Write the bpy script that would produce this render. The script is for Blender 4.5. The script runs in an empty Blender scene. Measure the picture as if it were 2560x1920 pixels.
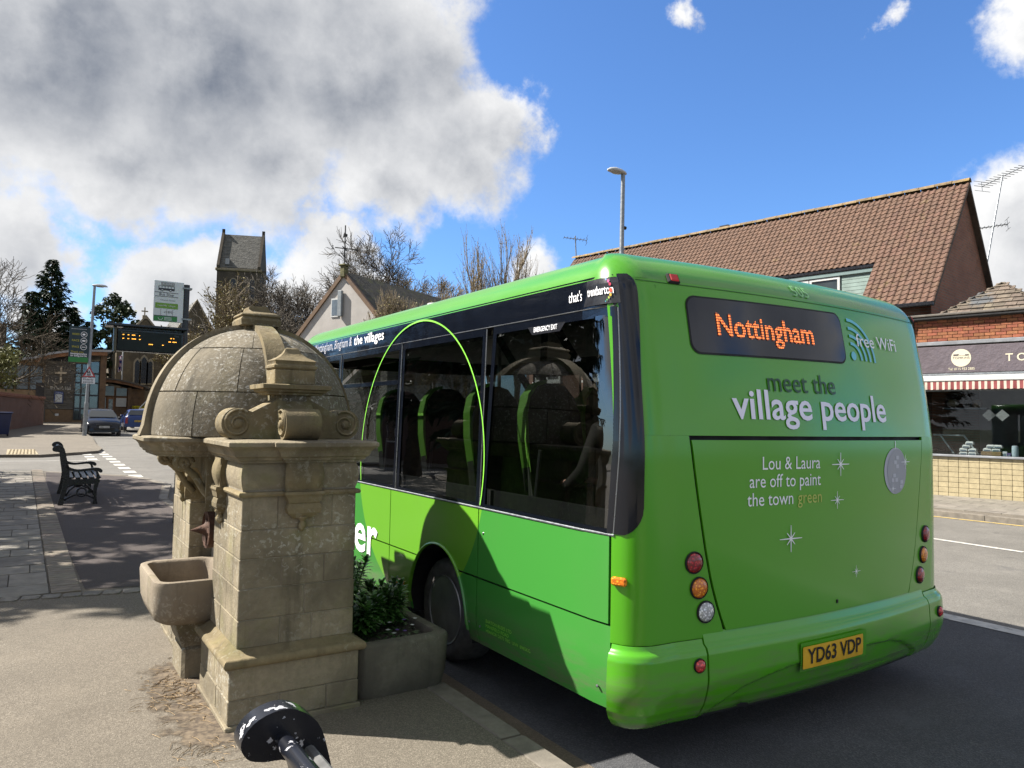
import bpy, bmesh, math, random
from math import sin, cos, pi, sqrt, radians, atan2, hypot
from mathutils import Vector, Matrix
import mathutils

scene = bpy.context.scene
COL = scene.collection
rnd = random.Random(7)

# ------------------------------------------------------------------ camera
cam_d = bpy.data.cameras.new('camera')
cam = bpy.data.objects.new('camera', cam_d)
COL.objects.link(cam)
scene.camera = cam
cam_d.sensor_width = 36.0
cam_d.lens = 26.02
cam_d.clip_start = 0.05
cam_d.clip_end = 3000.0
YAW, PIT, ROL, CZ = radians(33.0), radians(2.78), radians(1.05), 1.76
_f = Vector((sin(YAW) * cos(PIT), cos(YAW) * cos(PIT), sin(PIT)))
_r = Vector((cos(YAW), -sin(YAW), 0.0))
_u = _r.cross(_f)
_r2 = _r * cos(ROL) + _u * sin(ROL)
_u2 = -_r * sin(ROL) + _u * cos(ROL)
M = Matrix((_r2, _u2, -_f)).transposed().to_4x4()
M.translation = Vector((0, 0, CZ))
cam.matrix_world = M

# ------------------------------------------------------------------ sky, sun, exposure
SUNDIR = Vector((-0.775, 0.635, 1.0)).normalized()
sun_el = math.asin(SUNDIR.z)
sun_az = atan2(SUNDIR.x, SUNDIR.y)          # clockwise from +Y
world = bpy.data.worlds.new('World')
scene.world = world
world.use_nodes = True
wt = world.node_tree
wt.nodes.clear()


def nd(t, kind, **kw):
    n = t.nodes.new(kind)
    for k, v in kw.items():
        setattr(n, k, v)
    return n


def setin(t, node, idx, val):
    if val is None:
        return
    s = node.inputs[idx]
    if hasattr(val, 'is_linked') or isinstance(val, bpy.types.NodeSocket):
        t.links.new(val, s)
    else:
        s.default_value = val


def math_n(t, op, a, b=None, c=None, clamp=False):
    n = nd(t, 'ShaderNodeMath', operation=op, use_clamp=clamp)
    setin(t, n, 0, a)
    setin(t, n, 1, b)
    setin(t, n, 2, c)
    return n.outputs[0]


def vmath(t, op, a, b=None, scale=None):
    n = nd(t, 'ShaderNodeVectorMath', operation=op)
    setin(t, n, 0, a)
    setin(t, n, 1, b)
    if scale is not None:
        setin(t, n, 3, scale)
    return n.outputs[1] if op in ('LENGTH', 'DISTANCE', 'DOT_PRODUCT') else n.outputs[0]


def maprange(t, v, a, b, c=0.0, d=1.0, kind='SMOOTHSTEP'):
    n = nd(t, 'ShaderNodeMapRange', interpolation_type=kind)
    setin(t, n, 0, v)
    for i, q in enumerate((a, b, c, d)):
        n.inputs[1 + i].default_value = q
    return n.outputs[0]


def noise_n(t, vec, scale, detail=4.0, rough=0.55, dist=0.0):
    n = nd(t, 'ShaderNodeTexNoise')
    if vec is not None:
        t.links.new(vec, n.inputs['Vector'])
    n.inputs['Scale'].default_value = scale
    n.inputs['Detail'].default_value = detail
    n.inputs['Roughness'].default_value = rough
    n.inputs['Distortion'].default_value = dist
    return n


def mixc(t, fac, a, b, blend='MIX'):
    n = nd(t, 'ShaderNodeMix', data_type='RGBA', blend_type=blend)
    setin(t, n, 0, fac)
    for i, q in ((6, a), (7, b)):
        if isinstance(q, (tuple, list)):
            q = tuple(q) + (1.0,) if len(q) == 3 else tuple(q)
        setin(t, n, i, q)
    return n.outputs[2]


CLOUDS = [(-0.022,0.918,0.397,0.205), (0.139,0.903,0.407,0.216), (0.310,0.847,0.433,0.184), (0.436,0.823,0.365,0.108),
          (0.376,0.809,0.452,0.108), (0.066,0.951,0.302,0.108), (0.228,0.920,0.319,0.116), (0.368,0.878,0.305,0.086),
          (0.480,0.788,0.385,0.065), (0.148,0.951,0.272,0.049), (0.289,0.919,0.269,0.049), (-0.032,0.981,0.192,0.083),
          (-0.002,0.985,0.174,0.048), (0.083,0.986,0.143,0.052), (0.121,0.980,0.161,0.065), (0.169,0.971,0.170,0.072),
          (0.197,0.970,0.143,0.062), (0.212,0.957,0.199,0.041), (0.140,0.983,0.119,0.076), (0.279,0.939,0.200,0.048),
          (0.314,0.926,0.207,0.062), (0.350,0.918,0.184,0.052), (0.280,0.945,0.170,0.052), (0.554,0.809,0.198,0.058),
          (0.528,0.828,0.187,0.041), (0.901,0.371,0.225,0.083), (0.898,0.398,0.189,0.069), (0.912,0.380,0.157,0.076),
          (0.843,0.336,0.420,0.056), (0.826,0.359,0.434,0.032), (0.755,0.457,0.470,0.020), (0.627,0.602,0.494,0.022),
          (0.005,0.994,0.113,0.041),
          # out of view: broken cumulus all round, with extra clouds added for fill light
          (0.673, -0.734, 0.091, 0.194), (-0.990, 0.087, 0.112, 0.180), (-0.172, -0.973, 0.153, 0.210), (-0.529, 0.831, 0.174, 0.185),
          (0.947, -0.255, 0.194, 0.177), (-0.867, -0.450, 0.215, 0.210), (0.369, -0.893, 0.256, 0.262), (-0.870, 0.407, 0.277, 0.250),
          (-0.475, -0.820, 0.318, 0.247), (0.763, -0.537, 0.359, 0.192), (-0.917, -0.119, 0.380, 0.224), (0.038, -0.906, 0.421, 0.198),
          (-0.633, 0.636, 0.442, 0.187), (0.886, -0.041, 0.463, 0.181), (-0.672, -0.561, 0.483, 0.191), (0.486, -0.699, 0.525, 0.263),
          (-0.818, 0.184, 0.545, 0.253), (-0.246, -0.772, 0.587, 0.251), (-0.333, 0.721, 0.607, 0.250), (0.718, -0.300, 0.628, 0.189),
          (-0.716, -0.258, 0.649, 0.201), (0.185, -0.700, 0.690, 0.233), (-0.592, 0.381, 0.711, 0.243), (0.672, 0.116, 0.731, 0.255),
          (-0.404, -0.521, 0.752, 0.258), (-0.052, 0.633, 0.772, 0.179), (0.447, -0.414, 0.793, 0.231), (-0.581, 0.003, 0.814, 0.237),
          (0.408, 0.370, 0.834, 0.221), (-0.048, -0.516, 0.855, 0.188), (-0.292, 0.384, 0.876, 0.217), (0.436, -0.079, 0.896, 0.179),
          (-0.337, -0.212, 0.917, 0.263), (0.092, 0.335, 0.938, 0.257), (0.130, -0.254, 0.958, 0.225), (-0.191, 0.071, 0.979, 0.200),
          (0.131, 0.053, 0.990, 0.261)]


def cloud_group():
    g = bpy.data.node_groups.new('cloud_density', 'ShaderNodeTree')
    g.interface.new_socket('Vector', in_out='INPUT', socket_type='NodeSocketVector')
    g.interface.new_socket('Density', in_out='OUTPUT', socket_type='NodeSocketFloat')
    gi, go = nd(g, 'NodeGroupInput'), nd(g, 'NodeGroupOutput')
    v = gi.outputs[0]
    w1 = noise_n(g, v, 8.0, 10.0, 0.62)
    off = vmath(g, 'SUBTRACT', w1.outputs['Color'], (0.5, 0.5, 0.5))
    off = vmath(g, 'SCALE', off, scale=0.17)
    vw = vmath(g, 'ADD', v, off)
    best = None
    for (x, y, z, r) in CLOUDS:
        d = vmath(g, 'DISTANCE', vw, (x, y, z))
        q = math_n(g, 'MULTIPLY_ADD', d, -1.0 / r, 1.0)
        q = math_n(g, 'MULTIPLY', q, (0.55 + 2.4 * r) if r > 0.06 else (0.22 + 6.0 * r))
        best = q if best is None else math_n(g, 'SMOOTH_MAX', best, q, 0.08)
    w2 = noise_n(g, v, 18.0, 9.0, 0.6)
    n2 = math_n(g, 'MULTIPLY_ADD', w2.outputs['Fac'], 0.46, -0.25)
    g.links.new(math_n(g, 'ADD', best, n2), go.inputs[0])
    return g


cg = cloud_group()
tc = nd(wt, 'ShaderNodeTexCoord')
vdir = vmath(wt, 'NORMALIZE', tc.outputs['Generated'])
g1 = nd(wt, 'ShaderNodeGroup', node_tree=cg)
wt.links.new(vdir, g1.inputs[0])
dens = g1.outputs[0]
g2 = nd(wt, 'ShaderNodeGroup', node_tree=cg)
wt.links.new(vmath(wt, 'NORMALIZE', vmath(wt, 'ADD', vdir, tuple(SUNDIR * 0.035))), g2.inputs[0])
d_sun = g2.outputs[0]
alpha = maprange(wt, dens, -0.04, 0.30)
thick = maprange(wt, dens, 0.05, 0.85)
lit = math_n(wt, 'SUBTRACT', dens, d_sun)
fine = noise_n(wt, vdir, 5.0, 6.0, 0.55, 0.3)
sepz = nd(wt, 'ShaderNodeSeparateXYZ')
wt.links.new(vdir, sepz.inputs[0])
gr = math_n(wt, 'MULTIPLY_ADD', lit, -1.5, thick)
gr = math_n(wt, 'ADD', gr, math_n(wt, 'MULTIPLY_ADD', fine.outputs['Fac'], 1.5, -0.62))
fine2 = noise_n(wt, vdir, 15.0, 6.0, 0.6)
gr = math_n(wt, 'ADD', gr, math_n(wt, 'MULTIPLY_ADD', fine2.outputs['Fac'], 0.7, -0.30))
gr = math_n(wt, 'MULTIPLY', maprange(wt, gr, -0.1, 1.75, kind='LINEAR'), maprange(wt, sepz.outputs[2], 0.17, 0.30, 0.72, 1.0))
ccol = mixc(wt, gr, (0.98, 0.98, 0.98), (0.22, 0.25, 0.31))
sky = nd(wt, 'ShaderNodeTexSky', sky_type='NISHITA', sun_disc=False)
sky.sun_elevation = sun_el
sky.sun_rotation = sun_az
sky.altitude = 30.0
sky.air_density = 1.0
sky.dust_density = 0.6
sky.ozone_density = 2.2
bg1 = nd(wt, 'ShaderNodeBackground')
bg1.inputs['Strength'].default_value = 0.064
wt.links.new(mixc(wt, 1.0, sky.outputs[0], (0.64, 0.93, 1.30), 'MULTIPLY'), bg1.inputs['Color'])
bg2 = nd(wt, 'ShaderNodeBackground')
bg2.inputs['Strength'].default_value = 0.40
wt.links.new(ccol, bg2.inputs['Color'])
mx = nd(wt, 'ShaderNodeMixShader')
wt.links.new(alpha, mx.inputs[0])
wt.links.new(bg1.outputs[0], mx.inputs[1])
wt.links.new(bg2.outputs[0], mx.inputs[2])
wo = nd(wt, 'ShaderNodeOutputWorld')
wt.links.new(mx.outputs[0], wo.inputs[0])

sun_d = bpy.data.lights.new('sun', 'SUN')
sun_d.energy = 5.0
sun_d.angle = radians(0.55)
sun_d.color = (1.0, 0.95, 0.87)
sun = bpy.data.objects.new('sun', sun_d)
COL.objects.link(sun)
sun.rotation_euler = SUNDIR.to_track_quat('Z', 'Y').to_euler()
sun.location = (-20, 15, 30)

vs = scene.view_settings
vs.view_transform = 'Standard'
vs.look = 'None'
vs.exposure = 1.38
vs.gamma = 1.0
scene.cycles.max_bounces = 8
scene.cycles.transparent_max_bounces = 16
scene.cycles.use_denoising = True
scene.cycles.caustics_reflective = False
scene.cycles.caustics_refractive = False


# ------------------------------------------------------------------ helpers
def rise(y):
    if y < 9:
        return 0.0
    if y < 50:
        return 0.0085 * (y - 9)
    return 0.3485 + 0.02 * (min(y, 78) - 50)


def tag(o, label=None, cat=None, group=None, kind=None):
    if label:
        o['label'] = label
    if cat:
        o['category'] = cat
    if group:
        o['group'] = group
    if kind:
        o['kind'] = kind
    return o


def empty(name, loc=(0, 0, 0), rz=0.0, label=None, cat=None, group=None):
    o = bpy.data.objects.new(name, None)
    o.empty_display_size = 0.1
    COL.objects.link(o)
    o.location = loc
    o.rotation_euler = (0, 0, rz)
    return tag(o, label, cat, group)


class MB:
    """mesh builder"""

    def __init__(s):
        s.v, s.f, s.m = [], [], []

    def add(s, vs_, fs, mi=0, mat=None):
        b = len(s.v)
        if mat is not None:
            vs_ = [mat @ Vector(p) for p in vs_]
        s.v += [tuple(p) for p in vs_]
        s.f += [tuple(b + i for i in f) for f in fs]
        s.m += [mi] * len(fs)
        return s

    def box(s, x0, x1, y0, y1, z0, z1, ch=0.0, mi=0, mat=None):
        if ch <= 0:
            vs_ = [(x, y, z) for x in (x0, x1) for y in (y0, y1) for z in (z0, z1)]
            return s.add(vs_, [(0, 1, 3, 2), (4, 6, 7, 5), (0, 4, 5, 1), (2, 3, 7, 6), (0, 2, 6, 4), (1, 5, 7, 3)], mi, mat)
        lo, hi = (x0, y0, z0), (x1, y1, z1)
        vs_, idx = [], {}
        for cx in (0, 1):
            for cy in (0, 1):
                for cz in (0, 1):
                    c = (cx, cy, cz)
                    for a in range(3):
                        p = []
                        for k in range(3):
                            e = (hi if c[k] else lo)[k]
                            if k != a:
                                e += -ch if c[k] else ch
                            p.append(e)
                        idx[c, a] = len(vs_)
                        vs_.append(tuple(p))
        fs = []
        for a in range(3):
            b, c = (a + 1) % 3, (a + 2) % 3
            for sg in (0, 1):
                loop = []
                for (q, w) in ((0, 0), (1, 0), (1, 1), (0, 1)):
                    k = [0, 0, 0]
                    k[a], k[b], k[c] = sg, q, w
                    loop.append(idx[tuple(k), a])
                fs.append(tuple(loop) if sg else tuple(loop[::-1]))
            for q in (0, 1):        # edges between faces a and b along c
                for w in (0, 1):
                    k0, k1 = [0, 0, 0], [0, 0, 0]
                    k0[a] = k1[a] = q
                    k0[b] = k1[b] = w
                    k1[c] = 1
                    fs.append((idx[tuple(k0), a], idx[tuple(k1), a], idx[tuple(k1), b], idx[tuple(k0), b]))
        for cx in (0, 1):
            for cy in (0, 1):
                for cz in (0, 1):
                    fs.append(tuple(idx[(cx, cy, cz), a] for a in range(3)))
        return s.add(vs_, fs, mi, mat)

    def tube(s, path, r, n=8, closed=False, caps=True, mi=0, mat=None):
        P = [Vector(p) for p in path]
        m = len(P)
        rr = r if isinstance(r, (list, tuple)) else [r] * m
        T = []
        for i in range(m):
            if closed:
                d = P[(i + 1) % m] - P[i - 1]
            else:
                d = P[min(i + 1, m - 1)] - P[max(i - 1, 0)]
            T.append(d.normalized() if d.length > 1e-9 else Vector((0, 0, 1)))
        a = Vector((0, 0, 1)) if abs(T[0].z) < 0.9 else Vector((1, 0, 0))
        nrm = (a - T[0] * a.dot(T[0])).normalized()
        vs_ = []
        for i in range(m):
            nrm = nrm - T[i] * nrm.dot(T[i])
            nrm = nrm.normalized() if nrm.length > 1e-6 else T[i].orthogonal().normalized()
            bn = T[i].cross(nrm)
            for k in range(n):
                an = 2 * pi * k / n
                vs_.append(P[i] + (nrm * cos(an) + bn * sin(an)) * rr[i])
        fs = []
        for i in range(m if closed else m - 1):
            j = (i + 1) % m
            for k in range(n):
                k2 = (k + 1) % n
                fs.append((i * n + k, i * n + k2, j * n + k2, j * n + k))
        if caps and not closed:
            fs.append(tuple(range(n))[::-1])
            fs.append(tuple((m - 1) * n + k for k in range(n)))
        return s.add(vs_, fs, mi, mat)

    def lathe(s, prof, n=24, mi=0, mat=None):
        """profile (r, z) about the local z axis"""
        vs_, fs = [], []
        m = len(prof)
        for (r, z) in prof:
            for k in range(n):
                a = 2 * pi * k / n
                vs_.append((r * cos(a), r * sin(a), z))
        for i in range(m - 1):
            for k in range(n):
                k2 = (k + 1) % n
                fs.append((i * n + k, i * n + k2, (i + 1) * n + k2, (i + 1) * n + k))
        if prof[0][0] > 1e-6:
            fs.append(tuple(range(n))[::-1])
        if prof[-1][0] > 1e-6:
            fs.append(tuple((m - 1) * n + k for k in range(n)))
        return s.add(vs_, fs, mi, mat)

    def prism(s, poly, h0, h1, mi=0, mat=None):
        """poly in local xy, extruded from z=h0 to z=h1"""
        n = len(poly)
        vs_ = [(p[0], p[1], h0) for p in poly] + [(p[0], p[1], h1) for p in poly]
        fs = [tuple(range(n))[::-1], tuple(range(n, 2 * n))]
        for i in range(n):
            j = (i + 1) % n
            fs.append((i, j, n + j, n + i))
        return s.add(vs_, fs, mi, mat)

    def grid(s, fn, us, vs2, mi=0, mat=None):
        vs_ = [fn(u, v) for u in us for v in vs2]
        n = len(vs2)
        fs = [(i * n + j, (i + 1) * n + j, (i + 1) * n + j + 1, i * n + j + 1) for i in range(len(us) - 1) for j in range(n - 1)]
        return s.add(vs_, fs, mi, mat)

    def sweep(s, prof, plan, mi=0, cap=True, mat=None):
        """profile (offset, z) carried round a closed plan polygon (counter-clockwise) with mitres"""
        n, m = len(plan), len(prof)
        P = [Vector((p[0], p[1])) for p in plan]
        mit = []
        for i in range(n):
            e0, e1 = (P[i] - P[i - 1]).normalized(), (P[(i + 1) % n] - P[i]).normalized()
            n0, n1 = Vector((e0.y, -e0.x)), Vector((e1.y, -e1.x))
            b = n0 + n1
            d = b.dot(n0)
            mit.append(b / d if abs(d) > 1e-4 else n0)
        vs_ = [(P[i].x + mit[i].x * o, P[i].y + mit[i].y * o, z) for (o, z) in prof for i in range(n)]
        fs = [(k * n + i, k * n + (i + 1) % n, (k + 1) * n + (i + 1) % n, (k + 1) * n + i) for k in range(m - 1) for i in range(n)]
        if cap:
            fs += [tuple(range(n))[::-1], tuple((m - 1) * n + i for i in range(n))]
        return s.add(vs_, fs, mi, mat)

    def build(s, name, mat, parent=None, smooth=None, recalc=True, kind=None):
        me = bpy.data.meshes.new(name)
        me.from_pydata(s.v, [], s.f)
        mats = mat if isinstance(mat, (list, tuple)) else [mat]
        for q in mats:
            me.materials.append(q)
        if len(mats) > 1:
            me.polygons.foreach_set('material_index', s.m)
        if recalc:
            bm = bmesh.new()
            bm.from_mesh(me)
            bmesh.ops.recalc_face_normals(bm, faces=bm.faces)
            bm.to_mesh(me)
            bm.free()
        if smooth is not None:
            me.polygons.foreach_set('use_smooth', [True] * len(me.polygons))
            if smooth < 179:
                me.set_sharp_from_angle(angle=radians(smooth))
        me.update()
        o = bpy.data.objects.new(name, me)
        COL.objects.link(o)
        if parent is not None:
            o.parent = parent
        if kind:
            o['kind'] = kind
        return o


def linked(src, name, parent, loc=None, rot=None, mat=None):
    o = bpy.data.objects.new(name, src.data)
    COL.objects.link(o)
    o.parent = parent
    if loc is not None:
        o.location = loc
    if rot is not None:
        o.rotation_euler = rot
    return o


def copy_tree(o, parent=None):
    kids = [c for c in o.children]
    c = o.copy()
    COL.objects.link(c)
    c.parent = parent
    for k in kids:
        copy_tree(k, c)
    return c


_tcache = {}


def text_geo(txt, size=1.0, bold=0.0, shear=0.0, spacing=1.0, res=3):
    """flat lettering as (verts2d, faces, width), baseline at y=0, left at x=0"""
    key = (txt, bold, shear, spacing, res)
    if key not in _tcache:
        cu = bpy.data.curves.new('lettering', 'FONT')
        cu.body = txt
        cu.size = 1.0
        cu.offset = bold
        cu.shear = shear
        cu.space_character = spacing
        cu.resolution_u = res
        ob = bpy.data.objects.new('lettering', cu)
        COL.objects.link(ob)
        dg = bpy.context.evaluated_depsgraph_get()
        me = ob.evaluated_get(dg).to_mesh()
        V = [(v.co.x, v.co.y) for v in me.vertices]
        F = [tuple(p.vertices) for p in me.polygons]
        bpy.data.objects.remove(ob)
        bpy.data.curves.remove(cu)
        x0 = min(v[0] for v in V)
        V = [(v[0] - x0, v[1]) for v in V]
        _tcache[key] = (V, F, max(v[0] for v in V))
    V, F, w = _tcache[key]
    return [(v[0] * size, v[1] * size) for v in V], F, w * size


def put_text(name, txt, mat, parent, fn, width=None, height=None, size=0.1, bold=0.0, align='L', thick=0.0, shear=0.0, spacing=1.0):
    """lettering laid on a surface: fn(x, y) -> 3D point; width sets the length of the line, height the size of the letters"""
    V, F, w = text_geo(txt, 1.0, bold, shear, spacing)
    sx = sy = size
    if height:
        sx = sy = height
    if width:
        sx = width / w
        if not height:
            sy = sx
    ox = {'L': 0.0, 'C': -0.5, 'R': -1.0}[align] * w * sx
    mb = MB()
    mb.add([fn(ox + x * sx, y * sy) for (x, y) in V], F)
    return mb.build(name, mat, parent, recalc=False)


def plane_fn(o, ux, uy):
    o, ux, uy = Vector(o), Vector(ux), Vector(uy)
    return lambda x, y: o + ux * x + uy * y


# ------------------------------------------------------------------ materials
ALB = 0.66          # measured-by-eye colours were for a darker exposure: true albedo is this much lower


def al(c, k=None):
    k = ALB if k is None else k
    return tuple(q * k for q in c[:3])


def new_mat(name):
    m = bpy.data.materials.new(name)
    m.use_nodes = True
    t = m.node_tree
    b = t.nodes['Principled BSDF']
    return m, t, b


def pmat(name, col, rough=0.6, metal=0.0, var=0.12, vscale=4.0, bump=0.0, bscale=60.0, spec=0.5, coat=0.0, col2=None, c2lo=0.5, c2hi=0.7, c2scale=1.6,
         rand=0.0, rvar=0.1, detail=6.0, stretch=None, hue=0.0, k=None):
    m, t, b = new_mat(name)
    col = al(col, k)
    col2 = al(col2, k) if col2 else None
    geo = nd(t, 'ShaderNodeNewGeometry')
    pos = geo.outputs['Position']
    if stretch:
        pos = vmath(t, 'MULTIPLY', pos, stretch)
    n1 = noise_n(t, pos, vscale, detail, 0.6)
    c = mixc(t, maprange(t, n1.outputs['Fac'], 0.25, 0.75), tuple(max(0, q * (1 - var * 1.6)) for q in col), tuple(min(1, q * (1 + var * 1.6)) for q in col))
    if col2:
        n2 = noise_n(t, pos, c2scale, 8.0, 0.65)
        c = mixc(t, maprange(t, n2.outputs['Fac'], c2lo, c2hi), c, col2)
    if rand > 0 or hue > 0:
        oi = nd(t, 'ShaderNodeObjectInfo')
        h = nd(t, 'ShaderNodeHueSaturation')
        t.links.new(math_n(t, 'MULTIPLY_ADD', oi.outputs['Random'], 2 * rand, 1 - rand), h.inputs['Value'])
        r2 = math_n(t, 'FRACT', math_n(t, 'MULTIPLY', oi.outputs['Random'], 17.31))
        t.links.new(math_n(t, 'MULTIPLY_ADD', r2, 2 * hue, 0.5 - hue), h.inputs['Hue'])
        t.links.new(c, h.inputs['Color'])
        c = h.outputs[0]
    t.links.new(c, b.inputs['Base Color'])
    if rvar:
        n3 = noise_n(t, pos, vscale * 2.3, 4.0, 0.6)
        t.links.new(maprange(t, n3.outputs['Fac'], 0.3, 0.7, max(0.02, rough - rvar), min(1, rough + rvar)), b.inputs['Roughness'])
    else:
        b.inputs['Roughness'].default_value = rough
    b.inputs['Metallic'].default_value = metal
    b.inputs['Specular IOR Level'].default_value = spec
    if coat:
        b.inputs['Coat Weight'].default_value = coat
        b.inputs['Coat Roughness'].default_value = 0.06
    if bump:
        nb = noise_n(t, pos, bscale, 5.0, 0.65)
        bp = nd(t, 'ShaderNodeBump')
        bp.inputs['Strength'].default_value = min(1.0, bump)
        bp.inputs['Distance'].default_value = 0.6 / bscale
        t.links.new(nb.outputs['Fac'], bp.inputs['Height'])
        t.links.new(bp.outputs[0], b.inputs['Normal'])
    return m


def emat(name, col, strength, base=(0.02, 0.02, 0.02)):
    m, t, b = new_mat(name)
    b.inputs['Base Color'].default_value = base + (1,)
    b.inputs['Emission Color'].default_value = col + (1,)
    b.inputs['Emission Strength'].default_value = strength * ALB
    b.inputs['Roughness'].default_value = 0.5
    return m


def glass_mat(name, tint=(0.3, 0.32, 0.34), ior=1.5, rough=0.0, wav=0.0, mirror=1.8):
    """thin tinted pane: sees through, mirrors by angle"""
    m = bpy.data.materials.new(name)
    m.use_nodes = True
    t = m.node_tree
    t.nodes.clear()
    out = nd(t, 'ShaderNodeOutputMaterial')
    tr = nd(t, 'ShaderNodeBsdfTransparent')
    tr.inputs[0].default_value = tint + (1,)
    gl = nd(t, 'ShaderNodeBsdfGlossy')
    gl.inputs['Roughness'].default_value = rough
    gl.inputs['Color'].default_value = (0.95, 0.97, 1, 1)
    gi = nd(t, 'ShaderNodeNewGeometry')
    cosv = math_n(t, 'ABSOLUTE', vmath(t, 'DOT_PRODUCT', gi.outputs['Normal'], gi.outputs['Incoming']))
    sch = math_n(t, 'POWER', math_n(t, 'SUBTRACT', 1.0, cosv, clamp=True), 5.0)
    f0 = ((ior - 1) / (ior + 1)) ** 2 * mirror
    fac = math_n(t, 'MULTIPLY_ADD', sch, 1 - f0, f0, clamp=True)
    if wav:
        geo = nd(t, 'ShaderNodeNewGeometry')
        nb = noise_n(t, geo.outputs['Position'], 3.0, 2.0)
        bp = nd(t, 'ShaderNodeBump')
        bp.inputs['Strength'].default_value = wav
        bp.inputs['Distance'].default_value = 0.02
        t.links.new(nb.outputs['Fac'], bp.inputs['Height'])
        t.links.new(bp.outputs[0], gl.inputs['Normal'])
    mx_ = nd(t, 'ShaderNodeMixShader')
    t.links.new(fac, mx_.inputs[0])
    t.links.new(tr.outputs[0], mx_.inputs[1])
    t.links.new(gl.outputs[0], mx_.inputs[2])
    t.links.new(mx_.outputs[0], out.inputs[0])
    return m


def stone_mat(name, base, dark, pale, lichen=0.5, rough=0.9, bump=0.5, rand=0.1, green=0.0, scale=1.0, cover=(0.42, 0.62), spot=34.0):
    """weathered masonry: soot, pale lichen spots, rough grain"""
    m, t, b = new_mat(name)
    base, dark, pale = al(base), al(dark), al(pale, 0.8)
    geo = nd(t, 'ShaderNodeNewGeometry')
    pos = vmath(t, 'SCALE', geo.outputs['Position'], scale=scale)
    n1 = noise_n(t, pos, 2.6, 8.0, 0.62, 0.4)
    c = mixc(t, maprange(t, n1.outputs['Fac'], 0.36, 0.66), base, dark)
    n4 = noise_n(t, pos, 26.0, 6.0, 0.7)
    c = mixc(t, maprange(t, n4.outputs['Fac'], 0.3, 0.7, 0.0, 0.55), c, tuple(q * 0.62 for q in base))
    n6 = noise_n(t, vmath(t, 'MULTIPLY', pos, (9.0, 9.0, 0.9)), 1.0, 6.0, 0.6)
    c = mixc(t, maprange(t, n6.outputs['Fac'], 0.52, 0.74, 0.0, 0.62), c, tuple(q * 0.42 for q in dark))
    if green > 0:
        n5 = noise_n(t, pos, 3.4, 6.0, 0.6)
        c = mixc(t, maprange(t, n5.outputs['Fac'], 0.52, 0.72, 0.0, green), c, (0.17, 0.17, 0.055))
    if lichen > 0:
        n2 = noise_n(t, pos, spot, 7.0, 0.66, 0.6)
        n3 = noise_n(t, pos, 2.1, 4.0, 0.6)
        msk = math_n(t, 'MULTIPLY', maprange(t, n2.outputs['Fac'], 0.53, 0.62), maprange(t, n3.outputs['Fac'], *cover))
        c = mixc(t, math_n(t, 'MULTIPLY', msk, lichen), c, pale)
    oi = nd(t, 'ShaderNodeObjectInfo')
    h = nd(t, 'ShaderNodeHueSaturation')
    t.links.new(math_n(t, 'MULTIPLY_ADD', oi.outputs['Random'], 2 * rand, 1 - rand), h.inputs['Value'])
    t.links.new(c, h.inputs['Color'])
    t.links.new(h.outputs[0], b.inputs['Base Color'])
    b.inputs['Roughness'].default_value = rough
    b.inputs['Specular IOR Level'].default_value = 0.25
    nb = noise_n(t, pos, 55.0, 8.0, 0.7)
    nb2 = noise_n(t, pos, 9.0, 5.0, 0.6)
    bp = nd(t, 'ShaderNodeBump')
    bp.inputs['Strength'].default_value = bump
    bp.inputs['Distance'].default_value = 0.012
    t.links.new(math_n(t, 'ADD', math_n(t, 'MULTIPLY', nb.outputs['Fac'], 0.6), nb2.outputs['Fac']), bp.inputs['Height'])
    t.links.new(bp.outputs[0], b.inputs['Normal'])
    return m


def ground_mat(name, base, speck, rough=0.9, sscale=220.0, patch=0.18, bump=0.6, stain=None):
    """rolled tarmac: stone chips in binder, worn patches"""
    m, t, b = new_mat(name)
    base, speck = al(base), al(speck)
    stain = al(stain) if stain else None
    geo = nd(t, 'ShaderNodeNewGeometry')
    pos = geo.outputs['Position']
    vor = nd(t, 'ShaderNodeTexVoronoi')
    vor.inputs['Scale'].default_value = sscale
    t.links.new(pos, vor.inputs['Vector'])
    sep = nd(t, 'ShaderNodeSeparateColor')
    t.links.new(vor.outputs['Color'], sep.inputs[0])
    chip = maprange(t, sep.outputs[0], 0.35, 0.95)
    c = mixc(t, math_n(t, 'MULTIPLY', chip, 0.62), tuple(q * 0.85 for q in base), speck)
    n0 = noise_n(t, pos, 60.0, 4.0, 0.6)
    c = mixc(t, maprange(t, n0.outputs['Fac'], 0.35, 0.65, 0.0, 0.35), c, tuple(q * 0.7 for q in base))
    n1 = noise_n(t, pos, 0.7, 7.0, 0.62)
    c = mixc(t, maprange(t, n1.outputs['Fac'], 0.3, 0.7, 0.0, patch * 2), c, tuple(q * 0.55 for q in base))
    n2 = noise_n(t, pos, 2.6, 6.0, 0.6)
    c = mixc(t, maprange(t, n2.outputs['Fac'], 0.5, 0.75, 0.0, patch * 2), c, tuple(min(1, q * 1.35) for q in base))
    if stain:
        n3 = noise_n(t, pos, 1.7, 6.0, 0.6, 0.5)
        c = mixc(t, maprange(t, n3.outputs['Fac'], 0.56, 0.72, 0.0, 0.6), c, stain)
    t.links.new(c, b.inputs['Base Color'])
    b.inputs['Roughness'].default_value = rough
    b.inputs['Specular IOR Level'].default_value = 0.35
    bp = nd(t, 'ShaderNodeBump')
    bp.inputs['Strength'].default_value = bump
    bp.inputs['Distance'].default_value = 0.006
    t.links.new(vor.outputs['Distance'], bp.inputs['Height'])
    t.links.new(bp.outputs[0], b.inputs['Normal'])
    return m


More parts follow.
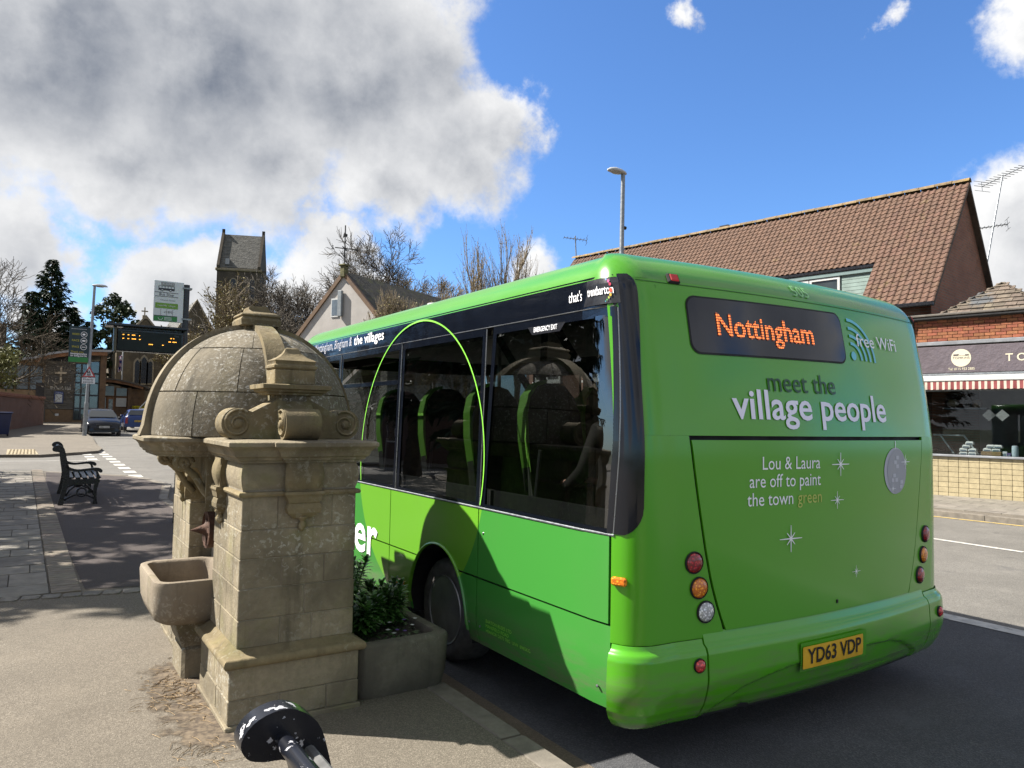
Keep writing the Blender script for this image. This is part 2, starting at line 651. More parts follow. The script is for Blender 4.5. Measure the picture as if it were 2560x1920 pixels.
def brick_mat(name, c1, c2, mortar, bw=0.225, bh=0.075, axis='x', ang=0.0, mort=0.012, rough=0.9):
    """far brickwork, too small to pick apart; axis is the wall's run in plan"""
    m, t, b = new_mat(name)
    c1, c2, mortar = al(c1), al(c2), al(mortar)
    geo = nd(t, 'ShaderNodeNewGeometry')
    sp = nd(t, 'ShaderNodeSeparateXYZ')
    t.links.new(geo.outputs['Position'], sp.inputs[0])
    run = math_n(t, 'ADD', math_n(t, 'MULTIPLY', sp.outputs[0], cos(ang)), math_n(t, 'MULTIPLY', sp.outputs[1], sin(ang)))
    cb = nd(t, 'ShaderNodeCombineXYZ')
    t.links.new(run, cb.inputs[0])
    t.links.new(sp.outputs[2], cb.inputs[1])
    br = nd(t, 'ShaderNodeTexBrick')
    t.links.new(cb.outputs[0], br.inputs['Vector'])
    br.inputs['Color1'].default_value = c1 + (1,)
    br.inputs['Color2'].default_value = c2 + (1,)
    br.inputs['Mortar'].default_value = mortar + (1,)
    br.inputs['Scale'].default_value = 1.0
    br.inputs['Brick Width'].default_value = bw
    br.inputs['Row Height'].default_value = bh
    br.inputs['Mortar Size'].default_value = mort
    n1 = noise_n(t, geo.outputs['Position'], 1.4, 7.0, 0.65)
    c = mixc(t, maprange(t, n1.outputs['Fac'], 0.3, 0.75, 0.0, 0.5), br.outputs['Color'], tuple(q * 0.5 for q in c1))
    t.links.new(c, b.inputs['Base Color'])
    b.inputs['Roughness'].default_value = rough
    bp = nd(t, 'ShaderNodeBump')
    bp.inputs['Strength'].default_value = 0.6
    bp.inputs['Distance'].default_value = 0.02
    t.links.new(math_n(t, 'SUBTRACT', 1.0, br.outputs['Fac']), bp.inputs['Height'])
    t.links.new(bp.outputs[0], b.inputs['Normal'])
    return m


MT = {}
MT['tarmac'] = ground_mat('pale_pavement_tarmac', (0.205, 0.175, 0.135), (0.47, 0.41, 0.325), sscale=190.0, stain=(0.14, 0.118, 0.09), bump=0.45)
MT['red_tarmac'] = ground_mat('dark_red_tarmac', (0.10, 0.08, 0.072), (0.19, 0.15, 0.135), sscale=150.0)
MT['road'] = ground_mat('road_asphalt', (0.225, 0.21, 0.185), (0.40, 0.38, 0.34), sscale=120.0, patch=0.22, stain=(0.115, 0.11, 0.105))
MT['bay'] = ground_mat('bus_bay_asphalt', (0.10, 0.103, 0.11), (0.21, 0.21, 0.215), sscale=130.0, patch=0.25)
MT['gutter'] = ground_mat('dusty_channel', (0.21, 0.165, 0.115), (0.32, 0.26, 0.19), sscale=170.0)
MT['earth'] = pmat('verge_earth', (0.06, 0.075, 0.025), 0.95, var=0.3, vscale=3, bump=0.6, bscale=20)
MT['slab'] = pmat('concrete_paving_slab', (0.25, 0.225, 0.185), 0.88, var=0.14, vscale=6, bump=0.35, bscale=120, rand=0.14, hue=0.01, col2=(0.15, 0.135, 0.11), c2lo=0.55, c2hi=0.75)
MT['brickpaver'] = pmat('buff_brick_paver', (0.24, 0.20, 0.15), 0.88, var=0.15, vscale=9, bump=0.35, bscale=110, rand=0.16, hue=0.015)
MT['sett'] = pmat('granite_sett', (0.23, 0.205, 0.17), 0.85, var=0.2, vscale=22, bump=0.5, bscale=80, rand=0.16)
MT['kerb'] = pmat('concrete_kerb', (0.24, 0.21, 0.17), 0.88, var=0.15, vscale=8, bump=0.35, bscale=90, rand=0.08)
MT['paint'] = pmat('white_road_paint', (0.62, 0.60, 0.55), 0.75, var=0.12, vscale=8, col2=(0.30, 0.29, 0.27), c2lo=0.55, c2hi=0.7, c2scale=9)
MT['yellow_paint'] = pmat('yellow_road_paint', (0.66, 0.47, 0.14), 0.75, var=0.12, vscale=8, col2=(0.32, 0.28, 0.2), c2lo=0.52, c2hi=0.7, c2scale=7)
MT['joint'] = pmat('paving_joint_sand', (0.085, 0.075, 0.06), 0.95, var=0.2, vscale=20)
MT['black'] = pmat('black_gloss_paint', (0.008, 0.008, 0.011), 0.28, var=0.1, vscale=12, bump=0.1, bscale=60)
MT['steel'] = pmat('galvanised_steel', (0.33, 0.35, 0.37), 0.45, metal=0.6, var=0.12, vscale=10)
MT['white'] = pmat('white_paint', (0.72, 0.72, 0.70), 0.5, var=0.04)
MT['bark'] = pmat('grey_bark', (0.13, 0.11, 0.085), 0.95, var=0.3, vscale=6)
MT['glass'] = glass_mat('clear_window_glass', (0.55, 0.6, 0.62))
MT['dark'] = pmat('matt_black', (0.006, 0.006, 0.007), 0.7, var=0.0)
PINV = {}


def wempty(name, loc, label=None, cat=None, group=None):
    """Empty at the thing's base whose parts are modelled in place"""
    o = empty(name, loc, 0.0, label, cat, group)
    PINV[o.name] = Matrix.Translation(Vector(loc)).inverted()
    return o


_build0 = MB.build


def _build(s, name, mat, parent=None, smooth=None, recalc=True, kind=None):
    o = _build0(s, name, mat, parent, smooth, recalc, kind)
    if parent is not None and parent.name in PINV:
        o.matrix_parent_inverse = PINV[parent.name]
    return o


MB.build = _build


# ------------------------------------------------------------------ ground
def sheet(name, poly, z, mat, kind='structure', step=3.0):
    """flat sheet over a plan polygon, following the gentle rise of the street"""
    bm = bmesh.new()
    vs_ = [bm.verts.new((p[0], p[1], 0)) for p in poly]
    bm.faces.new(vs_)
    ys = [p[1] for p in poly]
    cuts = [9, 50, 78]
    y = math.ceil(min(ys) / step) * step
    for c in cuts:
        if min(ys) < c < max(ys):
            bmesh.ops.bisect_plane(bm, geom=bm.verts[:] + bm.edges[:] + bm.faces[:], plane_co=(0, c, 0), plane_no=(0, 1, 0))
    for v in bm.verts:
        v.co.z = z + rise(v.co.y)
    bmesh.ops.recalc_face_normals(bm, faces=bm.faces)
    for f in bm.faces:
        if f.normal.z < 0:
            f.normal_flip()
    me = bpy.data.meshes.new(name)
    bm.to_mesh(me)
    bm.free()
    me.materials.append(mat)
    o = bpy.data.objects.new(name, me)
    COL.objects.link(o)
    o['kind'] = kind
    return o


def raised(name, poly, z, mat, depth=0.25):
    """pavement: a slab with real edges"""
    o = sheet(name, poly, z, mat)
    bm = bmesh.new()
    bm.from_mesh(o.data)
    r = bmesh.ops.extrude_face_region(bm, geom=bm.faces[:])
    for g in r['geom']:
        if isinstance(g, bmesh.types.BMVert):
            g.co.z -= depth
    bmesh.ops.recalc_face_normals(bm, faces=bm.faces)
    bm.to_mesh(o.data)
    bm.free()
    return o


sheet('ground', [(-900, -500), (900, -500), (900, 1500), (-900, 1500)], -0.06, MT['earth'])
# the road runs along +Y; a side road opens to the left between the two pavements
sheet('road', [(2.20, -60), (16.2, -60), (16.2, 7), (14.6, 22), (12.5, 44), (13, 66), (18, 90), (6, 90), (2.3, 68), (2.3, 33), (-60, 36), (-60, 20), (2.20, 20)], 0.0, MT['road'])
sheet('bus_bay', [(2.26, -14), (7.02, -14), (7.18, 1), (7.10, 14), (2.26, 14)], 0.004, MT['bay'])
sheet('gutter_channel', [(2.25, -10), (2.47, -10), (2.47, 16.0), (2.25, 16.0)], 0.008, MT['gutter'])
KX = 2.26
corner = [(2.26, 15.5), (2.55, 17.2), (2.72, 18.1), (2.50, 19.6), (2.15, 20.8), (1.5, 21.6), (0.5, 22.6), (-1.5, 23.6), (-8, 24.2), (-60, 24.6)]
raised('pavement_near', [(-60, -12), (2.12, -12), (2.12, 15.4)] + [(x - 0.13 if x > 0 else x, y - (0.12 if y > 20 else 0.03)) for x, y in corner[1:]], 0.10, MT['tarmac'])
raised('pavement_beyond', [(-60, 31.0), (-0.8, 30.25), (0.34, 30.05), (1.5, 31.4), (2.25, 32.4), (2.5, 34.0), (2.55, 38), (2.9, 46.4), (2.9, 60), (5.2, 66), (9.0, 69.2), (14, 90), (-60, 90)], 0.10, MT['tarmac'])
raised('pavement_opposite', [(15.75, -60), (15.68, 4), (15.35, 9), (14.55, 22), (12.45, 44), (12.95, 66), (60, 66), (60, -60)], 0.10, MT['tarmac'])
sheet('red_footway', [(0.50, 8.04), (2.10, 7.75), (2.10, 15.4), (2.38, 17.2), (2.52, 18.1), (2.34, 19.4), (2.0, 20.5), (1.4, 21.2), (0.40, 22.3), (0.30, 16.0)], 0.104, MT['red_tarmac'])


def piece(name, src, parent, M_):
    o = bpy.data.objects.new(name, src.data)
    COL.objects.link(o)
    o.parent = parent
    o.matrix_local = M_
    return o


def proto(mb, name, mat, parent, smooth=None):
    return mb.build(name, mat, parent, smooth)


def scatter_pieces(name, parent, mat, specs, size, ch=0.004, smooth=None):
    """alike box pieces sharing one mesh of unit thickness; specs: (matrix, (sx, sy, sz)) -> scaled copies"""
    mb = MB()
    mb.box(-0.5, 0.5, -0.5, 0.5, -0.5, 0.5, ch)
    first = None
    for (mt_, sc) in specs:
        if first is None:
            first = mb.build(name, mat, parent, smooth)
            o = first
        else:
            o = bpy.data.objects.new(name, first.data)
            COL.objects.link(o)
            o.parent = parent
        o.matrix_local = mt_ @ Matrix.Diagonal((sc[0], sc[1], sc[2], 1.0))
    return first


def T(x, y, z, rz=0.0):
    return Matrix.Translation((x, y, z)) @ Matrix.Rotation(rz, 4, 'Z')


# kerb stones along the near pavement
near_pav = bpy.data.objects['pavement_near']
specs = []
y = -4.0
while y < 15.4:
    L = 0.915
    specs.append((T(2.19, y + L / 2, 0.0 + rise(y + L / 2), rnd.uniform(-.004, .004)), (0.135, L - 0.012, 0.205 + rnd.uniform(-.004, .006))))
    y += L
for i in range(len(corner) - 3):
    a, b = Vector(corner[i]), Vector(corner[i + 1])
    n = max(1, int((b - a).length / 0.7))
    for k in range(n):
        p, q = a.lerp(b, k / n), a.lerp(b, (k + 1) / n)
        m_ = (p + q) / 2
        specs.append((T(m_.x - 0.07, m_.y - 0.02, rise(m_.y), atan2(q.y - p.y, q.x - p.x) - pi / 2), (0.14, (q - p).length - 0.008, 0.205)))
scatter_pieces('kerb_stone', near_pav, MT['kerb'], specs, None, 0.04)
# concrete slabs of the left footway
slabs_base = sheet('slab_bed', [(-4.2, 8.05), (0.22, 7.93), (0.09, 23.0), (-4.2, 23.4)], 0.103, MT['joint'])
specs = []
y = 7.98
row = 0
while y < 22.6:
    d = (0.45, 0.62, 0.45, 0.60)[row % 4]
    xr = 0.215 - 0.0088 * (y - 7.9)
    x = xr - (0.0, 0.32, 0.14)[row % 3]
    if x < xr:
        specs.append((T((x + xr) / 2, y + d / 2, 0.098 + rise(y + d / 2)), (xr - x - 0.010, d - 0.010, 0.03 + rnd.uniform(0, .004))))
    lim = -0.9 - 0.02 * y
    while x > lim:
        w = rnd.choice((0.45, 0.6, 0.75))
        specs.append((T(x - w / 2, y + d / 2, 0.098 + rise(y + d / 2), rnd.uniform(-.002, .002)), (w - 0.010, d - 0.010, 0.03 + rnd.uniform(0, .004))))
        x -= w
    y += d
    row += 1
scatter_pieces('paving_slab', near_pav, MT['slab'], specs, None, 0.012)
# soldier course of buff bricks beside the slabs
specs = []
y = 7.96
while y < 22.8:
    d = 0.105
    xl = 0.225 - 0.0088 * (y - 7.9)
    if y < 15.5:
        specs.append((T(xl + 0.122, y + d / 2, 0.097 + rise(y), rnd.uniform(-.01, .01)), (0.235, d - 0.009, 0.034 + rnd.uniform(0, .004))))
    else:
        d = 0.45
        specs.append((T(xl + 0.122, y + d / 2, 0.097 + rise(y)), (0.235, d - 0.009, 0.034)))
    y += d
scatter_pieces('brick_paver', near_pav, MT['brickpaver'], specs, None, 0.03)
# row of setts crossing the footway
specs = []
for k in range(20):
    x = -1.35 + k * 0.158
    specs.append((T(x, 8.13 - 0.155 * (x + 0.15) - 0.20, 0.096, -0.12 + rnd.uniform(-.14, .14)), (0.142, 0.165 + rnd.uniform(-.02, .02), 0.034 + rnd.uniform(0, .006))))
scatter_pieces('granite_sett', near_pav, MT['sett'], specs, None, 0.12)
# opposite pavement: slabs, kerb, painted lines
opp = bpy.data.objects['pavement_opposite']
specs = []
SU, SN = Vector((0.193, -0.981)), Vector((-0.981, -0.193))
for r in range(7):
    for k in range(-5, 8):
        c = Vector((19.0, 8.5)) + SU * (k * 0.62 + (r % 2) * 0.31) + SN * (0.28 + r * 0.47)
        if c.x - 15.95 + (c.y - 4) * 0.06 < 0.1:
            continue
        specs.append((T(c.x, c.y, 0.10, atan2(SU.y, SU.x)), (0.61, 0.46, 0.03 + rnd.uniform(0, .005))))
scatter_pieces('paving_slab', opp, MT['slab'], specs, None, 0.012)
specs = []
pts = [Vector((15.68, -4)), Vector((15.62, 4)), Vector((15.29, 9)), Vector((14.49, 22))]
for a, b in zip(pts, pts[1:]):
    n = int((b - a).length / 0.915)
    for k in range(n):
        p, q = a.lerp(b, k / n), a.lerp(b, (k + 1) / n)
        m_ = (p + q) / 2
        specs.append((T(m_.x, m_.y, rise(m_.y), atan2(q.y - p.y, q.x - p.x) - pi / 2), (0.14, (q - p).length - 0.01, 0.21)))
scatter_pieces('kerb_stone', opp, MT['kerb'], specs, None, 0.04)


def strip(name, pts, w, z, mat):
    L, R_ = [], []
    for i, p in enumerate(pts):
        a, b = Vector(pts[max(0, i - 1)]), Vector(pts[min(len(pts) - 1, i + 1)])
        d = (b - a).normalized()
        n = Vector((-d.y, d.x)) * (w / 2)
        L.append((p[0] + n.x, p[1] + n.y))
        R_.append((p[0] - n.x, p[1] - n.y))
    return sheet(name, L + R_[::-1], z, mat)


strip('yellow_line', [(15.42, -30), (15.36, 4), (15.02, 9), (14.2, 22)], 0.11, 0.006, MT['yellow_paint'])
strip('centre_line', [(12.0, 4.95), (12.22, 8.9)], 0.12, 0.006, MT['paint'])
strip('centre_line', [(11.8, -1.0), (11.95, 2.0)], 0.12, 0.006, MT['paint'])
strip('bay_line', [(7.16, -14), (7.24, 1), (7.2, 14)], 0.20, 0.009, MT['paint'])
strip('stop_line', [(-30, 30.3), (-6, 28.9), (2.0, 28.1)], 0.13, 0.006, MT['paint'])
for k in range(9):
    y0 = 21.3 + k * 1.42
    strip('give_way_dash', [(2.38, y0), (2.39, y0 + 0.75)], 0.30, 0.007, MT['paint'])
    if k > 4:
        strip('give_way_dash', [(1.82, y0), (1.83, y0 + 0.75)], 0.30, 0.007, MT['paint'])
# tactile paving at the far crossing point: buff slabs with blisters
tp = sheet('tactile_bed', [(-0.62, 30.3), (0.30, 30.2), (0.20, 33.6), (-0.66, 33.7)], 0.105, pmat('buff_tactile', (0.42, 0.34, 0.21), 0.85, var=0.15, vscale=6))
mb = MB()
for i in range(8):
    for j in range(13):
        x, y = -0.55 + i * 0.105, 30.45 + j * 0.25
        mb.lathe([(0.035, 0), (0.028, 0.008), (0.012, 0.012)], 6, mat=Matrix.Translation((x, y, 0.106 + rise(y))))
mb.build('blister', tp.data.materials[0], tp, kind='stuff')
# ------------------------------------------------------------------ bus surface: s runs from the nearside (s<0) round the rear corner and across the back
XL, XR, XC, YC, RC = 2.50, 5.56, 4.03, 3.06, 0.30
SC = RC * pi / 2
SR = SC + (XR - XL - 2 * RC)          # start of the offside rear corner
ST = SR + SC                           # end of the offside corner
ZTOP = 2.71
SF = -5.0                              # where the front corner starts
S0 = SF - 0.45 * pi - (XC - XL - 0.9)     # middle of the front


# plan of the rear corner: a slow turn, then a tight one into the back
_turn = [(0.0, 0.0), (0.2, 7.0), (0.42, 20.0), (0.78, 84.0), (1.0, 90.0)]


def _corner_table(n=120):
    xs, ys = [0.0], [0.0]
    for i in range(n):
        t = (i + 0.5) / n
        for (a, b), (c, d) in zip(_turn, _turn[1:]):
            if t <= c:
                an = radians(b + (d - b) * (t - a) / (c - a))
                break
        xs.append(xs[-1] + sin(an) * SC / n)
        ys.append(ys[-1] + cos(an) * SC / n)
    return xs, ys


_cx, _cy = _corner_table()
_kx = RC / _cx[-1]
YD = _cy[-1] - RC                      # the corner starts a little further forward than a plain radius would


def sstep(a, b, x):
    t = max(0.0, min(1.0, (x - a) / (b - a)))
    return t * t * (3 - 2 * t)


def bus_lean(z):
    return 0.0 if z < 1.6 else 0.13 * ((z - 1.6) / 0.9) ** 1.4


def bus_cove(z):
    if z < 2.48:
        return 0.0
    k = min(1.0, (z - 2.48) / (ZTOP - 2.48))
    return 0.24 * (1 - sqrt(max(0.0, 1 - k * k)))


def bus_tuck(z):
    return 0.035 * (1 - sstep(0.26, 0.44, z))


def bus_tumble(z):
    return 0.0 if z < 1.15 else 0.035 * (z - 1.15) / 1.3


def bus_base(s):
    if s > ST / 2:
        q = ST - s
        if 0 <= q < SC:                 # offside corner: a plain radius
            return 2 * XC - (XL + RC - RC * cos(q / RC)), YC - RC * sin(q / RC)
        if SF <= q < 0:
            return 2 * XC - XL, YC - q
        x, y = bus_base(q)
        return 2 * XC - x, y
    if s < SF:                          # front corner and front
        a = (SF - s) / 0.9
        if a < pi / 2:
            return XL + 0.9 - 0.9 * cos(a), YC - SF + 0.9 * sin(a)
        return XL + 0.9 + (SF - 0.45 * pi - s), YC - SF + 0.9
    if s < 0:
        return XL, YC - s + YD * sstep(-0.5, 0.0, s)
    if s < SC:
        f = s / SC * (len(_cx) - 1)
        i = min(len(_cx) - 2, int(f))
        f -= i
        return XL + (_cx[i] + (_cx[i + 1] - _cx[i]) * f) * _kx, YC + YD - (_cy[i] + (_cy[i + 1] - _cy[i]) * f)
    x = XL + RC + (s - SC)
    return x, YC - RC - 0.085 * (1 - ((x - XC) / (XC - XL - RC)) ** 2)


def bus_pt(s, z):
    x, y = bus_base(s)
    q = min(s, ST - s)
    w = sstep(-0.25, 0.30, q)
    ins = bus_tumble(z) + bus_cove(z) + bus_tuck(z)
    ws = 1 - sstep(-0.05, SC + 0.1, q)
    x += ins * ws * (1 if s < ST / 2 else -1)
    y += (bus_lean(z) + bus_cove(z) + bus_tuck(z)) * w
    return x, y, z
# ------------------------------------------------------------------ bus
def paint(name, col, side=False, rough=0.22):
    m, t, b = new_mat(name)
    col = al(col)
    geo = nd(t, 'ShaderNodeNewGeometry')
    pos = geo.outputs['Position']
    c = None
    if side:
        sp = nd(t, 'ShaderNodeSeparateXYZ')
        t.links.new(pos, sp.inputs[0])
        dy = math_n(t, 'SUBTRACT', sp.outputs[1], YC + 2.19)
        dz = math_n(t, 'SUBTRACT', sp.outputs[2], 1.45)
        r = math_n(t, 'SQRT', math_n(t, 'ADD', math_n(t, 'MULTIPLY', dy, dy), math_n(t, 'MULTIPLY', dz, dz)))
        c = mixc(t, math_n(t, 'LESS_THAN', r, 1.10), col, al((0.18, 0.49, 0.035)))
    n1 = noise_n(t, pos, 1.2, 6.0, 0.6)
    base = c if c is not None else tuple(col) + (1,)
    # road film low down, streaky
    sp2 = nd(t, 'ShaderNodeSeparateXYZ')
    t.links.new(pos, sp2.inputs[0])
    low = maprange(t, sp2.outputs[2], 0.70, 0.2, 0.0, 0.85)
    n2 = noise_n(t, vmath(t, 'MULTIPLY', pos, (3.0, 3.0, 14.0)), 1.0, 7.0, 0.7)
    dirt = math_n(t, 'MULTIPLY', low, maprange(t, n2.outputs['Fac'], 0.38, 0.7))
    dirt = math_n(t, 'ADD', dirt, math_n(t, 'MULTIPLY', maprange(t, n1.outputs['Fac'], 0.5, 0.8), 0.06), clamp=True)
    sc1 = noise_n(t, vmath(t, 'MULTIPLY', pos, (2.0, 2.0, 220.0)), 1.0, 3.0, 0.7)
    sc2 = noise_n(t, pos, 1.6, 3.0, 0.5)
    dirt = math_n(t, 'ADD', dirt, math_n(t, 'MULTIPLY', maprange(t, sc1.outputs['Fac'], 0.62, 0.70), maprange(t, sc2.outputs['Fac'], 0.45, 0.7, 0.0, 0.16)), clamp=True)
    nick = noise_n(t, pos, 70.0, 2.0, 0.5)
    dirt = math_n(t, 'ADD', dirt, math_n(t, 'MULTIPLY', maprange(t, nick.outputs['Fac'], 0.765, 0.79), 0.5), clamp=True)
    cc = mixc(t, dirt, base, al((0.20, 0.185, 0.13)))
    t.links.new(cc, b.inputs['Base Color'])
    t.links.new(maprange(t, n2.outputs['Fac'], 0.3, 0.7, rough, rough + 0.05), b.inputs['Roughness'])
    b.inputs['Coat Weight'].default_value = 0.35
    b.inputs['Coat Roughness'].default_value = 0.12
    # gentle panel waviness and brush-wash scratches
    nb = noise_n(t, vmath(t, 'MULTIPLY', pos, (1.0, 1.0, 60.0)), 1.5, 4.0, 0.6)
    nb2 = noise_n(t, pos, 2.2, 3.0, 0.5)
    bp = nd(t, 'ShaderNodeBump')
    bp.inputs['Strength'].default_value = 0.035
    bp.inputs['Distance'].default_value = 0.02
    t.links.new(math_n(t, 'MULTIPLY_ADD', nb.outputs['Fac'], 0.008, nb2.outputs['Fac']), bp.inputs['Height'])
    t.links.new(bp.outputs[0], b.inputs['Normal'])
    return m


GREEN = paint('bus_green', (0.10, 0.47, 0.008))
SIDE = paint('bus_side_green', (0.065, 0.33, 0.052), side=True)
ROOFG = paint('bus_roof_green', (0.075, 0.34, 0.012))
TRIM = pmat('black_glazing_band', (0.006, 0.008, 0.014), 0.12, var=0.0, rvar=0.05, spec=0.5)
RUB = pmat('rubber', (0.012, 0.012, 0.012), 0.75, var=0.1)
SILV = pmat('silver_trim', (0.36, 0.37, 0.38), 0.3, metal=0.7, var=0.05)
LIMEM = pmat('lime_vinyl', (0.20, 0.56, 0.05), 0.4, var=0.02, k=1)
WHITEV = pmat('white_vinyl', (0.84, 0.84, 0.86), 0.45, var=0.02, k=1)
LAVV = pmat('pale_lilac_vinyl', (0.80, 0.78, 0.90), 0.45, var=0.02, k=1)
DKGV = pmat('dark_green_vinyl', (0.016, 0.10, 0.035), 0.45, var=0.02)
GREYV = pmat('grey_vinyl', (0.42, 0.42, 0.46), 0.45, var=0.02, k=1)
BGLASS = glass_mat('tinted_bus_glass', (0.33, 0.35, 0.345), 1.56, wav=0.03, mirror=2.5)

bus = wempty('bus', (4.03, 5.6, 0.0), 'green single-decker bus with dark tinted windows standing at the kerb', 'bus')


def bn(s, z):
    e = 0.004
    a, b = Vector(bus_pt(s - e, z)), Vector(bus_pt(s + e, z))
    c, d = Vector(bus_pt(s, z - e)), Vector(bus_pt(s, min(ZTOP - 1e-4, z + e)))
    n = (b - a).cross(d - c)
    n = n.normalized()
    x, y, _ = bus_pt(s, z)
    if n.dot(Vector((x - XC, y - 5.5, 0))) < 0:
        n = -n
    return n


def bpo(s, z, off=0.0):
    return Vector(bus_pt(s, z)) + bn(s, z) * off


def frange(a, b, step):
    n = max(1, int(math.ceil(abs(b - a) / step)))
    return [a + (b - a) * i / n for i in range(n + 1)]


def panel(name, s0, s1, z0, z1, off, mat, parent=bus, ns=None, nz=None, ret=0.014, step=0.12, smooth=40):
    """body panel between two edges (numbers or functions of z / of t) with turned-in borders"""
    fs0 = s0 if callable(s0) else (lambda z: s0)
    fs1 = s1 if callable(s1) else (lambda z: s1)
    fz0 = z0 if callable(z0) else (lambda s: z0)
    zm = (0.9 if callable(z0) else z0)
    w = abs(fs1(zm) - fs0(zm))
    ns = ns or max(2, int(w / step))
    nz = nz or max(2, int((z1 - (0.3 if callable(z0) else z0)) / step))
    ts = [0.0] + [i / ns for i in range(ns + 1)] + [1.0]
    vs_ = [0.0] + [j / nz for j in range(nz + 1)] + [1.0]
    mb = MB()
    P = []
    for i, t in enumerate(ts):
        for j, v in enumerate(vs_):
            edge = i in (0, len(ts) - 1) or j in (0, len(vs_) - 1)
            if callable(z0):
                s = fs0(0) + (fs1(0) - fs0(0)) * t
                za = fz0(s)
                z = za + (z1 - za) * v
            else:
                z = z0 + (z1 - z0) * v
                s = fs0(z) + (fs1(z) - fs0(z)) * t
            P.append(bpo(s, z, off - (ret if edge else 0)))
    n = len(vs_)
    fs = [(i * n + j, (i + 1) * n + j, (i + 1) * n + j + 1, i * n + j + 1) for i in range(len(ts) - 1) for j in range(n - 1)]
    mb.add(P, fs)
    return mb.build(name, mat, parent, smooth)


# dark inner shell behind the panels
mb = MB()
mb.grid(lambda s, z: bpo(s, z, -0.03), frange(S0, -2.22, 0.1), frange(0.30, 1.185, 0.15))
mb.grid(lambda s, z: bpo(s, z, -0.03), frange(-2.22, -1.26, 0.1), [0.90, 1.185])
mb.grid(lambda s, z: bpo(s, z, -0.03), frange(-1.26, ST - S0, 0.1), frange(0.30, 1.185, 0.15))
mb.grid(lambda s, z: bpo(s, z, -0.03), frange(S0, ST - S0, 0.1), frange(2.36, 2.52, 0.08))
mb.grid(lambda s, z: bpo(s, z, -0.03), frange(0.18, ST - 0.18, 0.1), frange(1.185, 2.52, 0.15))
mb.build('inner_shell', MT['dark'], bus)

ARC_S, ARC_W = -1.74, 0.45


def arch_z(s):
    u = (s - ARC_S) / ARC_W
    return 0.0 if abs(u) >= 1 else 0.36 + 0.5 * sqrt(1 - u * u)


def arch_s(z, sg):
    u = (z - 0.36) / 0.5
    return ARC_S + sg * ARC_W * (1.0 if u < 0 else sqrt(max(0, 1 - u * u)))


GAP = 0.006
ZM = 0.725
# nearside lower panels
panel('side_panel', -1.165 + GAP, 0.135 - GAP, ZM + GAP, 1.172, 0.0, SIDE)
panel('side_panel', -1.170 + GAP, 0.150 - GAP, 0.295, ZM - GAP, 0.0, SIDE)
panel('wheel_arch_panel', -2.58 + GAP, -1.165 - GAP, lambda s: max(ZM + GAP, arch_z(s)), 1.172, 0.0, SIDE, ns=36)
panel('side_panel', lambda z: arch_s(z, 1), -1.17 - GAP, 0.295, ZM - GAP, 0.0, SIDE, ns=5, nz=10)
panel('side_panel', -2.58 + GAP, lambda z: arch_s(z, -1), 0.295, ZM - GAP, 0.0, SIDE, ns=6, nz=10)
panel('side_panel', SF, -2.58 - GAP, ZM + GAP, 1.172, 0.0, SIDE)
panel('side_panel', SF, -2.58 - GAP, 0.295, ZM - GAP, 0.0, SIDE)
for (s_, z_) in ((-2.52, 0.40), (-2.62, 0.40), (-1.26, 0.42), (-1.12, 0.42), (0.06, 0.40), (-1.10, 1.02)):
    MB().lathe([(0.008, -.002), (0.008, 0.003), (0.004, 0.005), (0, 0.005)], 8, mat=Matrix.Translation(bpo(s_, z_, 0.0)) @ Matrix.Rotation(-pi / 2, 4, 'Y')).build('screw', SILV, bus)
# arch lip and wheel housing
lip = [bpo(ARC_S + ARC_W * 1.0 * sin(a), 0.36 + 0.5 * cos(a), 0.004) for a in [(-90 + 180 * i / 28) * pi / 180 for i in range(29)]]
MB().tube(lip, 0.012, 6).build('arch_lip', SIDE, bus, 60)
mb = MB()
mb.grid(lambda a, x: (x, YC - (ARC_S + (ARC_W + .03) * sin(a)), 0.36 + 0.53 * cos(a)), [(-100 + 200 * i / 20) * pi / 180 for i in range(21)], [2.53, 3.3])
mb.box(3.28, 3.31, 4.2, 5.4, 0.1, 1.0)
mb.build('wheel_housing', MT['dark'], bus)
# offside and front
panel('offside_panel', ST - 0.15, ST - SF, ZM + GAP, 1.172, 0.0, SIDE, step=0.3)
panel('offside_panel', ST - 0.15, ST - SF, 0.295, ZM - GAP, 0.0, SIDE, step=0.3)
panel('front_panel', SF - GAP, S0, 0.295, 1.05, 0.0, GREEN)
panel('front_panel', ST - S0, ST - SF + GAP, 0.295, 1.05, 0.0, GREEN)
# rear: corner pieces, engine door, upper panel


def pw(pts):
    """piecewise-linear function through (z, value) with soft joins"""
    P = sorted(pts)

    def f(z):
        if z <= P[0][0]:
            return P[0][1]
        for (a, b), (c, d) in zip(P, P[1:]):
            if z <= c:
                return b + (d - b) * (z - a) / (c - a)
        return P[-1][1]
    return f


DL = pw([(1.68, 0.578), (1.5, 0.605), (1.3, 0.640), (1.1, 0.678), (0.95, 0.712), (0.85, 0.742), (0.75, 0.778), (0.66, 0.818)])
DR = lambda z: ST - DL(z) + 0.012
panel('rear_corner', 0.138 + GAP, lambda z: DL(z) - 0.008, 0.64, 1.695, 0.0, GREEN, ns=10, nz=14)
panel('rear_corner', lambda z: DR(z) + 0.008, ST - 0.14, 0.64, 1.695, 0.0, GREEN, ns=10, nz=14)
door = panel('engine_door', lambda z: DL(z) + 0.006, lambda z: DR(z) - 0.006, 0.665, 1.672, 0.003, GREEN, ns=24, nz=14)
panel('rear_upper_panel', 0.138 + GAP, ST - 0.14, 1.6955, 2.53, 0.0, GREEN, ns=34, nz=12)
MB().box(0, 0.012, -0.004, 0.004, -0.01, 0.01).build('door_lock', MT['dark'], door).matrix_local = Matrix.Translation(bpo(1.73, 0.72, 0.005))
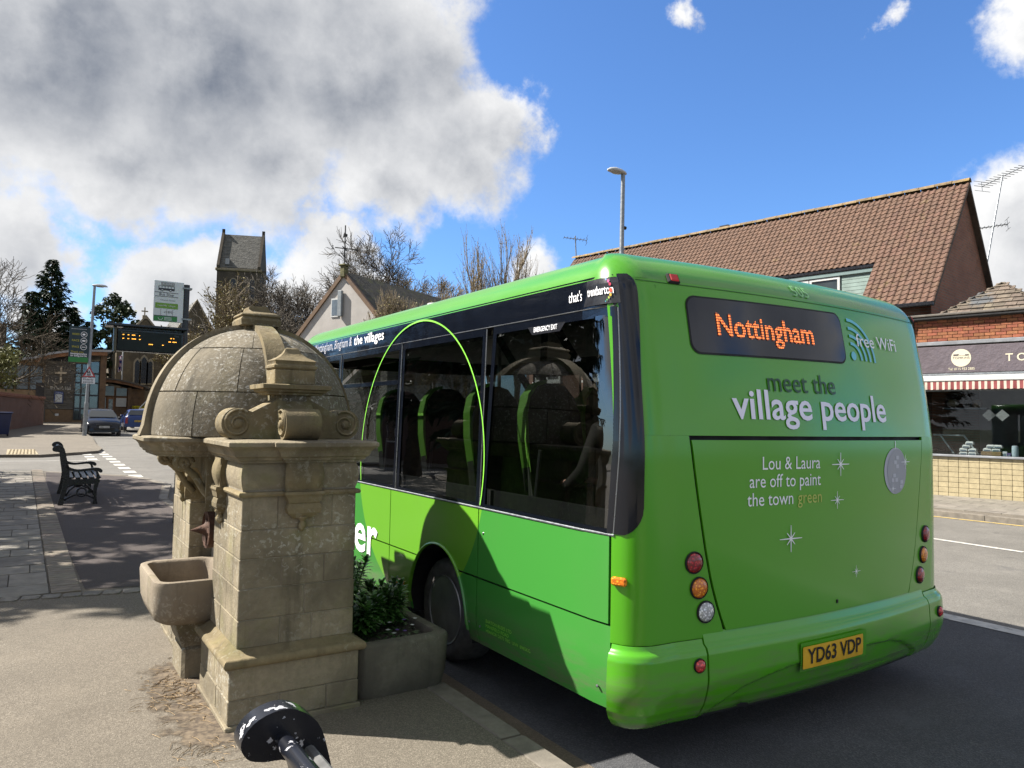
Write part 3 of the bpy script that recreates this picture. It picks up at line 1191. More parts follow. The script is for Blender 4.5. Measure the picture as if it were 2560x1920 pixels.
# roof cove and top
zs_c = [2.53 + (ZTOP - 2.53) * sin(i / 9 * pi / 2) for i in range(10)]
zs_c[-1] = ZTOP - 1e-5
mb = MB()
out = frange(S0, SF, 0.1) + frange(SF, -0.2, 0.25)[1:] + frange(-0.2, ST + 0.2, 0.06)[1:] + frange(ST + 0.2, ST - SF, 0.25)[1:] + frange(ST - SF, ST - S0, 0.1)[1:]
rows = []
for s in out:
    col_ = [Vector(bus_pt(s, z)) for z in zs_c]
    e = col_[-1]
    c = Vector((XC, max(4.3, min(7.4, e.y)), ZTOP + 0.055))
    for k in (0.12, 0.35, 0.65, 1.0):
        p = e.lerp(c, k)
        p.z = ZTOP + 0.055 * (1 - (1 - k) ** 2)
        col_.append(p)
    rows.append(col_)
n = len(rows[0])
mb.add([p for r in rows for p in r], [(i * n + j, (i + 1) * n + j, (i + 1) * n + j + 1, i * n + j + 1) for i in range(len(rows) - 1) for j in range(n - 1)])
mb.build('roof', ROOFG, bus, 50)
mb = MB()
mb.lathe([(0.075, 0), (0.07, 0.03), (0.05, 0.055), (0.0, 0.065)], 16, mat=Matrix.Translation((2.98, 5.9, ZTOP + 0.02)))
mb.build('roof_aerial', MT['white'], bus, 60)
# bumper
GRO = [(0.80, 0.33), (0.91, 0.385), (1.10, 0.42), (1.28, 0.44), (1.97, 0.445), (2.25, 0.435), (2.41, 0.405), (2.55, 0.35), (2.66, 0.29), (2.71, 0.20)]
gz = pw([(0.62, 0.18), (0.72, 0.26)] + GRO)
BP = pw([(0.20, -0.035), (0.225, 0.0), (0.26, 0.03), (0.32, 0.05), (0.45, 0.055), (0.57, 0.048), (0.60, 0.036), (0.615, 0.015), (0.66, 0.000), (0.70, -0.02)])


def bump_off(s, z):
    o = BP(z)
    q = sstep(0.45, 0.66, s) * (1 - sstep(ST - 0.62, ST - 0.42, s))
    zz = gz(s)
    o -= 0.016 * q * (1 - sstep(zz - 0.014, zz, z))
    return o


def bumper(name, s0, s1, zt):
    mb = MB()
    ss = [s0] + frange(s0 + .003, s1 - .003, 0.022) + [s1]
    zz = frange(0.215, zt, 0.009)
    mb.grid(lambda s, z: bpo(s, z, bump_off(s, z) - (0.02 if s in (s0, s1) else 0) - 0.0), ss, zz)
    return mb.build(name, GREEN, bus, 40)


bumper('bumper_corner', 0.155, 0.655, 0.640)
bumper('bumper', 0.661, ST - 0.60, 0.668)
bumper('bumper_corner', ST - 0.594, ST - 0.155, 0.640)
MB().grid(lambda s, z: bpo(s, z, -0.012), frange(0.15, ST - 0.15, 0.05), [0.22, 0.45, 0.655]).build('bumper_beam', MT['dark'], bus)
# torn lower lip
mb = MB()
mb.add([bpo(0.90, 0.262, 0.035), bpo(0.985, 0.222, 0.02), bpo(0.985, 0.262, 0.037), bpo(0.93, 0.275, 0.037)], [(0, 1, 2, 3)])
mb.build('bumper_damage', MT['dark'], bus)

# glazing
PANES = [(-1.135, 0.195), (-2.475, -1.165), (-3.885, -2.505), (-4.95, -3.915)]
ZG0, ZG1 = 1.19, 2.368


def window(s0, s1, sl=0.0, hopper=False, parent=bus):
    """frame with frit border, then the pane"""
    mb = MB()
    b = 0.042
    e0 = lambda z: s0 + sl * (z - ZG0)
    e1 = lambda z: s1 + sl * (z - ZG0)

    def bar(fa, fb, za, zb, off=0.001):
        zz = frange(za, zb, 0.25)
        mb.grid(lambda t, z: bpo(fa(z) + (fb(z) - fa(z)) * t, z, off), [0, .25, .5, .75, 1], zz)
    bar(e0, lambda z: e0(z) + b, ZG0, ZG1)
    bar(lambda z: e1(z) - b, e1, ZG0, ZG1)
    bar(lambda z: e0(z) + b, lambda z: e1(z) - b, ZG0, ZG0 + 0.02)
    bar(lambda z: e0(z) + b, lambda z: e1(z) - b, ZG1 - 0.05, ZG1)
    if hopper:
        bar(lambda z: e0(z) + b, lambda z: e1(z) - b, 2.035, 2.07, 0.004)
    w = mb.build('window', TRIM, parent)
    top = 2.04 if hopper else ZG1 - 0.04
    g = MB()
    g.grid(lambda t, z: bpo(e0(z) + (e1(z) - e0(z)) * (0.02 + t * .96), z, -0.006), [i / 12 for i in range(13)], frange(ZG0 + 0.01, top, 0.3))
    g.build('pane', BGLASS, w, 60)
    if hopper:
        g = MB()
        a, b2 = bpo(s0 + .05, 2.075, -0.01), bpo(s1 - .05, 2.075, -0.01)
        up = Vector((0.20, 0, 0.20))
        g.add([a, b2, b2 + up, a + up], [(0, 1, 2, 3)])
        g.build('hopper_pane', BGLASS, w)
    return w


window(-1.135, 0.155, sl=0.055)
window(-2.475, -1.165)
window(-3.885, -2.505, hopper=True)
window(-4.95, -3.915, hopper=True)
for a, b in ((ST - 0.2, ST + 1.15), (ST + 1.18, ST + 2.5), (ST + 2.53, ST + 3.9), (ST + 3.93, ST + 4.95)):
    window(a, b)
mb = MB()
mb.grid(lambda s, z: bpo(s, z, -0.004), frange(S0, SF - 0.03, 0.1), frange(1.06, 2.36, 0.3))
mb.grid(lambda s, z: bpo(s, z, -0.004), frange(ST - SF + 0.03, ST - S0, 0.1), frange(1.06, 2.36, 0.3))
mb.build('windscreen', BGLASS, bus, 60)
# black cantrail band, pillars, curved quarter panel
panel('cantrail', S0, 0.212, 2.374, 2.545, 0.001, TRIM, step=0.2, ret=0.008)
panel('cantrail', ST - 0.2, ST - S0, 2.374, 2.545, 0.001, TRIM, step=0.2, ret=0.008)
mb = MB()
Q0 = lambda z: 0.160 + 0.055 * (z - 1.19)


def q1(z):
    e = 0.305 + 0.03 * sstep(1.9, 2.5, z)
    if z < 1.33:
        e -= 0.115 * (1 - sqrt(max(0, 1 - ((1.33 - z) / 0.145) ** 2)))
    if z > 2.45:
        e -= 0.06 * (1 - sqrt(max(0, 1 - ((z - 2.45) / 0.1) ** 2)))
    return e


mb.grid(lambda t, z: bpo(Q0(z) + (q1(z) - Q0(z)) * t, z, 0.004), [i / 8 for i in range(9)], [1.188, 1.192, 1.20, 1.215, 1.235, 1.26, 1.29, 1.33] + frange(1.4, 2.45, 0.1) + [2.48, 2.51, 2.53, 2.545])
mb.build('quarter_panel', TRIM, bus, 60)
for s, sl in ((0.158, 0.055), (-1.15, 0), (-2.49, 0), (-3.90, 0)):
    MB().tube([bpo(s + sl * (z - 1.19), z, 0.004) for z in frange(1.19, 2.36, 0.2)], 0.0035, 5).build('trim_strip', SILV, bus)
MB().tube([bpo(s, 1.181, 0.002) for s in frange(-4.9, 0.16, 0.25)], 0.006, 5).build('sill_trim', MT['steel'], bus)
MB().tube([bpo(s, 2.371, 0.002) for s in frange(-4.9, 0.2, 0.25)], 0.003, 5).build('sill_trim', SILV, bus)


def ribbon(name, pts, w, mat, off=0.006, parent=bus):
    """flat vinyl band following (s, z) points"""
    mb = MB()
    n = len(pts)
    A, B = [], []
    for i, (s, z) in enumerate(pts):
        a, b = pts[max(0, i - 1)], pts[min(n - 1, i + 1)]
        dx, dz = b[0] - a[0], b[1] - a[1]
        L = hypot(dx, dz) or 1
        A.append(bpo(s - dz / L * w / 2, z + dx / L * w / 2, off))
        B.append(bpo(s + dz / L * w / 2, z - dx / L * w / 2, off))
    mb.add(A + B, [(i, i + 1, n + i + 1, n + i) for i in range(n - 1)])
    return mb.build(name, mat, parent, recalc=False)


ribbon('lime_arch_line', [(-2.18 + 1.07 * sin(a), 1.45 + 1.07 * cos(a)) for a in [(-103.5 + 207 * i / 60) * pi / 180 for i in range(61)]], 0.012, LIMEM, 0.008)


def side_fn(s0, z0, off=0.006):
    return lambda x, y: bpo(s0 + x, z0 + y, off)


def btext(name, txt, mat, s0, z0, **kw):
    off = kw.pop('off', 0.006)
    par = kw.pop('parent', bus)
    return put_text(name, txt, mat, par, side_fn(s0, z0, off), **kw)


btext('route_lettering', 'Nottingham, Bingham &', GREYV, -4.71, 2.435, width=1.07, height=0.125)
btext('route_lettering', 'the villages', WHITEV, -3.58, 2.435, width=0.70, height=0.125, bold=0.008)
btext('slogan_lettering', "that's", WHITEV, -0.262, 2.425, width=0.135, height=0.085)
PLATE = pmat('logo_plate', (0.02, 0.02, 0.024), 0.3, var=0)
mb = MB()
mb.grid(lambda t, z: bpo(-0.105 + 0.03 * sstep(2.39, 2.44, z) + t * (0.345 - 0.03 * sstep(2.39, 2.44, z)), z, 0.006), [i / 6 for i in range(7)], frange(2.385, 2.525, 0.035))
logo = mb.build('logo_plate', PLATE, bus)
btext('logo_lettering', 'trentbarton', WHITEV, -0.055, 2.438, width=0.262, height=0.07, bold=0.012, off=0.010, parent=logo)
for (s, z, r, c) in ((0.158, 2.516, .006, (0.05, 0.2, 0.7)), (0.176, 2.505, .009, (0.7, 0.05, 0.3)), (0.186, 2.488, .009, (0.7, 0.03, 0.1)), (0.188, 2.455, .013, (0.7, 0.1, 0.05)),
                     (0.184, 2.43, .009, (0.8, 0.5, 0.03)), (0.170, 2.416, .007, (0.5, 0.6, 0.05)), (0.155, 2.405, .005, (0.1, 0.5, 0.1)), (0.142, 2.397, .004, (0.05, 0.4, 0.5))):
    mb = MB()
    mb.add([bpo(s + r * cos(a), z + r * sin(a), 0.011) for a in [2 * pi * k / 12 for k in range(12)]], [tuple(range(12))])
    mb.build('logo_dot', pmat('logo_dot_colour', c, 0.4, var=0), logo)
MB().grid(lambda t, z: bpo(-0.67 + 0.38 * t + (0.05 if t == 0 else -0.05 if t == 1 else 0) * (2.325 - z) / .05, z, 0.002), [0, .3, .6, 1], [2.275, 2.325]).build('exit_plate', PLATE, bus)
btext('exit_lettering', 'EMERGENCY EXIT', WHITEV, -0.60, 2.290, width=0.235, height=0.042, bold=0.008, off=0.005)
btext('name_lettering', 'ger', WHITEV, -3.62, 0.585, width=0.80, height=0.50, bold=0.018)
btext('legal_lettering', 'BARTON BUSES LTD', LIMEM, -1.04, 0.465, width=0.30, height=0.03, off=0.004)
btext('legal_lettering', 'MANSFIELD ROAD', LIMEM, -1.04, 0.435, width=0.27, height=0.03, off=0.004)
btext('legal_lettering', 'HEANOR DE75 7BG  U/W  6965KG', LIMEM, -1.04, 0.405, width=0.50, height=0.03, off=0.004)


def rgrid(name, s0, s1, z0, z1, rad, off, mat, parent=bus, skew=(0, 0)):
    """rounded rectangle lying on the body"""
    mb = MB()
    ss = sorted(set([s0 + rad * (1 - cos(a * pi / 16)) for a in range(9)] + frange(s0 + rad, s1 - rad, 0.1) + [s1 - rad * (1 - cos(a * pi / 16)) for a in range(9)]))

    def P(s, t):
        d = min(s - s0, s1 - s)
        c = rad - sqrt(max(0, rad * rad - (rad - d) ** 2)) if d < rad else 0
        k = (s - s0) / (s1 - s0)
        return bpo(s, z0 + skew[0] * k + c + t * (z1 - z0 - 2 * c + (skew[1] - skew[0]) * k), off)
    mb.grid(P, ss, [0, .25, .5, .75, 1])
    return mb.build(name, mat, parent, 60)


SEAM = pmat('seam_dark_green', (0.02, 0.10, 0.01), 0.6, var=0)  # darker green for the thin lines along the panel seams
ribbon('roof_seam', [(0.30 + i * (ST - 0.6) / 40, 2.515) for i in range(41)], 0.0035, SEAM, 0.0015)
ribbon('panel_seam', [(0.45, 1.70), (0.45, 2.5)], 0.002, SEAM, 0.0015)
DISP = pmat('destination_glass', (0.008, 0.012, 0.028), 0.10, var=0, rvar=0.03, spec=0.6)
disp = rgrid('destination_display', 0.645, 1.948, 2.143, 2.450, 0.06, 0.006, DISP, skew=(0.015, 0.015))
rgrid('display_gasket', 0.635, 1.958, 2.133, 2.460, 0.065, 0.004, RUB, skew=(0.015, 0.015))


def led_mat():
    m, t, b = new_mat('orange_led')
    geo = nd(t, 'ShaderNodeNewGeometry')
    sp = nd(t, 'ShaderNodeSeparateXYZ')
    t.links.new(geo.outputs['Position'], sp.inputs[0])
    f1 = math_n(t, 'FRACT', math_n(t, 'MULTIPLY', sp.outputs[2], 1 / 0.0155))
    f2 = math_n(t, 'FRACT', math_n(t, 'MULTIPLY', sp.outputs[0], 1 / 0.0155))
    a = maprange(t, math_n(t, 'ABSOLUTE', math_n(t, 'SUBTRACT', f1, 0.5)), 0.38, 0.22)
    c = maprange(t, math_n(t, 'ABSOLUTE', math_n(t, 'SUBTRACT', f2, 0.5)), 0.45, 0.30)
    v = math_n(t, 'MULTIPLY', a, c)
    b.inputs['Base Color'].default_value = (0.02, 0.02, 0.03, 1)
    b.inputs['Emission Color'].default_value = (1.0, 0.22, 0.04, 1)
    t.links.new(math_n(t, 'MULTIPLY_ADD', v, 0.85, 0.04), b.inputs['Emission Strength'])
    return m


LED = led_mat()
put_text('display_lettering', 'Nottingham', LED, disp, side_fn(0.835, 2.245, 0.010), width=0.80, height=0.185, bold=0.012)
btext('fleet_number', '505', pmat('pale_green_vinyl', (0.22, 0.52, 0.18), 0.5, var=0, k=1), 1.54, 2.545, width=0.155, height=0.10)
CYAN = pmat('cyan_vinyl', (0.14, 0.52, 0.64), 0.45, var=0.02, k=1)
mb = MB()
mb.add([bpo(2.045 + 0.028 * cos(a), 2.205 + 0.028 * sin(a), 0.006) for a in [2 * pi * k / 16 for k in range(16)]], [tuple(range(16))])
mb.build('wifi_dot', CYAN, bus)
for r in (0.10, 0.15, 0.20, 0.255):
    ribbon('wifi_wave', [(2.03 + r * 1.05 * sin(a), 2.185 + r * cos(a)) for a in [(0 + 92 * i / 14) * pi / 180 for i in range(15)]], 0.020, CYAN)
btext('wifi_lettering', 'free WiFi', WHITEV, 2.10, 2.272, width=0.52, height=0.12, off=0.008)
btext('headline_lettering', 'meet the', DKGV, 1.17, 1.95, width=0.615, height=0.165)
btext('headline_lettering', 'village people', LAVV, 0.88, 1.792, width=1.455, height=0.235, bold=0.014)
btext('caption_lettering', 'Lou & Laura', WHITEV, 1.575, 1.510, width=0.49, height=0.105, align='R')
btext('caption_lettering', 'are off to paint', WHITEV, 1.58, 1.412, width=0.595, height=0.105, align='R')
btext('caption_lettering', 'the town', WHITEV, 0.968, 1.312, width=0.365, height=0.105)
btext('caption_lettering', 'green', pmat('olive_vinyl', (0.46, 0.52, 0.10), 0.45, var=0, k=1), 1.588, 1.312, width=0.215, height=0.105, align='R')


def star(s, z, r, parent=bus):
    mb = MB()
    for k in range(8):
        a = k * pi / 4
        L = r * (1.0 if k % 2 == 0 else 0.62) * (1.25 if k in (2, 6) else 1.0)
        w = r * 0.055
        dx, dz = sin(a), cos(a)
        mb.add([bpo(s - dz * w, z + dx * w, .010), bpo(s + dx * L - dz * w * .5, z + dz * L + dx * w * .5, .010),
                bpo(s + dx * L + dz * w * .5, z + dz * L - dx * w * .5, .010), bpo(s + dz * w, z - dx * w, .010)], [(0, 1, 2, 3)])
    return mb.build('star_decal', WHITEV, parent, recalc=False)


for s, z, r in ((1.77, 1.53, 0.07), (1.735, 1.318, 0.052), (1.31, 1.118, 0.075), (1.93, 0.878, 0.036)):
    star(s, z, r)


def disc(name, s, z, rx, rz, mat, off, n=32, parent=bus):
    mb = MB()
    mb.add([bpo(s, z, off)] + [bpo(s + rx * cos(a), z + rz * sin(a), off) for a in [2 * pi * k / n for k in range(n)]], [(0, 1 + k, 1 + (k + 1) % n) for k in range(n)])
    return mb.build(name, mat, parent, recalc=False)


ball = disc('mirror_ball_decal', 2.42, 1.475, 0.150, 0.150, pmat('light_grey_vinyl', (0.40, 0.40, 0.45), 0.45, var=0, k=1), 0.006)
disc('ball_face', 2.437, 1.472, 0.128, 0.144, pmat('mid_grey_vinyl', (0.31, 0.31, 0.345), 0.45, var=0, k=1), 0.0075, parent=ball)
TILEV = pmat('tile_grey_vinyl', (0.47, 0.47, 0.52), 0.45, var=0, k=1)
for ds, dz in ((0.0, 0.085), (-0.02, 0.055), (0.0, 0.028), (-0.03, -0.03), (-0.045, -0.06), (-0.01, -0.06), (0.04, -0.075), (0.035, -0.105)):
    mb = MB()
    mb.add([bpo(2.44 + ds * 1.4 + a * .018, 1.475 + dz + b * .012, .009) for a, b in ((-1, -1), (1, -1), (1, 1), (-1, 1))], [(0, 1, 2, 3)])
    mb.build('ball_tile', TILEV, ball, recalc=False)
ribbon('ball_string', [(2.42, 1.618), (2.425, 1.668)], 0.007, WHITEV)
star(2.55, 1.53, 0.048)
star(2.375, 1.36, 0.032)


# lamps
def lens_mat(name, col, em=0.0):
    m, t, b = new_mat(name)
    geo = nd(t, 'ShaderNodeNewGeometry')
    v = nd(t, 'ShaderNodeTexVoronoi')
    v.inputs['Scale'].default_value = 75
    t.links.new(geo.outputs['Position'], v.inputs['Vector'])
    c = mixc(t, maprange(t, v.outputs['Distance'], 0.1, 0.6), tuple(min(1, q * 2.6) for q in col), tuple(q * 0.8 for q in col))
    t.links.new(c, b.inputs['Base Color'])
    b.inputs['Roughness'].default_value = 0.12
    b.inputs['Coat Weight'].default_value = 0.6
    if em:
        b.inputs['Emission Color'].default_value = col + (1,)
        b.inputs['Emission Strength'].default_value = em
    bp = nd(t, 'ShaderNodeBump')
    bp.inputs['Strength'].default_value = 0.4
    bp.inputs['Distance'].default_value = 0.004
    t.links.new(v.outputs['Distance'], bp.inputs['Height'])
    t.links.new(bp.outputs[0], b.inputs['Normal'])
    return m


LENS_R, LENS_A, LENS_W = lens_mat('red_lens', (0.22, 0.008, 0.014)), lens_mat('amber_lens', (0.62, 0.15, 0.006)), lens_mat('clear_lens', (0.42, 0.42, 0.42))
LENS_P = lens_mat('red_reflector', (0.45, 0.03, 0.03))


def frame_at(s, z, off):
    p, n = bpo(s, z, off), bn(s, z)
    x = Vector((0, 0, 1)).cross(n).normalized()
    y = n.cross(x)
    m = Matrix((x, y, n)).transposed().to_4x4()
    m.translation = p
    return m


def round_lamp(name, s, z, r, mat, off=0.0):
    m = frame_at(s, z, off)
    rim = MB().lathe([(r * 1.12, -0.02), (r * 1.12, 0.008), (r * 1.05, 0.012), (r * 1.0, 0.010), (r * 0.98, 0.0)], 28, mat=m).build(name, RUB, bus, 50)
    MB().lathe([(r * 0.985, 0.002), (r * 0.95, 0.012), (r * 0.75, 0.02), (r * 0.4, 0.025), (0.0, 0.026)], 28, mat=m).build('lens', mat, rim, 60)


for s, z, mt_ in ((0.602, 1.035, LENS_R), (0.635, 0.902, LENS_A), (0.680, 0.775, LENS_W)):
    round_lamp('rear_lamp', s, z, 0.052, mt_)
for s, z, mt_ in ((ST - 0.535, 1.03, LENS_R), (ST - 0.572, 0.892, LENS_A), (ST - 0.630, 0.762, LENS_R)):
    round_lamp('rear_lamp', s, z, 0.052, mt_)
round_lamp('reflector', 0.60, 0.522, 0.033, LENS_P, 0.05)
round_lamp('reflector', ST - 0.44, 0.50, 0.033, LENS_P, 0.05)
# high marker lamps
for s in (0.585, ST - 0.30):
    m = frame_at(s, 2.545, 0.0)
    b_ = MB().box(-0.04, 0.04, -0.032, 0.032, -0.01, 0.014, 0.008, mat=m).build('marker_lamp', RUB, bus)
    MB().box(-0.028, 0.03, -0.024, 0.024, 0.0, 0.019, 0.006, mat=m).build('lens', emat('marker_red', (1.0, 0.05, 0.05), 0.10, (0.20, 0.004, 0.008)), b_)
# amber side markers
for s, z, w in ((0.195, 0.955, 0.085), (-2.335, 0.475, 0.12)):
    m = frame_at(s, z, 0.0)
    MB().box(-w / 2, w / 2, -0.022, 0.022, -0.005, 0.022, 0.009, mat=m).build('side_marker', LENS_A, bus)
# number plate
YPL = pmat('yellow_plate', (0.66, 0.38, 0.02), 0.4, var=0.08, vscale=6, k=1)
mb = MB()
rgrid('plate_recess', 1.325, 1.945, 0.398, 0.545, 0.01, 0.062, GREEN)
pl = rgrid('number_plate', 1.336, 1.898, 0.412, 0.524, 0.008, 0.069, YPL)
put_text('plate_characters', 'YD63 VDP', MT['dark'], pl, side_fn(1.372, 0.432, 0.073), width=0.50, height=0.112, bold=0.014)
# wheel
TYRE = pmat('tyre_rubber', (0.12, 0.112, 0.105), 0.85, var=0.2, vscale=14)
RIM = pmat('wheel_steel', (0.5, 0.5, 0.5), 0.4, metal=0.8, var=0.15)
for (wx, wy) in ((2.60, 4.85), (2.60, 7.75)):
    m = Matrix.Translation((wx, wy, 0.37)) @ Matrix.Rotation(-pi / 2, 4, 'Y')
    w = MB().lathe([(0.24, -0.02), (0.245, 0.0), (0.26, 0.004), (0.30, 0.012), (0.335, 0.006), (0.358, -0.015), (0.37, -0.05), (0.37, -0.22), (0.34, -0.25)], 48, mat=m).build('wheel', TYRE, bus, 40)
    MB().lathe([(0.247, 0.0), (0.243, 0.008), (0.234, 0.004), (0.228, -0.02), (0.215, -0.13), (0.13, -0.15), (0.12, -0.12), (0.06, -0.11), (0.0, -0.11)], 40, mat=m).build('rim', [RIM, MT['dark']][0], w, 40)
for wx, wy in ((5.15, 4.85), (5.15, 7.75)):
    m = Matrix.Translation((wx + 0.3, wy, 0.37)) @ Matrix.Rotation(pi / 2, 4, 'Y')
    MB().lathe([(0.2, 0.0), (0.30, 0.012), (0.358, -0.015), (0.37, -0.05), (0.37, -0.22), (0.34, -0.25)], 32, mat=m).build('wheel', TYRE, bus, 40)
# floor, chassis, ceiling
MB().box(2.80, 5.26, 2.84, 3.10, 0.31, 0.52).box(2.56, 5.50, 3.10, 4.20, 0.30, 0.52).box(3.30, 5.50, 4.20, 5.50, 0.30, 0.52).box(2.56, 5.50, 5.50, 8.6, 0.30, 0.52).build('floor', MT['dark'], bus)
MB().box(2.95, 5.1, 2.95, 8.2, 0.20, 0.32, 0.05).build('chassis', MT['dark'], bus)
INT = pmat('interior_ceiling', (0.45, 0.44, 0.40), 0.7, var=0.03)
MB().box(2.80, 5.26, 3.30, 8.4, 2.49, 2.52).build('ceiling', INT, bus)
MB().box(2.545, 2.575, 2.98, 4.20, 0.52, 1.30).box(2.545, 2.575, 4.20, 5.50, 0.93, 1.30).box(2.545, 2.575, 5.50, 8.0, 0.52, 1.30).box(2.575, 3.30, 4.20, 5.50, 0.95, 0.98).build('inner_lining', pmat('interior_lining', (0.03, 0.03, 0.032), 0.8, var=0.1), bus)
MB().box(5.485, 5.515, 3.1, 8.0, 0.52, 1.20).build('inner_lining', pmat('interior_lining_b', (0.05, 0.05, 0.05), 0.8, var=0.1), bus)
mb = MB()
mb.box(2.74, 2.86, 3.2, 8.0, 2.36, 2.40)
vent = mb.build('ceiling_vent', pmat('vent_plastic', (0.10, 0.10, 0.095), 0.6, var=0), bus)
mb = MB()
y = 3.25
while y < 7.9:
    if (y * 2.2) % 1.0 < 0.86:
        mb.box(2.735, 2.745, y, y + 0.013, 2.365, 2.395)
    y += 0.03
mb.build('slot', pmat('vent_slot', (0.75, 0.75, 0.68), 0.5, var=0), vent, kind='stuff')
# seats
SEATM = pmat('seat_moquette', (0.018, 0.022, 0.018), 0.9, var=0.25, vscale=30)
SEATL = pmat('seat_lime_edge', (0.17, 0.46, 0.04), 0.6, var=0.05)
SEATG = pmat('seat_frame_grey', (0.14, 0.14, 0.15), 0.5, metal=0.4, var=0.05)


def seat_outline(k):
    a = k
    return a


def make_seat(loc):
    """one seat back and cushion, facing +Y"""
    x, y, z = loc
    W = 0.23
    prof = [(-0.21, 0.0), (-0.225, 0.35), (-0.235, 0.62), (-0.225, 0.78), (-0.19, 0.90), (-0.12, 0.98), (-0.05, 1.0)]
    out_ = prof + [(-a, b) for a, b in prof[::-1]]
    m = Matrix.Translation((x, y, z)) @ Matrix.Rotation(-0.16, 4, 'X') @ Matrix.Rotation(pi / 2, 4, 'X')
    mb = MB()
    mb.prism(out_, -0.045, 0.045, mat=m)
    b_ = mb.build('seat_back', SEATM, bus)
    mb = MB()
    mb.prism([(-0.225, 0.40), (-0.245, 0.62), (-0.235, 0.80), (-0.20, 0.92), (-0.12, 1.005), (-0.04, 1.025), (-0.04, 1.0), (-0.12, 0.975), (-0.185, 0.90), (-0.215, 0.78), (-0.222, 0.62)], -0.05, 0.05, mat=m)
    mb.build('lime_edge', SEATL, b_)
    mb = MB()
    mb.box(-0.22, 0.22, -0.05, 0.42, -0.10, 0.02, 0.03, mat=Matrix.Translation((x, y, z)))
    mb.build('seat_cushion', SEATM, b_)
    mb = MB()
    mb.tube([(x - .2, y + .15, 0.52), (x - .2, y + .15, z - .08)], 0.02, 6)
    mb.tube([(x - .23, y - .02, z + .05), (x - .235, y - .1, z + .55)], 0.014, 6)
    mb.build('seat_leg', SEATG, b_)


for y in (3.98, 4.72, 5.5, 6.4):
    for x in (2.98, 3.46) + ((4.75, 5.2) if y != 5.5 else ()):
        make_seat((x, y, 1.02))
for x in (3.5, 4.0, 4.6, 5.1):
    make_seat((x, 3.22, 1.02))
POLE = pmat('handrail_grey', (0.45, 0.46, 0.46), 0.35, metal=0.5, var=0.03)
MB().tube([(3.3, 6.2, 0.6), (3.3, 6.2, 1.55), (3.3, 6.12, 1.68), (3.3, 5.98, 1.72), (3.3, 5.2, 1.73)], 0.018, 8).build('handrail', POLE, bus, 60)
for x, y in ((3.75, 4.4), (3.75, 6.0), (4.5, 5.2)):
    MB().tube([(x, y, 0.52), (x, y, 2.49)], 0.018, 8).build('handrail', POLE, bus, 60)
for y in (3.75, 4.5):
    for dx in (-0.16, 0.16):
        MB().tube([(3.2 + dx * .4, y + .1, 2.0), (3.2 + dx * 1.6, y + .35, 2.49)], 0.028, 7).build('seat_stay', SEATM, bus)
MB().box(5.40, 5.43, 4.2, 4.55, 1.1, 1.7).build('partition', SEATL, bus)
# ------------------------------------------------------------------ stone drinking fountain
ST_A = stone_mat('fountain_sandstone', (0.41, 0.345, 0.235), (0.20, 0.168, 0.115), (0.52, 0.50, 0.43), lichen=0.6, green=0.3, bump=0.75)
ST_B = stone_mat('fountain_dome_stone', (0.31, 0.265, 0.19), (0.165, 0.145, 0.108), (0.47, 0.45, 0.40), lichen=0.8, green=0.1, rand=0.10, cover=(0.30, 0.52), spot=48.0)
ST_C = stone_mat('fountain_trim_stone', (0.36, 0.285, 0.16), (0.18, 0.146, 0.088), (0.46, 0.44, 0.36), lichen=0.4, green=0.3)
ST_P = stone_mat('planter_stone', (0.24, 0.215, 0.165), (0.14, 0.125, 0.10), (0.36, 0.34, 0.29), lichen=0.35)
ST_T = stone_mat('basin_stone', (0.40, 0.335, 0.25), (0.27, 0.22, 0.165), (0.50, 0.47, 0.38), lichen=0.3, green=0.15)
RUST = pmat('rusty_iron', (0.10, 0.045, 0.025), 0.85, var=0.35, vscale=18, bump=0.7, bscale=50, col2=(0.035, 0.025, 0.02))
MORT = pmat('lime_mortar', (0.30, 0.26, 0.19), 0.95, var=0.15, vscale=20)
FX, FY, G0 = 1.29, 5.25, 0.10
fo = wempty('drinking_fountain', (FX, FY, G0), 'domed sandstone drinking fountain with ribs, scrolls and two square piers', 'fountain')


def stone(mb, name, mat, parent=fo, smooth=35):
    return mb.build(name, mat, parent, smooth)


def block(x0, x1, y0, y1, z0, z1, mat=None, ch=0.005, parent=fo, j=0.002):
    """one dressed stone, slightly irregular"""
    e = lambda: rnd.uniform(-0.0025, 0.0025)
    mb = MB()
    mb.box(x0 + j + e(), x1 - j + e(), y0 + j + e(), y1 - j + e(), z0 + j, z1 - j, ch)
    return mb.build('stone_block', mat or ST_A, parent)


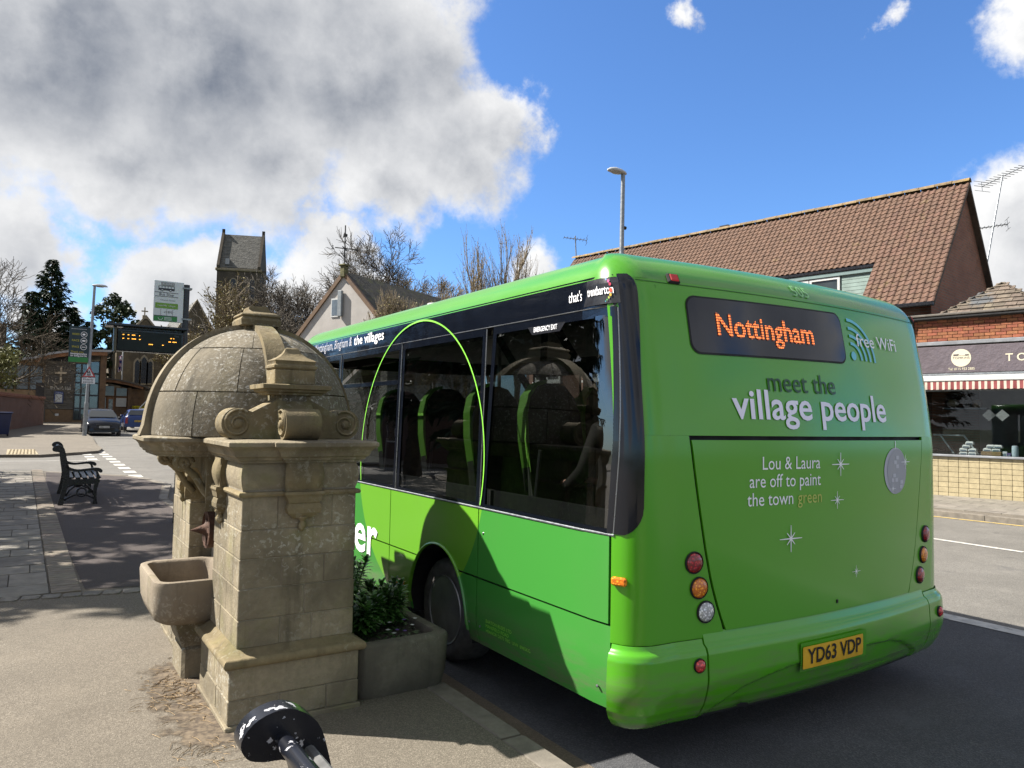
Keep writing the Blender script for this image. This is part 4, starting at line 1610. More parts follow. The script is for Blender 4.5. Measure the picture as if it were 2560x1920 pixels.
def pier(ya, yb, front):
    """square pier on a moulded plinth; front = -1 near pier, +1 far pier"""
    x0, x1 = 0.930, 1.650
    sx0, sx1, sy0, sy1 = 0.975, 1.625, ya + 0.045, yb - 0.03
    # core set back in the joints
    mb = MB()
    mb.box(x0 + .007, x1 - .007, ya + .007, yb - .007, G0 - 0.05, 0.44)
    mb.box(sx0 + .006, sx1 - .006, sy0 + .006, sy1 - .006, 0.44, 1.52)
    mb.build('pier_core', MORT, fo)
    # plinth courses
    block(x0 - .012, x1 + .012, ya - .012, yb, G0 - 0.06, 0.125, j=0)
    ym = ya + (yb - ya) * 0.52
    for (a, b) in ((x0, x0 + 0.27), (x0 + 0.27, x0 + 0.53), (x0 + 0.53, x1)):
        block(a, b, ya, ya + 0.30, 0.125, 0.255)
    block(x0, x1, ya + 0.30, yb, 0.125, 0.255)
    block(x0, x1, ya, ya + 0.36, 0.255, 0.425)
    block(x0, x1, ya + 0.36, yb, 0.255, 0.425)
    # torus and splay
    mb = MB()
    prof = [(-0.02, 0.42), (0.004, 0.42)] + [(0.004 + 0.028 * sin(a), 0.448 - 0.028 * cos(a)) for a in [pi * k / 8 for k in range(9)]] + [(-0.012, 0.482), (-0.035, 0.505), (-0.05, 0.51)]
    mb.sweep(prof, [(x0, ya), (x1, ya), (x1, yb), (x0, yb)])
    mb.build('plinth_moulding', ST_C, fo, 40)
    # shaft courses, joints breaking bond
    zs_ = [0.505, 0.655, 0.82, 0.98, 1.135, 1.325]
    splits = [(0.35, 0.62), (0.55,), (0.35, 0.72), (), (0.30, 0.78)]
    w = sx1 - sx0
    for i in range(5):
        z0, z1 = zs_[i], zs_[i + 1]
        xs = [sx0] + [sx0 + w * q for q in splits[i]] + [sx1]
        yd = sy0 + (sy1 - sy0) * (0.42 if i % 2 else 0.62)
        for a, b in zip(xs, xs[1:]):
            block(a, b, sy0, yd, z0, z1, ch=0.004)
        block(sx0, sx0 + 0.3, yd, sy1, z0, z1, ch=0.004)
        block(sx0 + 0.3, sx1, yd, sy1, z0, z1, ch=0.004)
    # thin string moulding
    mb = MB()
    mb.sweep([(-0.02, 1.313), (0.014, 1.316), (0.020, 1.328), (0.014, 1.340), (-0.02, 1.345)], [(sx0, sy0), (sx1, sy0), (sx1, sy1), (sx0, sy1)])
    mb.build('string_course', ST_C, fo, 40)
    # cushion frieze
    xs = [sx0, sx0 + 0.245, sx0 + 0.45, sx1]
    bul = lambda t: 0.018 * (1 - (2 * t - 1) ** 2)
    mb = MB()
    mb.sweep([(-0.01 + bul(k / 8), 1.342 + 0.165 * k / 8) for k in range(9)], [(sx0, sy0), (sx1, sy0), (sx1, sy1), (sx0, sy1)])
    mb.build('cushion_frieze', ST_A, fo, 50)


PY = [(4.11, 4.87), (5.62, 6.38)]
pier(*PY[0], -1)
pier(*PY[1], 1)


def tablet(o, ux, un, w=0.20):
    """raised tablet with moulded bracket and pendant; o on the wall at z = 1.33"""
    ux, un, uz = Vector(ux), Vector(un), Vector((0, 0, 1))
    m = Matrix((ux, un, uz)).transposed().to_4x4()
    m.translation = Vector(o)
    mb = MB()
    mb.grid(lambda t, z: (w / 2 * (2 * t - 1) * (1 + 0.10 * sin(pi * z)), 0.035 + 0.022 * sin(pi * z) - 0.02 * (2 * t - 1) ** 8, 0.012 + 0.165 * z), [k / 10 for k in range(11)], [k / 10 for k in range(11)], mat=m)
    mb.box(-w / 2, w / 2, -0.02, 0.036, 0.012, 0.177, mat=m)
    t_ = mb.build('tablet', ST_C, fo, 60)
    pr = [(0.055, 0.010), (0.06, -0.005), (0.052, -0.02), (0.046, -0.05), (0.040, -0.056), (0.044, -0.062), (0.050, -0.085), (0.048, -0.11), (0.030, -0.135), (0.0, -0.142)]
    mb = MB()
    hw = lambda z: w / 2 * (1.12 if z > -0.02 else 1.0 - 0.12 * sstep(-0.02, -0.055, z) + 0.10 * sin(pi * min(1, max(0, (-0.056 - z) / 0.07))) - 0.35 * sstep(-0.10, -0.142, z))
    for (d0, z0), (d1, z1) in zip(pr, pr[1:]):
        a0, a1 = hw(z0), hw(z1)
        mb.add([(-a0, -0.02, z0), (-a0, d0, z0), (a0, d0, z0), (a0, -0.02, z0), (-a1, -0.02, z1), (-a1, d1, z1), (a1, d1, z1), (a1, -0.02, z1)],
               [(0, 1, 5, 4), (1, 2, 6, 5), (2, 3, 7, 6)], mat=m)
    mb.add([(-hw(.01), -0.02, 0.012), (-hw(.01), 0.055, 0.012), (hw(.01), 0.055, 0.012), (hw(.01), -0.02, 0.012)], [(0, 1, 2, 3)], mat=m)
    mb.build('bracket', ST_C, t_, 40)
    mb = MB()
    mb.lathe([(0.0, -0.215), (0.012, -0.205), (0.022, -0.19), (0.024, -0.175), (0.014, -0.16), (0.018, -0.15), (0.03, -0.14), (0.03, -0.13)], 10, mat=m @ Matrix.Translation((0, 0.012, 0)))
    mb.build('pendant', ST_C, t_, 60)


tablet((1.305, PY[0][0] + 0.045, 1.33), (1, 0, 0), (0, -1, 0))
tablet((0.975, 4.62, 1.33), (0, 1, 0), (-1, 0, 0), 0.16)
tablet((0.975, 5.88, 1.33), (0, 1, 0), (-1, 0, 0), 0.16)
tablet((1.625, 4.5, 1.33), (0, 1, 0), (1, 0, 0), 0.20)

# cornice: breaks forward over the piers and, in the middle of each long side, over a console
CP = [(0.965, 4.145), (1.20, 4.145), (1.20, 4.12), (1.42, 4.12), (1.42, 4.145), (1.635, 4.145), (1.635, 4.86), (1.73, 4.92), (1.79, 5.02), (1.79, 5.48), (1.73, 5.58), (1.635, 5.64), (1.635, 6.355), (0.965, 6.355),
      (0.965, 5.64), (0.80, 5.62), (0.665, 5.50), (0.665, 5.00), (0.80, 4.88), (0.965, 4.86)]
prof = [(-0.06, 1.500), (0.006, 1.500), (0.008, 1.512), (0.022, 1.515), (0.028, 1.528), (0.042, 1.536), (0.050, 1.560), (0.066, 1.580), (0.082, 1.588), (0.085, 1.592), (0.085, 1.612), (0.070, 1.620), (-0.05, 1.626)]
mb = MB()
mb.sweep(prof, CP)
mb.build('cornice', ST_A, fo, 35)
# niche: back slab with arched hood, carved spandrel, side consoles
mb = MB()
mb.box(1.13, 1.45, 4.84, 5.65, G0 - .05, 1.50)
mb.build('niche_back', pmat('pale_niche_stone', (0.42, 0.37, 0.29), 0.9, var=0.2, vscale=9, bump=0.4, bscale=60, col2=(0.2, 0.17, 0.12)), fo)
mb = MB()
for sg, yb in ((-1, 4.86), (1, 5.64)):
    pass
arcp = [(4.86, 1.505), (5.64, 1.505)] + [(5.25 + 0.37 * cos(a), 1.16 + 0.25 * sin(a)) for a in [pi * k / 14 for k in range(15)]]
m = Matrix(((0, 0, 1, 0), (1, 0, 0, 0), (0, 1, 0, 0), (0, 0, 0, 1)))
mb.prism([(p[0], p[1]) for p in arcp], 0.93, 1.13, mat=m)
mb.build('niche_arch', ST_C, fo, 30)
for sy in (4.93, 5.57):
    mb = MB()
    mb.tube([(0.80 + 0.05 * cos(a) * (1 - a / 14), sy, 1.46 + 0.05 * sin(a) * (1 - a / 14)) for a in [0.4 * k for k in range(26)]] + [(0.87, sy, 1.38), (0.93, sy, 1.28), (0.98, sy, 1.22)], 0.022, 8)
    mb.build('scroll_console', ST_C, fo, 60)
# dome: three courses of curved stones
DR_, DZ0, DH = 0.655, 1.622, 0.725


def dome_pt(a, t, off=0.0):
    """t 0..1 base to crown"""
    ph = t * pi / 2
    r = DR_ * cos(ph) ** 0.92
    z = DZ0 + DH * sin(ph) ** 0.97
    n = Vector((cos(a) * cos(ph), sin(a) * cos(ph), sin(ph)))
    return Vector((FX + r * cos(a), FY + r * sin(a), z)) + n * off


mb = MB()
mb.grid(lambda a, t: dome_pt(a, t, -0.014), [2 * pi * k / 48 for k in range(49)], [k / 16 for k in range(17)])
mb.build('dome_core', ST_B, fo, 60)
courses = [(0.0, 0.243, 9, 0.42), (0.243, 0.56, 9, 0.12), (0.56, 0.94, 8, 0.5)]
for (t0, t1, n, ph0) in courses:
    for k in range(n):
        a0, a1 = ph0 + 2 * pi * k / n, ph0 + 2 * pi * (k + 1) / n
        g = 0.005
        us = [a0] + [a0 + g + (a1 - a0 - 2 * g) * i / 8 for i in range(9)] + [a1]
        vv = [t0] + [t0 + 0.004 + (t1 - t0 - 0.008) * j / 6 for j in range(7)] + [t1]
        mb = MB()
        h = rnd.uniform(-0.0015, 0.0015)
        mb.grid(lambda a, t: dome_pt(a, t, -0.014 if (a in (a0, a1) or t in (t0, t1)) else h), us, vv)
        mb.build('dome_stone', ST_B, fo, 60)
# ribs on the four sides, flaring at the foot
for a in (0, pi / 2, pi, 3 * pi / 2):
    d = Vector((cos(a), sin(a), 0))
    q = Vector((-sin(a), cos(a), 0))
    path = []
    for k in range(19):
        t = 0.93 * (1 - k / 18)
        path.append((dome_pt(a, t, 0.0), t))
    mb = MB()
    rows_ = []
    for p, t in path:
        ph = t * pi / 2
        n = (d * cos(ph) + Vector((0, 0, 1)) * sin(ph))
        fl = 0.022 * (1 - sstep(0.0, 0.08, t)) ** 2 if a in (0, pi) else 0.01
        w = 0.045 + 0.03 * (1 - t) if a in (0, pi) else 0.052 + 0.025 * (1 - t)
        base = p + n * -0.03
        top = p + n * 0.032 + d * fl
        rows_.append([base - q * w, top - q * w, top + q * w, base + q * w])
    V = [v for r in rows_ for v in r]
    F = [(i * 4 + j, i * 4 + (j + 1), (i + 1) * 4 + j + 1, (i + 1) * 4 + j) for i in range(len(rows_) - 1) for j in range(3)]
    e = len(rows_) - 1
    F += [(0, 1, 2, 3), (e * 4, e * 4 + 1, e * 4 + 2, e * 4 + 3)]
    mb.add(V, F)
    mb.build('rib', ST_C if a != pi else ST_A, fo, 40)
# finial block with a moulded, broken cap
mb = MB()
mb.box(FX - 0.10, FX + 0.10, FY - 0.10, FY + 0.10, 2.27, 2.37, 0.006)
fin = mb.build('finial', ST_C, fo)
mb = MB()
mb.sweep([(-0.05, 2.36), (0.0, 2.362), (0.012, 2.368), (0.016, 2.405), (0.002, 2.425), (0.012, 2.435), (0.006, 2.448), (-0.02, 2.462), (-0.045, 2.478), (-0.055, 2.498), (-0.06, 2.512), (-0.075, 2.514)],
         [(FX - 0.118, FY - 0.118), (FX + 0.118, FY - 0.118), (FX + 0.118, FY + 0.118), (FX - 0.118, FY + 0.118)])
for i, v in enumerate(mb.v):
    if v[2] > 2.47:
        mb.v[i] = (v[0] + rnd.uniform(-.012, .012), v[1] + rnd.uniform(-.012, .012), v[2] + rnd.uniform(-.02, .006))
mb.build('finial_cap', ST_C, fin, 40)


# scrolled pediment standing on each pier
def scroll_profile():
    """S-curve bracket ending in a volute, in the (outward, up) plane"""
    pts = [(0.02, 0.255), (0.045, 0.235), (0.055, 0.20), (0.075, 0.165), (0.11, 0.14)]
    return pts


def pediment(yc, sg):
    pd = MB().box(FX - 0.075, FX + 0.075, yc - 0.085, yc + 0.085, 1.622, 1.885, 0.004).build('pediment', ST_B, fo)
    # three volutes: left, right and towards the front
    for (dx, dy, ln) in ((-1, 0, 0.085), (1, 0, 0.085), (0, sg, 0.10)):
        d = Vector((dx, dy, 0))
        q = Vector((-dy, dx, 0))
        o = Vector((FX, yc, 1.622)) + d * 0.05
        R0 = 0.089
        cpos = Vector((0.262 if dx else 0.15, 0.09))
        outl = []
        for k in range(15):            # outer sweep down from the cap into the roll
            t = k / 14
            if dx:
                outl.append((0.02 + 0.165 * t ** 1.2, 0.262 - 0.105 * t ** 0.65 + 0.012 * sin(pi * t)))
            else:
                outl.append((0.02 + 0.09 * t ** 1.2, 0.262 - 0.105 * t ** 0.65))
        for k in range(17):
            a = 1.9 - k * (1.9 + pi * 0.62) / 16
            outl.append((cpos.x + R0 * cos(a), cpos.y + R0 * sin(a)))
        outl.append((0.02, 0.004))
        m_ = Matrix((d, Vector((0, 0, 1)), q)).transposed().to_4x4()
        m_.translation = o
        mb = MB()
        mb.prism(outl, -ln, ln, mat=m_)
        v = mb.build('volute', ST_C, pd, 30)
        # spiral fillet on both faces and the eye
        for s2 in (-1, 1):
            sp = []
            for k in range(34):
                a = 2.2 - k * 0.32
                r = R0 * (0.93 - 0.022 * k)
                sp.append(Vector((cpos.x + r * cos(a), cpos.y + r * sin(a), s2 * (ln + 0.001))))
            MB().tube(sp, 0.009, 6, mat=m_).build('spiral', ST_C, v, 60)
            MB().lathe([(0.026, 0), (0.024, 0.012), (0.012, 0.018), (0, 0.019)], 12, mat=m_ @ Matrix.Translation((cpos.x, cpos.y, s2 * ln)) @ Matrix.Rotation(0 if s2 > 0 else pi, 4, 'X')).build('eye', ST_C, v, 60)
    mb = MB()
    sq = lambda w, e: [(FX - w, yc - e), (FX + w, yc - e), (FX + w, yc + e), (FX - w, yc + e)]
    mb.sweep([(-0.02, 1.88), (0.0, 1.882), (0.004, 1.892), (0.022, 1.898), (0.026, 1.91), (0.042, 1.915), (0.044, 1.938), (0.03, 1.942), (-0.05, 1.944)], sq(0.155, 0.11))
    mb.build('pediment_cap', ST_C, pd, 35)
    mb = MB()
    mb.box(FX - 0.118, FX + 0.118, yc - 0.09, yc + 0.09, 1.943, 2.03, 0.005)
    t_ = mb.build('pedestal_block', ST_C, pd)
    mb = MB()
    mb.sweep([(-0.03, 2.029), (0.0, 2.031), (0.008, 2.04), (0.008, 2.052), (-0.004, 2.062), (-0.002, 2.072), (0.004, 2.082), (-0.012, 2.092), (-0.04, 2.106), (-0.066, 2.13), (-0.078, 2.152), (-0.086, 2.162), (-0.089, 2.163)], sq(0.118, 0.09))
    mb.build('pyramid_cap', ST_C, t_, 35)


pediment(4.40, -1)
pediment(6.12, 1)
# basin on the footway side
mb = MB()


def rrect(w, l, r, n=5):
    P = []
    for cx, cy, a0 in ((w - r, l - r, 0), (-w + r, l - r, pi / 2), (-w + r, -l + r, pi), (w - r, -l + r, 3 * pi / 2)):
        for k in range(n + 1):
            a = a0 + pi / 2 * k / n
            P.append((cx + r * cos(a), cy + r * sin(a)))
    return P


BC = (0.90, 5.22)
rings = [(0.086, 0.18, 0.072, 0.47), (0.172, 0.30, 0.108, 0.475), (0.219, 0.37, 0.126, 0.51), (0.237, 0.395, 0.117, 0.57), (0.245, 0.405, 0.099, 0.73), (0.241, 0.40, 0.099, 0.752), (0.228, 0.385, 0.090, 0.758), (0.202, 0.355, 0.072, 0.752), (0.194, 0.345, 0.063, 0.735), (0.185, 0.335, 0.063, 0.60), (0.103, 0.22, 0.054, 0.575)]
V, n = [], 24
for (w, l, r, z) in rings:
    V += [(BC[0] + x, BC[1] + y, z) for x, y in rrect(w, l, r)]
F = [(i * n + k, i * n + (k + 1) % n, (i + 1) * n + (k + 1) % n, (i + 1) * n + k) for i in range(len(rings) - 1) for k in range(n)]
F += [tuple(range(n))[::-1], tuple((len(rings) - 1) * n + k for k in range(n))]
mb.add(V, F)
mb.build('basin', ST_T, fo, 50)
mb = MB()
mb.box(0.86, 1.05, 5.06, 5.42, G0 - .03, 0.30, 0.02)
mb.add([(0.86, 5.06, 0.30), (1.08, 5.06, 0.30), (1.08, 5.42, 0.30), (0.86, 5.42, 0.30), (0.80, 5.0, 0.475), (1.10, 5.0, 0.475), (1.10, 5.46, 0.475), (0.80, 5.46, 0.475)],
       [(0, 1, 2, 3), (4, 5, 6, 7), (0, 1, 5, 4), (1, 2, 6, 5), (2, 3, 7, 6), (3, 0, 4, 7)])
mb.build('basin_pedestal', ST_A, fo, 30)
# rusty spout boss
m = Matrix.Translation((1.13, 5.10, 1.02)) @ Matrix.Rotation(-pi / 2, 4, 'Y')
mb = MB()
mb.lathe([(0.12, 0.0), (0.12, 0.15), (0.105, 0.155), (0.10, 0.135), (0.07, 0.13), (0.06, 0.145), (0.035, 0.16), (0.026, 0.18), (0.014, 0.21), (0.0, 0.25)], 20, mat=m)
mb.box(-0.11, 0.11, -0.014, 0.014, 0.13, 0.152, mat=m)
mb.box(-0.014, 0.014, -0.11, 0.11, 0.13, 0.152, mat=m)
mb.build('spout_boss', RUST, fo, 40)
mb = MB()
mb.tube([(1.12, 5.02, 0.88), (1.08, 5.02, 0.87), (1.07, 5.02, 0.84), (1.09, 5.02, 0.80)], 0.009, 6)
mb.build('hook', RUST, fo, 60)

# planter trough on the road side
pn = wempty('planter', (1.95, 5.2, G0), 'long grey stone trough planter beside the fountain, full of dark green leaves', 'planter')
PCX, PCY, PW, PL = 1.955, 5.20, 0.325, 1.06
rings = [(PW - .05, PL - .05, 0.08, G0 - .04), (PW - .02, PL - .02, 0.10, G0 + .02), (PW - .005, PL - .005, 0.10, 0.20), (PW, PL, 0.09, 0.40), (PW - .008, PL - .008, 0.085, 0.418), (PW - .02, PL - .02, 0.08, 0.424), (PW - .075, PL - .075, 0.05, 0.422), (PW - .085, PL - .085, 0.05, 0.405), (PW - .09, PL - .09, 0.05, 0.34)]
V = []
for (w, l, r, z) in rings:
    V += [(PCX + x, PCY + y, z) for x, y in rrect(w, l, r)]
F = [(i * n + k, i * n + (k + 1) % n, (i + 1) * n + (k + 1) % n, (i + 1) * n + k) for i in range(len(rings) - 1) for k in range(n)]
F += [tuple(range(n))[::-1], tuple((len(rings) - 1) * n + k for k in range(n))]
MB().add(V, F).build('trough', ST_P, pn, 45)
MB().box(PCX - PW + .09, PCX + PW - .09, PCY - PL + .09, PCY + PL - .09, 0.30, 0.375).build('soil', pmat('dark_soil', (0.03, 0.022, 0.015), 0.95, var=0.4, vscale=30, bump=0.9, bscale=40), pn)
LEAF1 = pmat('wallflower_leaf', (0.06, 0.15, 0.028), 0.45, var=0.4, vscale=14)
LEAF2 = pmat('bedding_leaf', (0.03, 0.085, 0.015), 0.6, var=0.35, vscale=14)


def blade(mb, base, d, up, L, w, droop=0.3, mi=0):
    """one narrow leaf: folded strip of 3 segments"""
    side = d.cross(up)
    side = side.normalized() if side.length > 1e-6 else Vector((1, 0, 0))
    V, F = [], []
    for k, (t, ww) in enumerate(((0, .35), (0.35, 1.0), (0.7, .75), (1.0, 0.05))):
        c = base + d * (L * t) + up * (-droop * L * t * t)
        V += [c - side * w * ww / 2, c + side * w * ww / 2]
    F = [(2 * k, 2 * k + 1, 2 * k + 3, 2 * k + 2) for k in range(3)]
    mb.add(V, F, mi)


def bedding(name, x, y, h, stems, label, mat, seed, spread=0.10, L=0.105):
    r_ = random.Random(seed)
    z0 = 0.37
    t_ = wempty(name, (x, y, z0), label, 'plant', 'bedding plants in the stone planter')
    mb = MB()
    st = MB()
    for k in range(stems):
        a = r_.uniform(0, 2 * pi)
        rr = spread * 1.15 * sqrt(r_.random())
        top = Vector((x + rr * 1.5 * cos(a), y + rr * 1.5 * sin(a), z0 + h * r_.uniform(0.65, 1.0)))
        bot = Vector((x + rr * 0.6 * cos(a), y + rr * 0.6 * sin(a), z0))
        st.tube([bot, bot.lerp(top, .5) + Vector((0, 0, .01)), top], 0.005, 4)
        nl = int(h / 0.0065)
        for i in range(nl):
            t = 0.25 + 0.75 * i / nl
            c = bot.lerp(top, t)
            b = i * 2.4 + r_.uniform(-.3, .3)
            el = 0.15 + 1.0 * t ** 3
            d = Vector((cos(b) * cos(el), sin(b) * cos(el), sin(el)))
            blade(mb, c, d, Vector((0, 0, 1)), L * r_.uniform(.75, 1.15) * (1.15 - .35 * t), 0.03, 0.35)
    st.build('stem', LEAF2, t_)
    mb.build('foliage', mat, t_, recalc=False)
    return t_


PLS = [(1.80, 4.55, 0.25, 14, 'clump of narrow dark leaves right behind the near pier of the fountain'),
       (2.04, 4.70, 0.28, 15, 'rounded bush of narrow leaves nearest the bus wheel in the stone planter'),
       (1.86, 5.10, 0.30, 14, 'upright leafy clump in the middle of the stone planter'),
       (2.05, 5.40, 0.34, 14, 'tall leafy shoots standing highest above the stone planter'),
       (1.85, 5.75, 0.28, 10, 'leafy clump at the far end of the stone planter'),
       (2.05, 5.95, 0.26, 5, 'last small leafy clump at the far end of the planter')]
for i, (x, y, h, s, lab) in enumerate(PLS):
    bedding('bedding_plant', x, y, h, s, lab, LEAF1, 50 + i)
r_ = random.Random(3)
mb = MB()
for k in range(900):
    x, y = PCX + r_.uniform(-.23, .23), PCY + r_.uniform(-.95, .95)
    a, el = r_.uniform(0, 6.28), r_.uniform(0.1, 0.9)
    blade(mb, Vector((x, y, 0.37)), Vector((cos(a) * cos(el), sin(a) * cos(el), sin(el))), Vector((0, 0, 1)), r_.uniform(.04, .08), 0.02, 0.4)
gc = mb.build('ground_cover', LEAF2, None, recalc=False, kind='stuff')
tag(gc, 'low dark green leaves carpeting the soil of the stone planter', 'ground cover')
WHF = pmat('white_petal', (0.75, 0.75, 0.72), 0.6, var=0.05)
PUF = pmat('violet_petal', (0.12, 0.05, 0.30), 0.6, var=0.1)
mb = MB()
for k in range(16):
    x, y = PCX + r_.uniform(-.05, .22), PCY - r_.uniform(.3, .92)
    c = Vector((x, y, 0.43 + r_.uniform(-.03, .02)))
    for j in range(5):
        a = j * 2 * pi / 5
        blade(mb, c, Vector((cos(a), sin(a), 0.4)).normalized(), Vector((0, 0, 1)), 0.017, 0.016, 0.1, k % 3 == 0)
fl = mb.build('pansy_flowers', [WHF, PUF], None, recalc=False, kind='stuff')
tag(fl, 'small white and violet pansies dotted along the planter rim', 'flowers')

# dry stalks and grit gathered at the foot of the fountain
r_ = random.Random(11)
mb = MB()
for k in range(230):
    a = r_.random()
    if a < .8:
        x, y = 0.80 + r_.gauss(0, 0.10), 4.85 + r_.gauss(0, 0.26)
    else:
        x, y = r_.uniform(0.62, 0.92), r_.uniform(3.75, 4.1)
    if x > 0.915:
        x = 0.915 - r_.random() * .05
    an = r_.uniform(0, 2 * pi)
    L = r_.uniform(.02, .11)
    z = 0.104
    p = Vector((x, y, z))
    d = Vector((cos(an), sin(an), 0))
    q = Vector((-sin(an), cos(an), 0)) * r_.uniform(-.3, .3)
    mb.tube([p, p + d * L * .5 + q * L * .4 + Vector((0, 0, .004)), p + d * L + Vector((0, 0, .002))], 0.0014, 3, caps=False)
dr = mb.build('dry_stalks', pmat('straw', (0.40, 0.28, 0.15), 0.9, var=0.3, vscale=40), None, kind='stuff')
tag(dr, 'dry straw and stalks scattered at the foot of the fountain', 'debris')


def dirt_mat():
    m, t, b = new_mat('loose_dirt')
    geo = nd(t, 'ShaderNodeNewGeometry')
    pos = geo.outputs['Position']
    n1 = noise_n(t, pos, 26.0, 7.0, 0.65)
    t.links.new(mixc(t, maprange(t, n1.outputs['Fac'], 0.35, 0.65), (0.056, 0.041, 0.028), (0.15, 0.115, 0.076)), b.inputs['Base Color'])
    b.inputs['Roughness'].default_value = 0.95
    sp = nd(t, 'ShaderNodeSeparateXYZ')
    t.links.new(pos, sp.inputs[0])
    n2 = noise_n(t, pos, 7.0, 7.0, 0.65)
    near = math_n(t, 'MULTIPLY', maprange(t, sp.outputs[0], 0.45, 0.90, kind='LINEAR'), math_n(t, 'MULTIPLY', maprange(t, sp.outputs[1], 3.5, 4.3), maprange(t, sp.outputs[1], 5.9, 5.1)))
    t.links.new(maprange(t, math_n(t, 'ADD', near, math_n(t, 'MULTIPLY', n2.outputs['Fac'], 1.3)), 1.05, 1.35), b.inputs['Alpha'])
    return m


MB().grid(lambda u, v: (0.40 + 0.56 * u, 3.4 + 2.5 * v, 0.1035), [0, 1], [0, 1]).build('dirt_patch', dirt_mat(), None, kind='structure')

# ------------------------------------------------------------------ cast iron benches
BLK = pmat('black_cast_iron', (0.0075, 0.008, 0.011), 0.30, var=0.15, vscale=16, bump=0.25, bscale=40)


def chipped():
    m, t, b = new_mat('chipped_black_paint')
    geo = nd(t, 'ShaderNodeNewGeometry')
    n1 = noise_n(t, geo.outputs['Position'], 34.0, 6.0, 0.62)
    n2 = noise_n(t, geo.outputs['Position'], 9.0, 3.0, 0.5)
    sp = nd(t, 'ShaderNodeSeparateXYZ')
    t.links.new(geo.outputs['Normal'], sp.inputs[0])
    edge = maprange(t, geo.outputs['Pointiness'], 0.505, 0.53)
    k = math_n(t, 'ADD', math_n(t, 'MULTIPLY', n1.outputs['Fac'], 0.75), math_n(t, 'ADD', math_n(t, 'MULTIPLY', n2.outputs['Fac'], 0.35), math_n(t, 'MULTIPLY', edge, 0.07)))
    f = maprange(t, k, 0.712, 0.722)
    t.links.new(mixc(t, f, (0.006, 0.007, 0.011), (0.34, 0.34, 0.36)), b.inputs['Base Color'])
    t.links.new(maprange(t, f, 0, 1, 0.26, 0.6), b.inputs['Roughness'])
    bp = nd(t, 'ShaderNodeBump')
    bp.inputs['Strength'].default_value = 0.5
    bp.inputs['Distance'].default_value = 0.003
    t.links.new(math_n(t, 'SUBTRACT', math_n(t, 'MULTIPLY', n2.outputs['Fac'], 0.3), f), bp.inputs['Height'])
    t.links.new(bp.outputs[0], b.inputs['Normal'])
    return m


CHIP = chipped()


def smooth_poly(P, n=6):
    out = []
    m_ = len(P)
    for i in range(m_):
        p0, p1, p2, p3 = [Vector(P[(i + k) % m_]) for k in (-1, 0, 1, 2)]
        for k in range(n):
            t = k / n
            out.append(0.5 * ((2 * p1) + (-p0 + p2) * t + (2 * p0 - 5 * p1 + 4 * p2 - p3) * t * t + (-p0 + 3 * p1 - 3 * p2 + p3) * t ** 3))
    return out


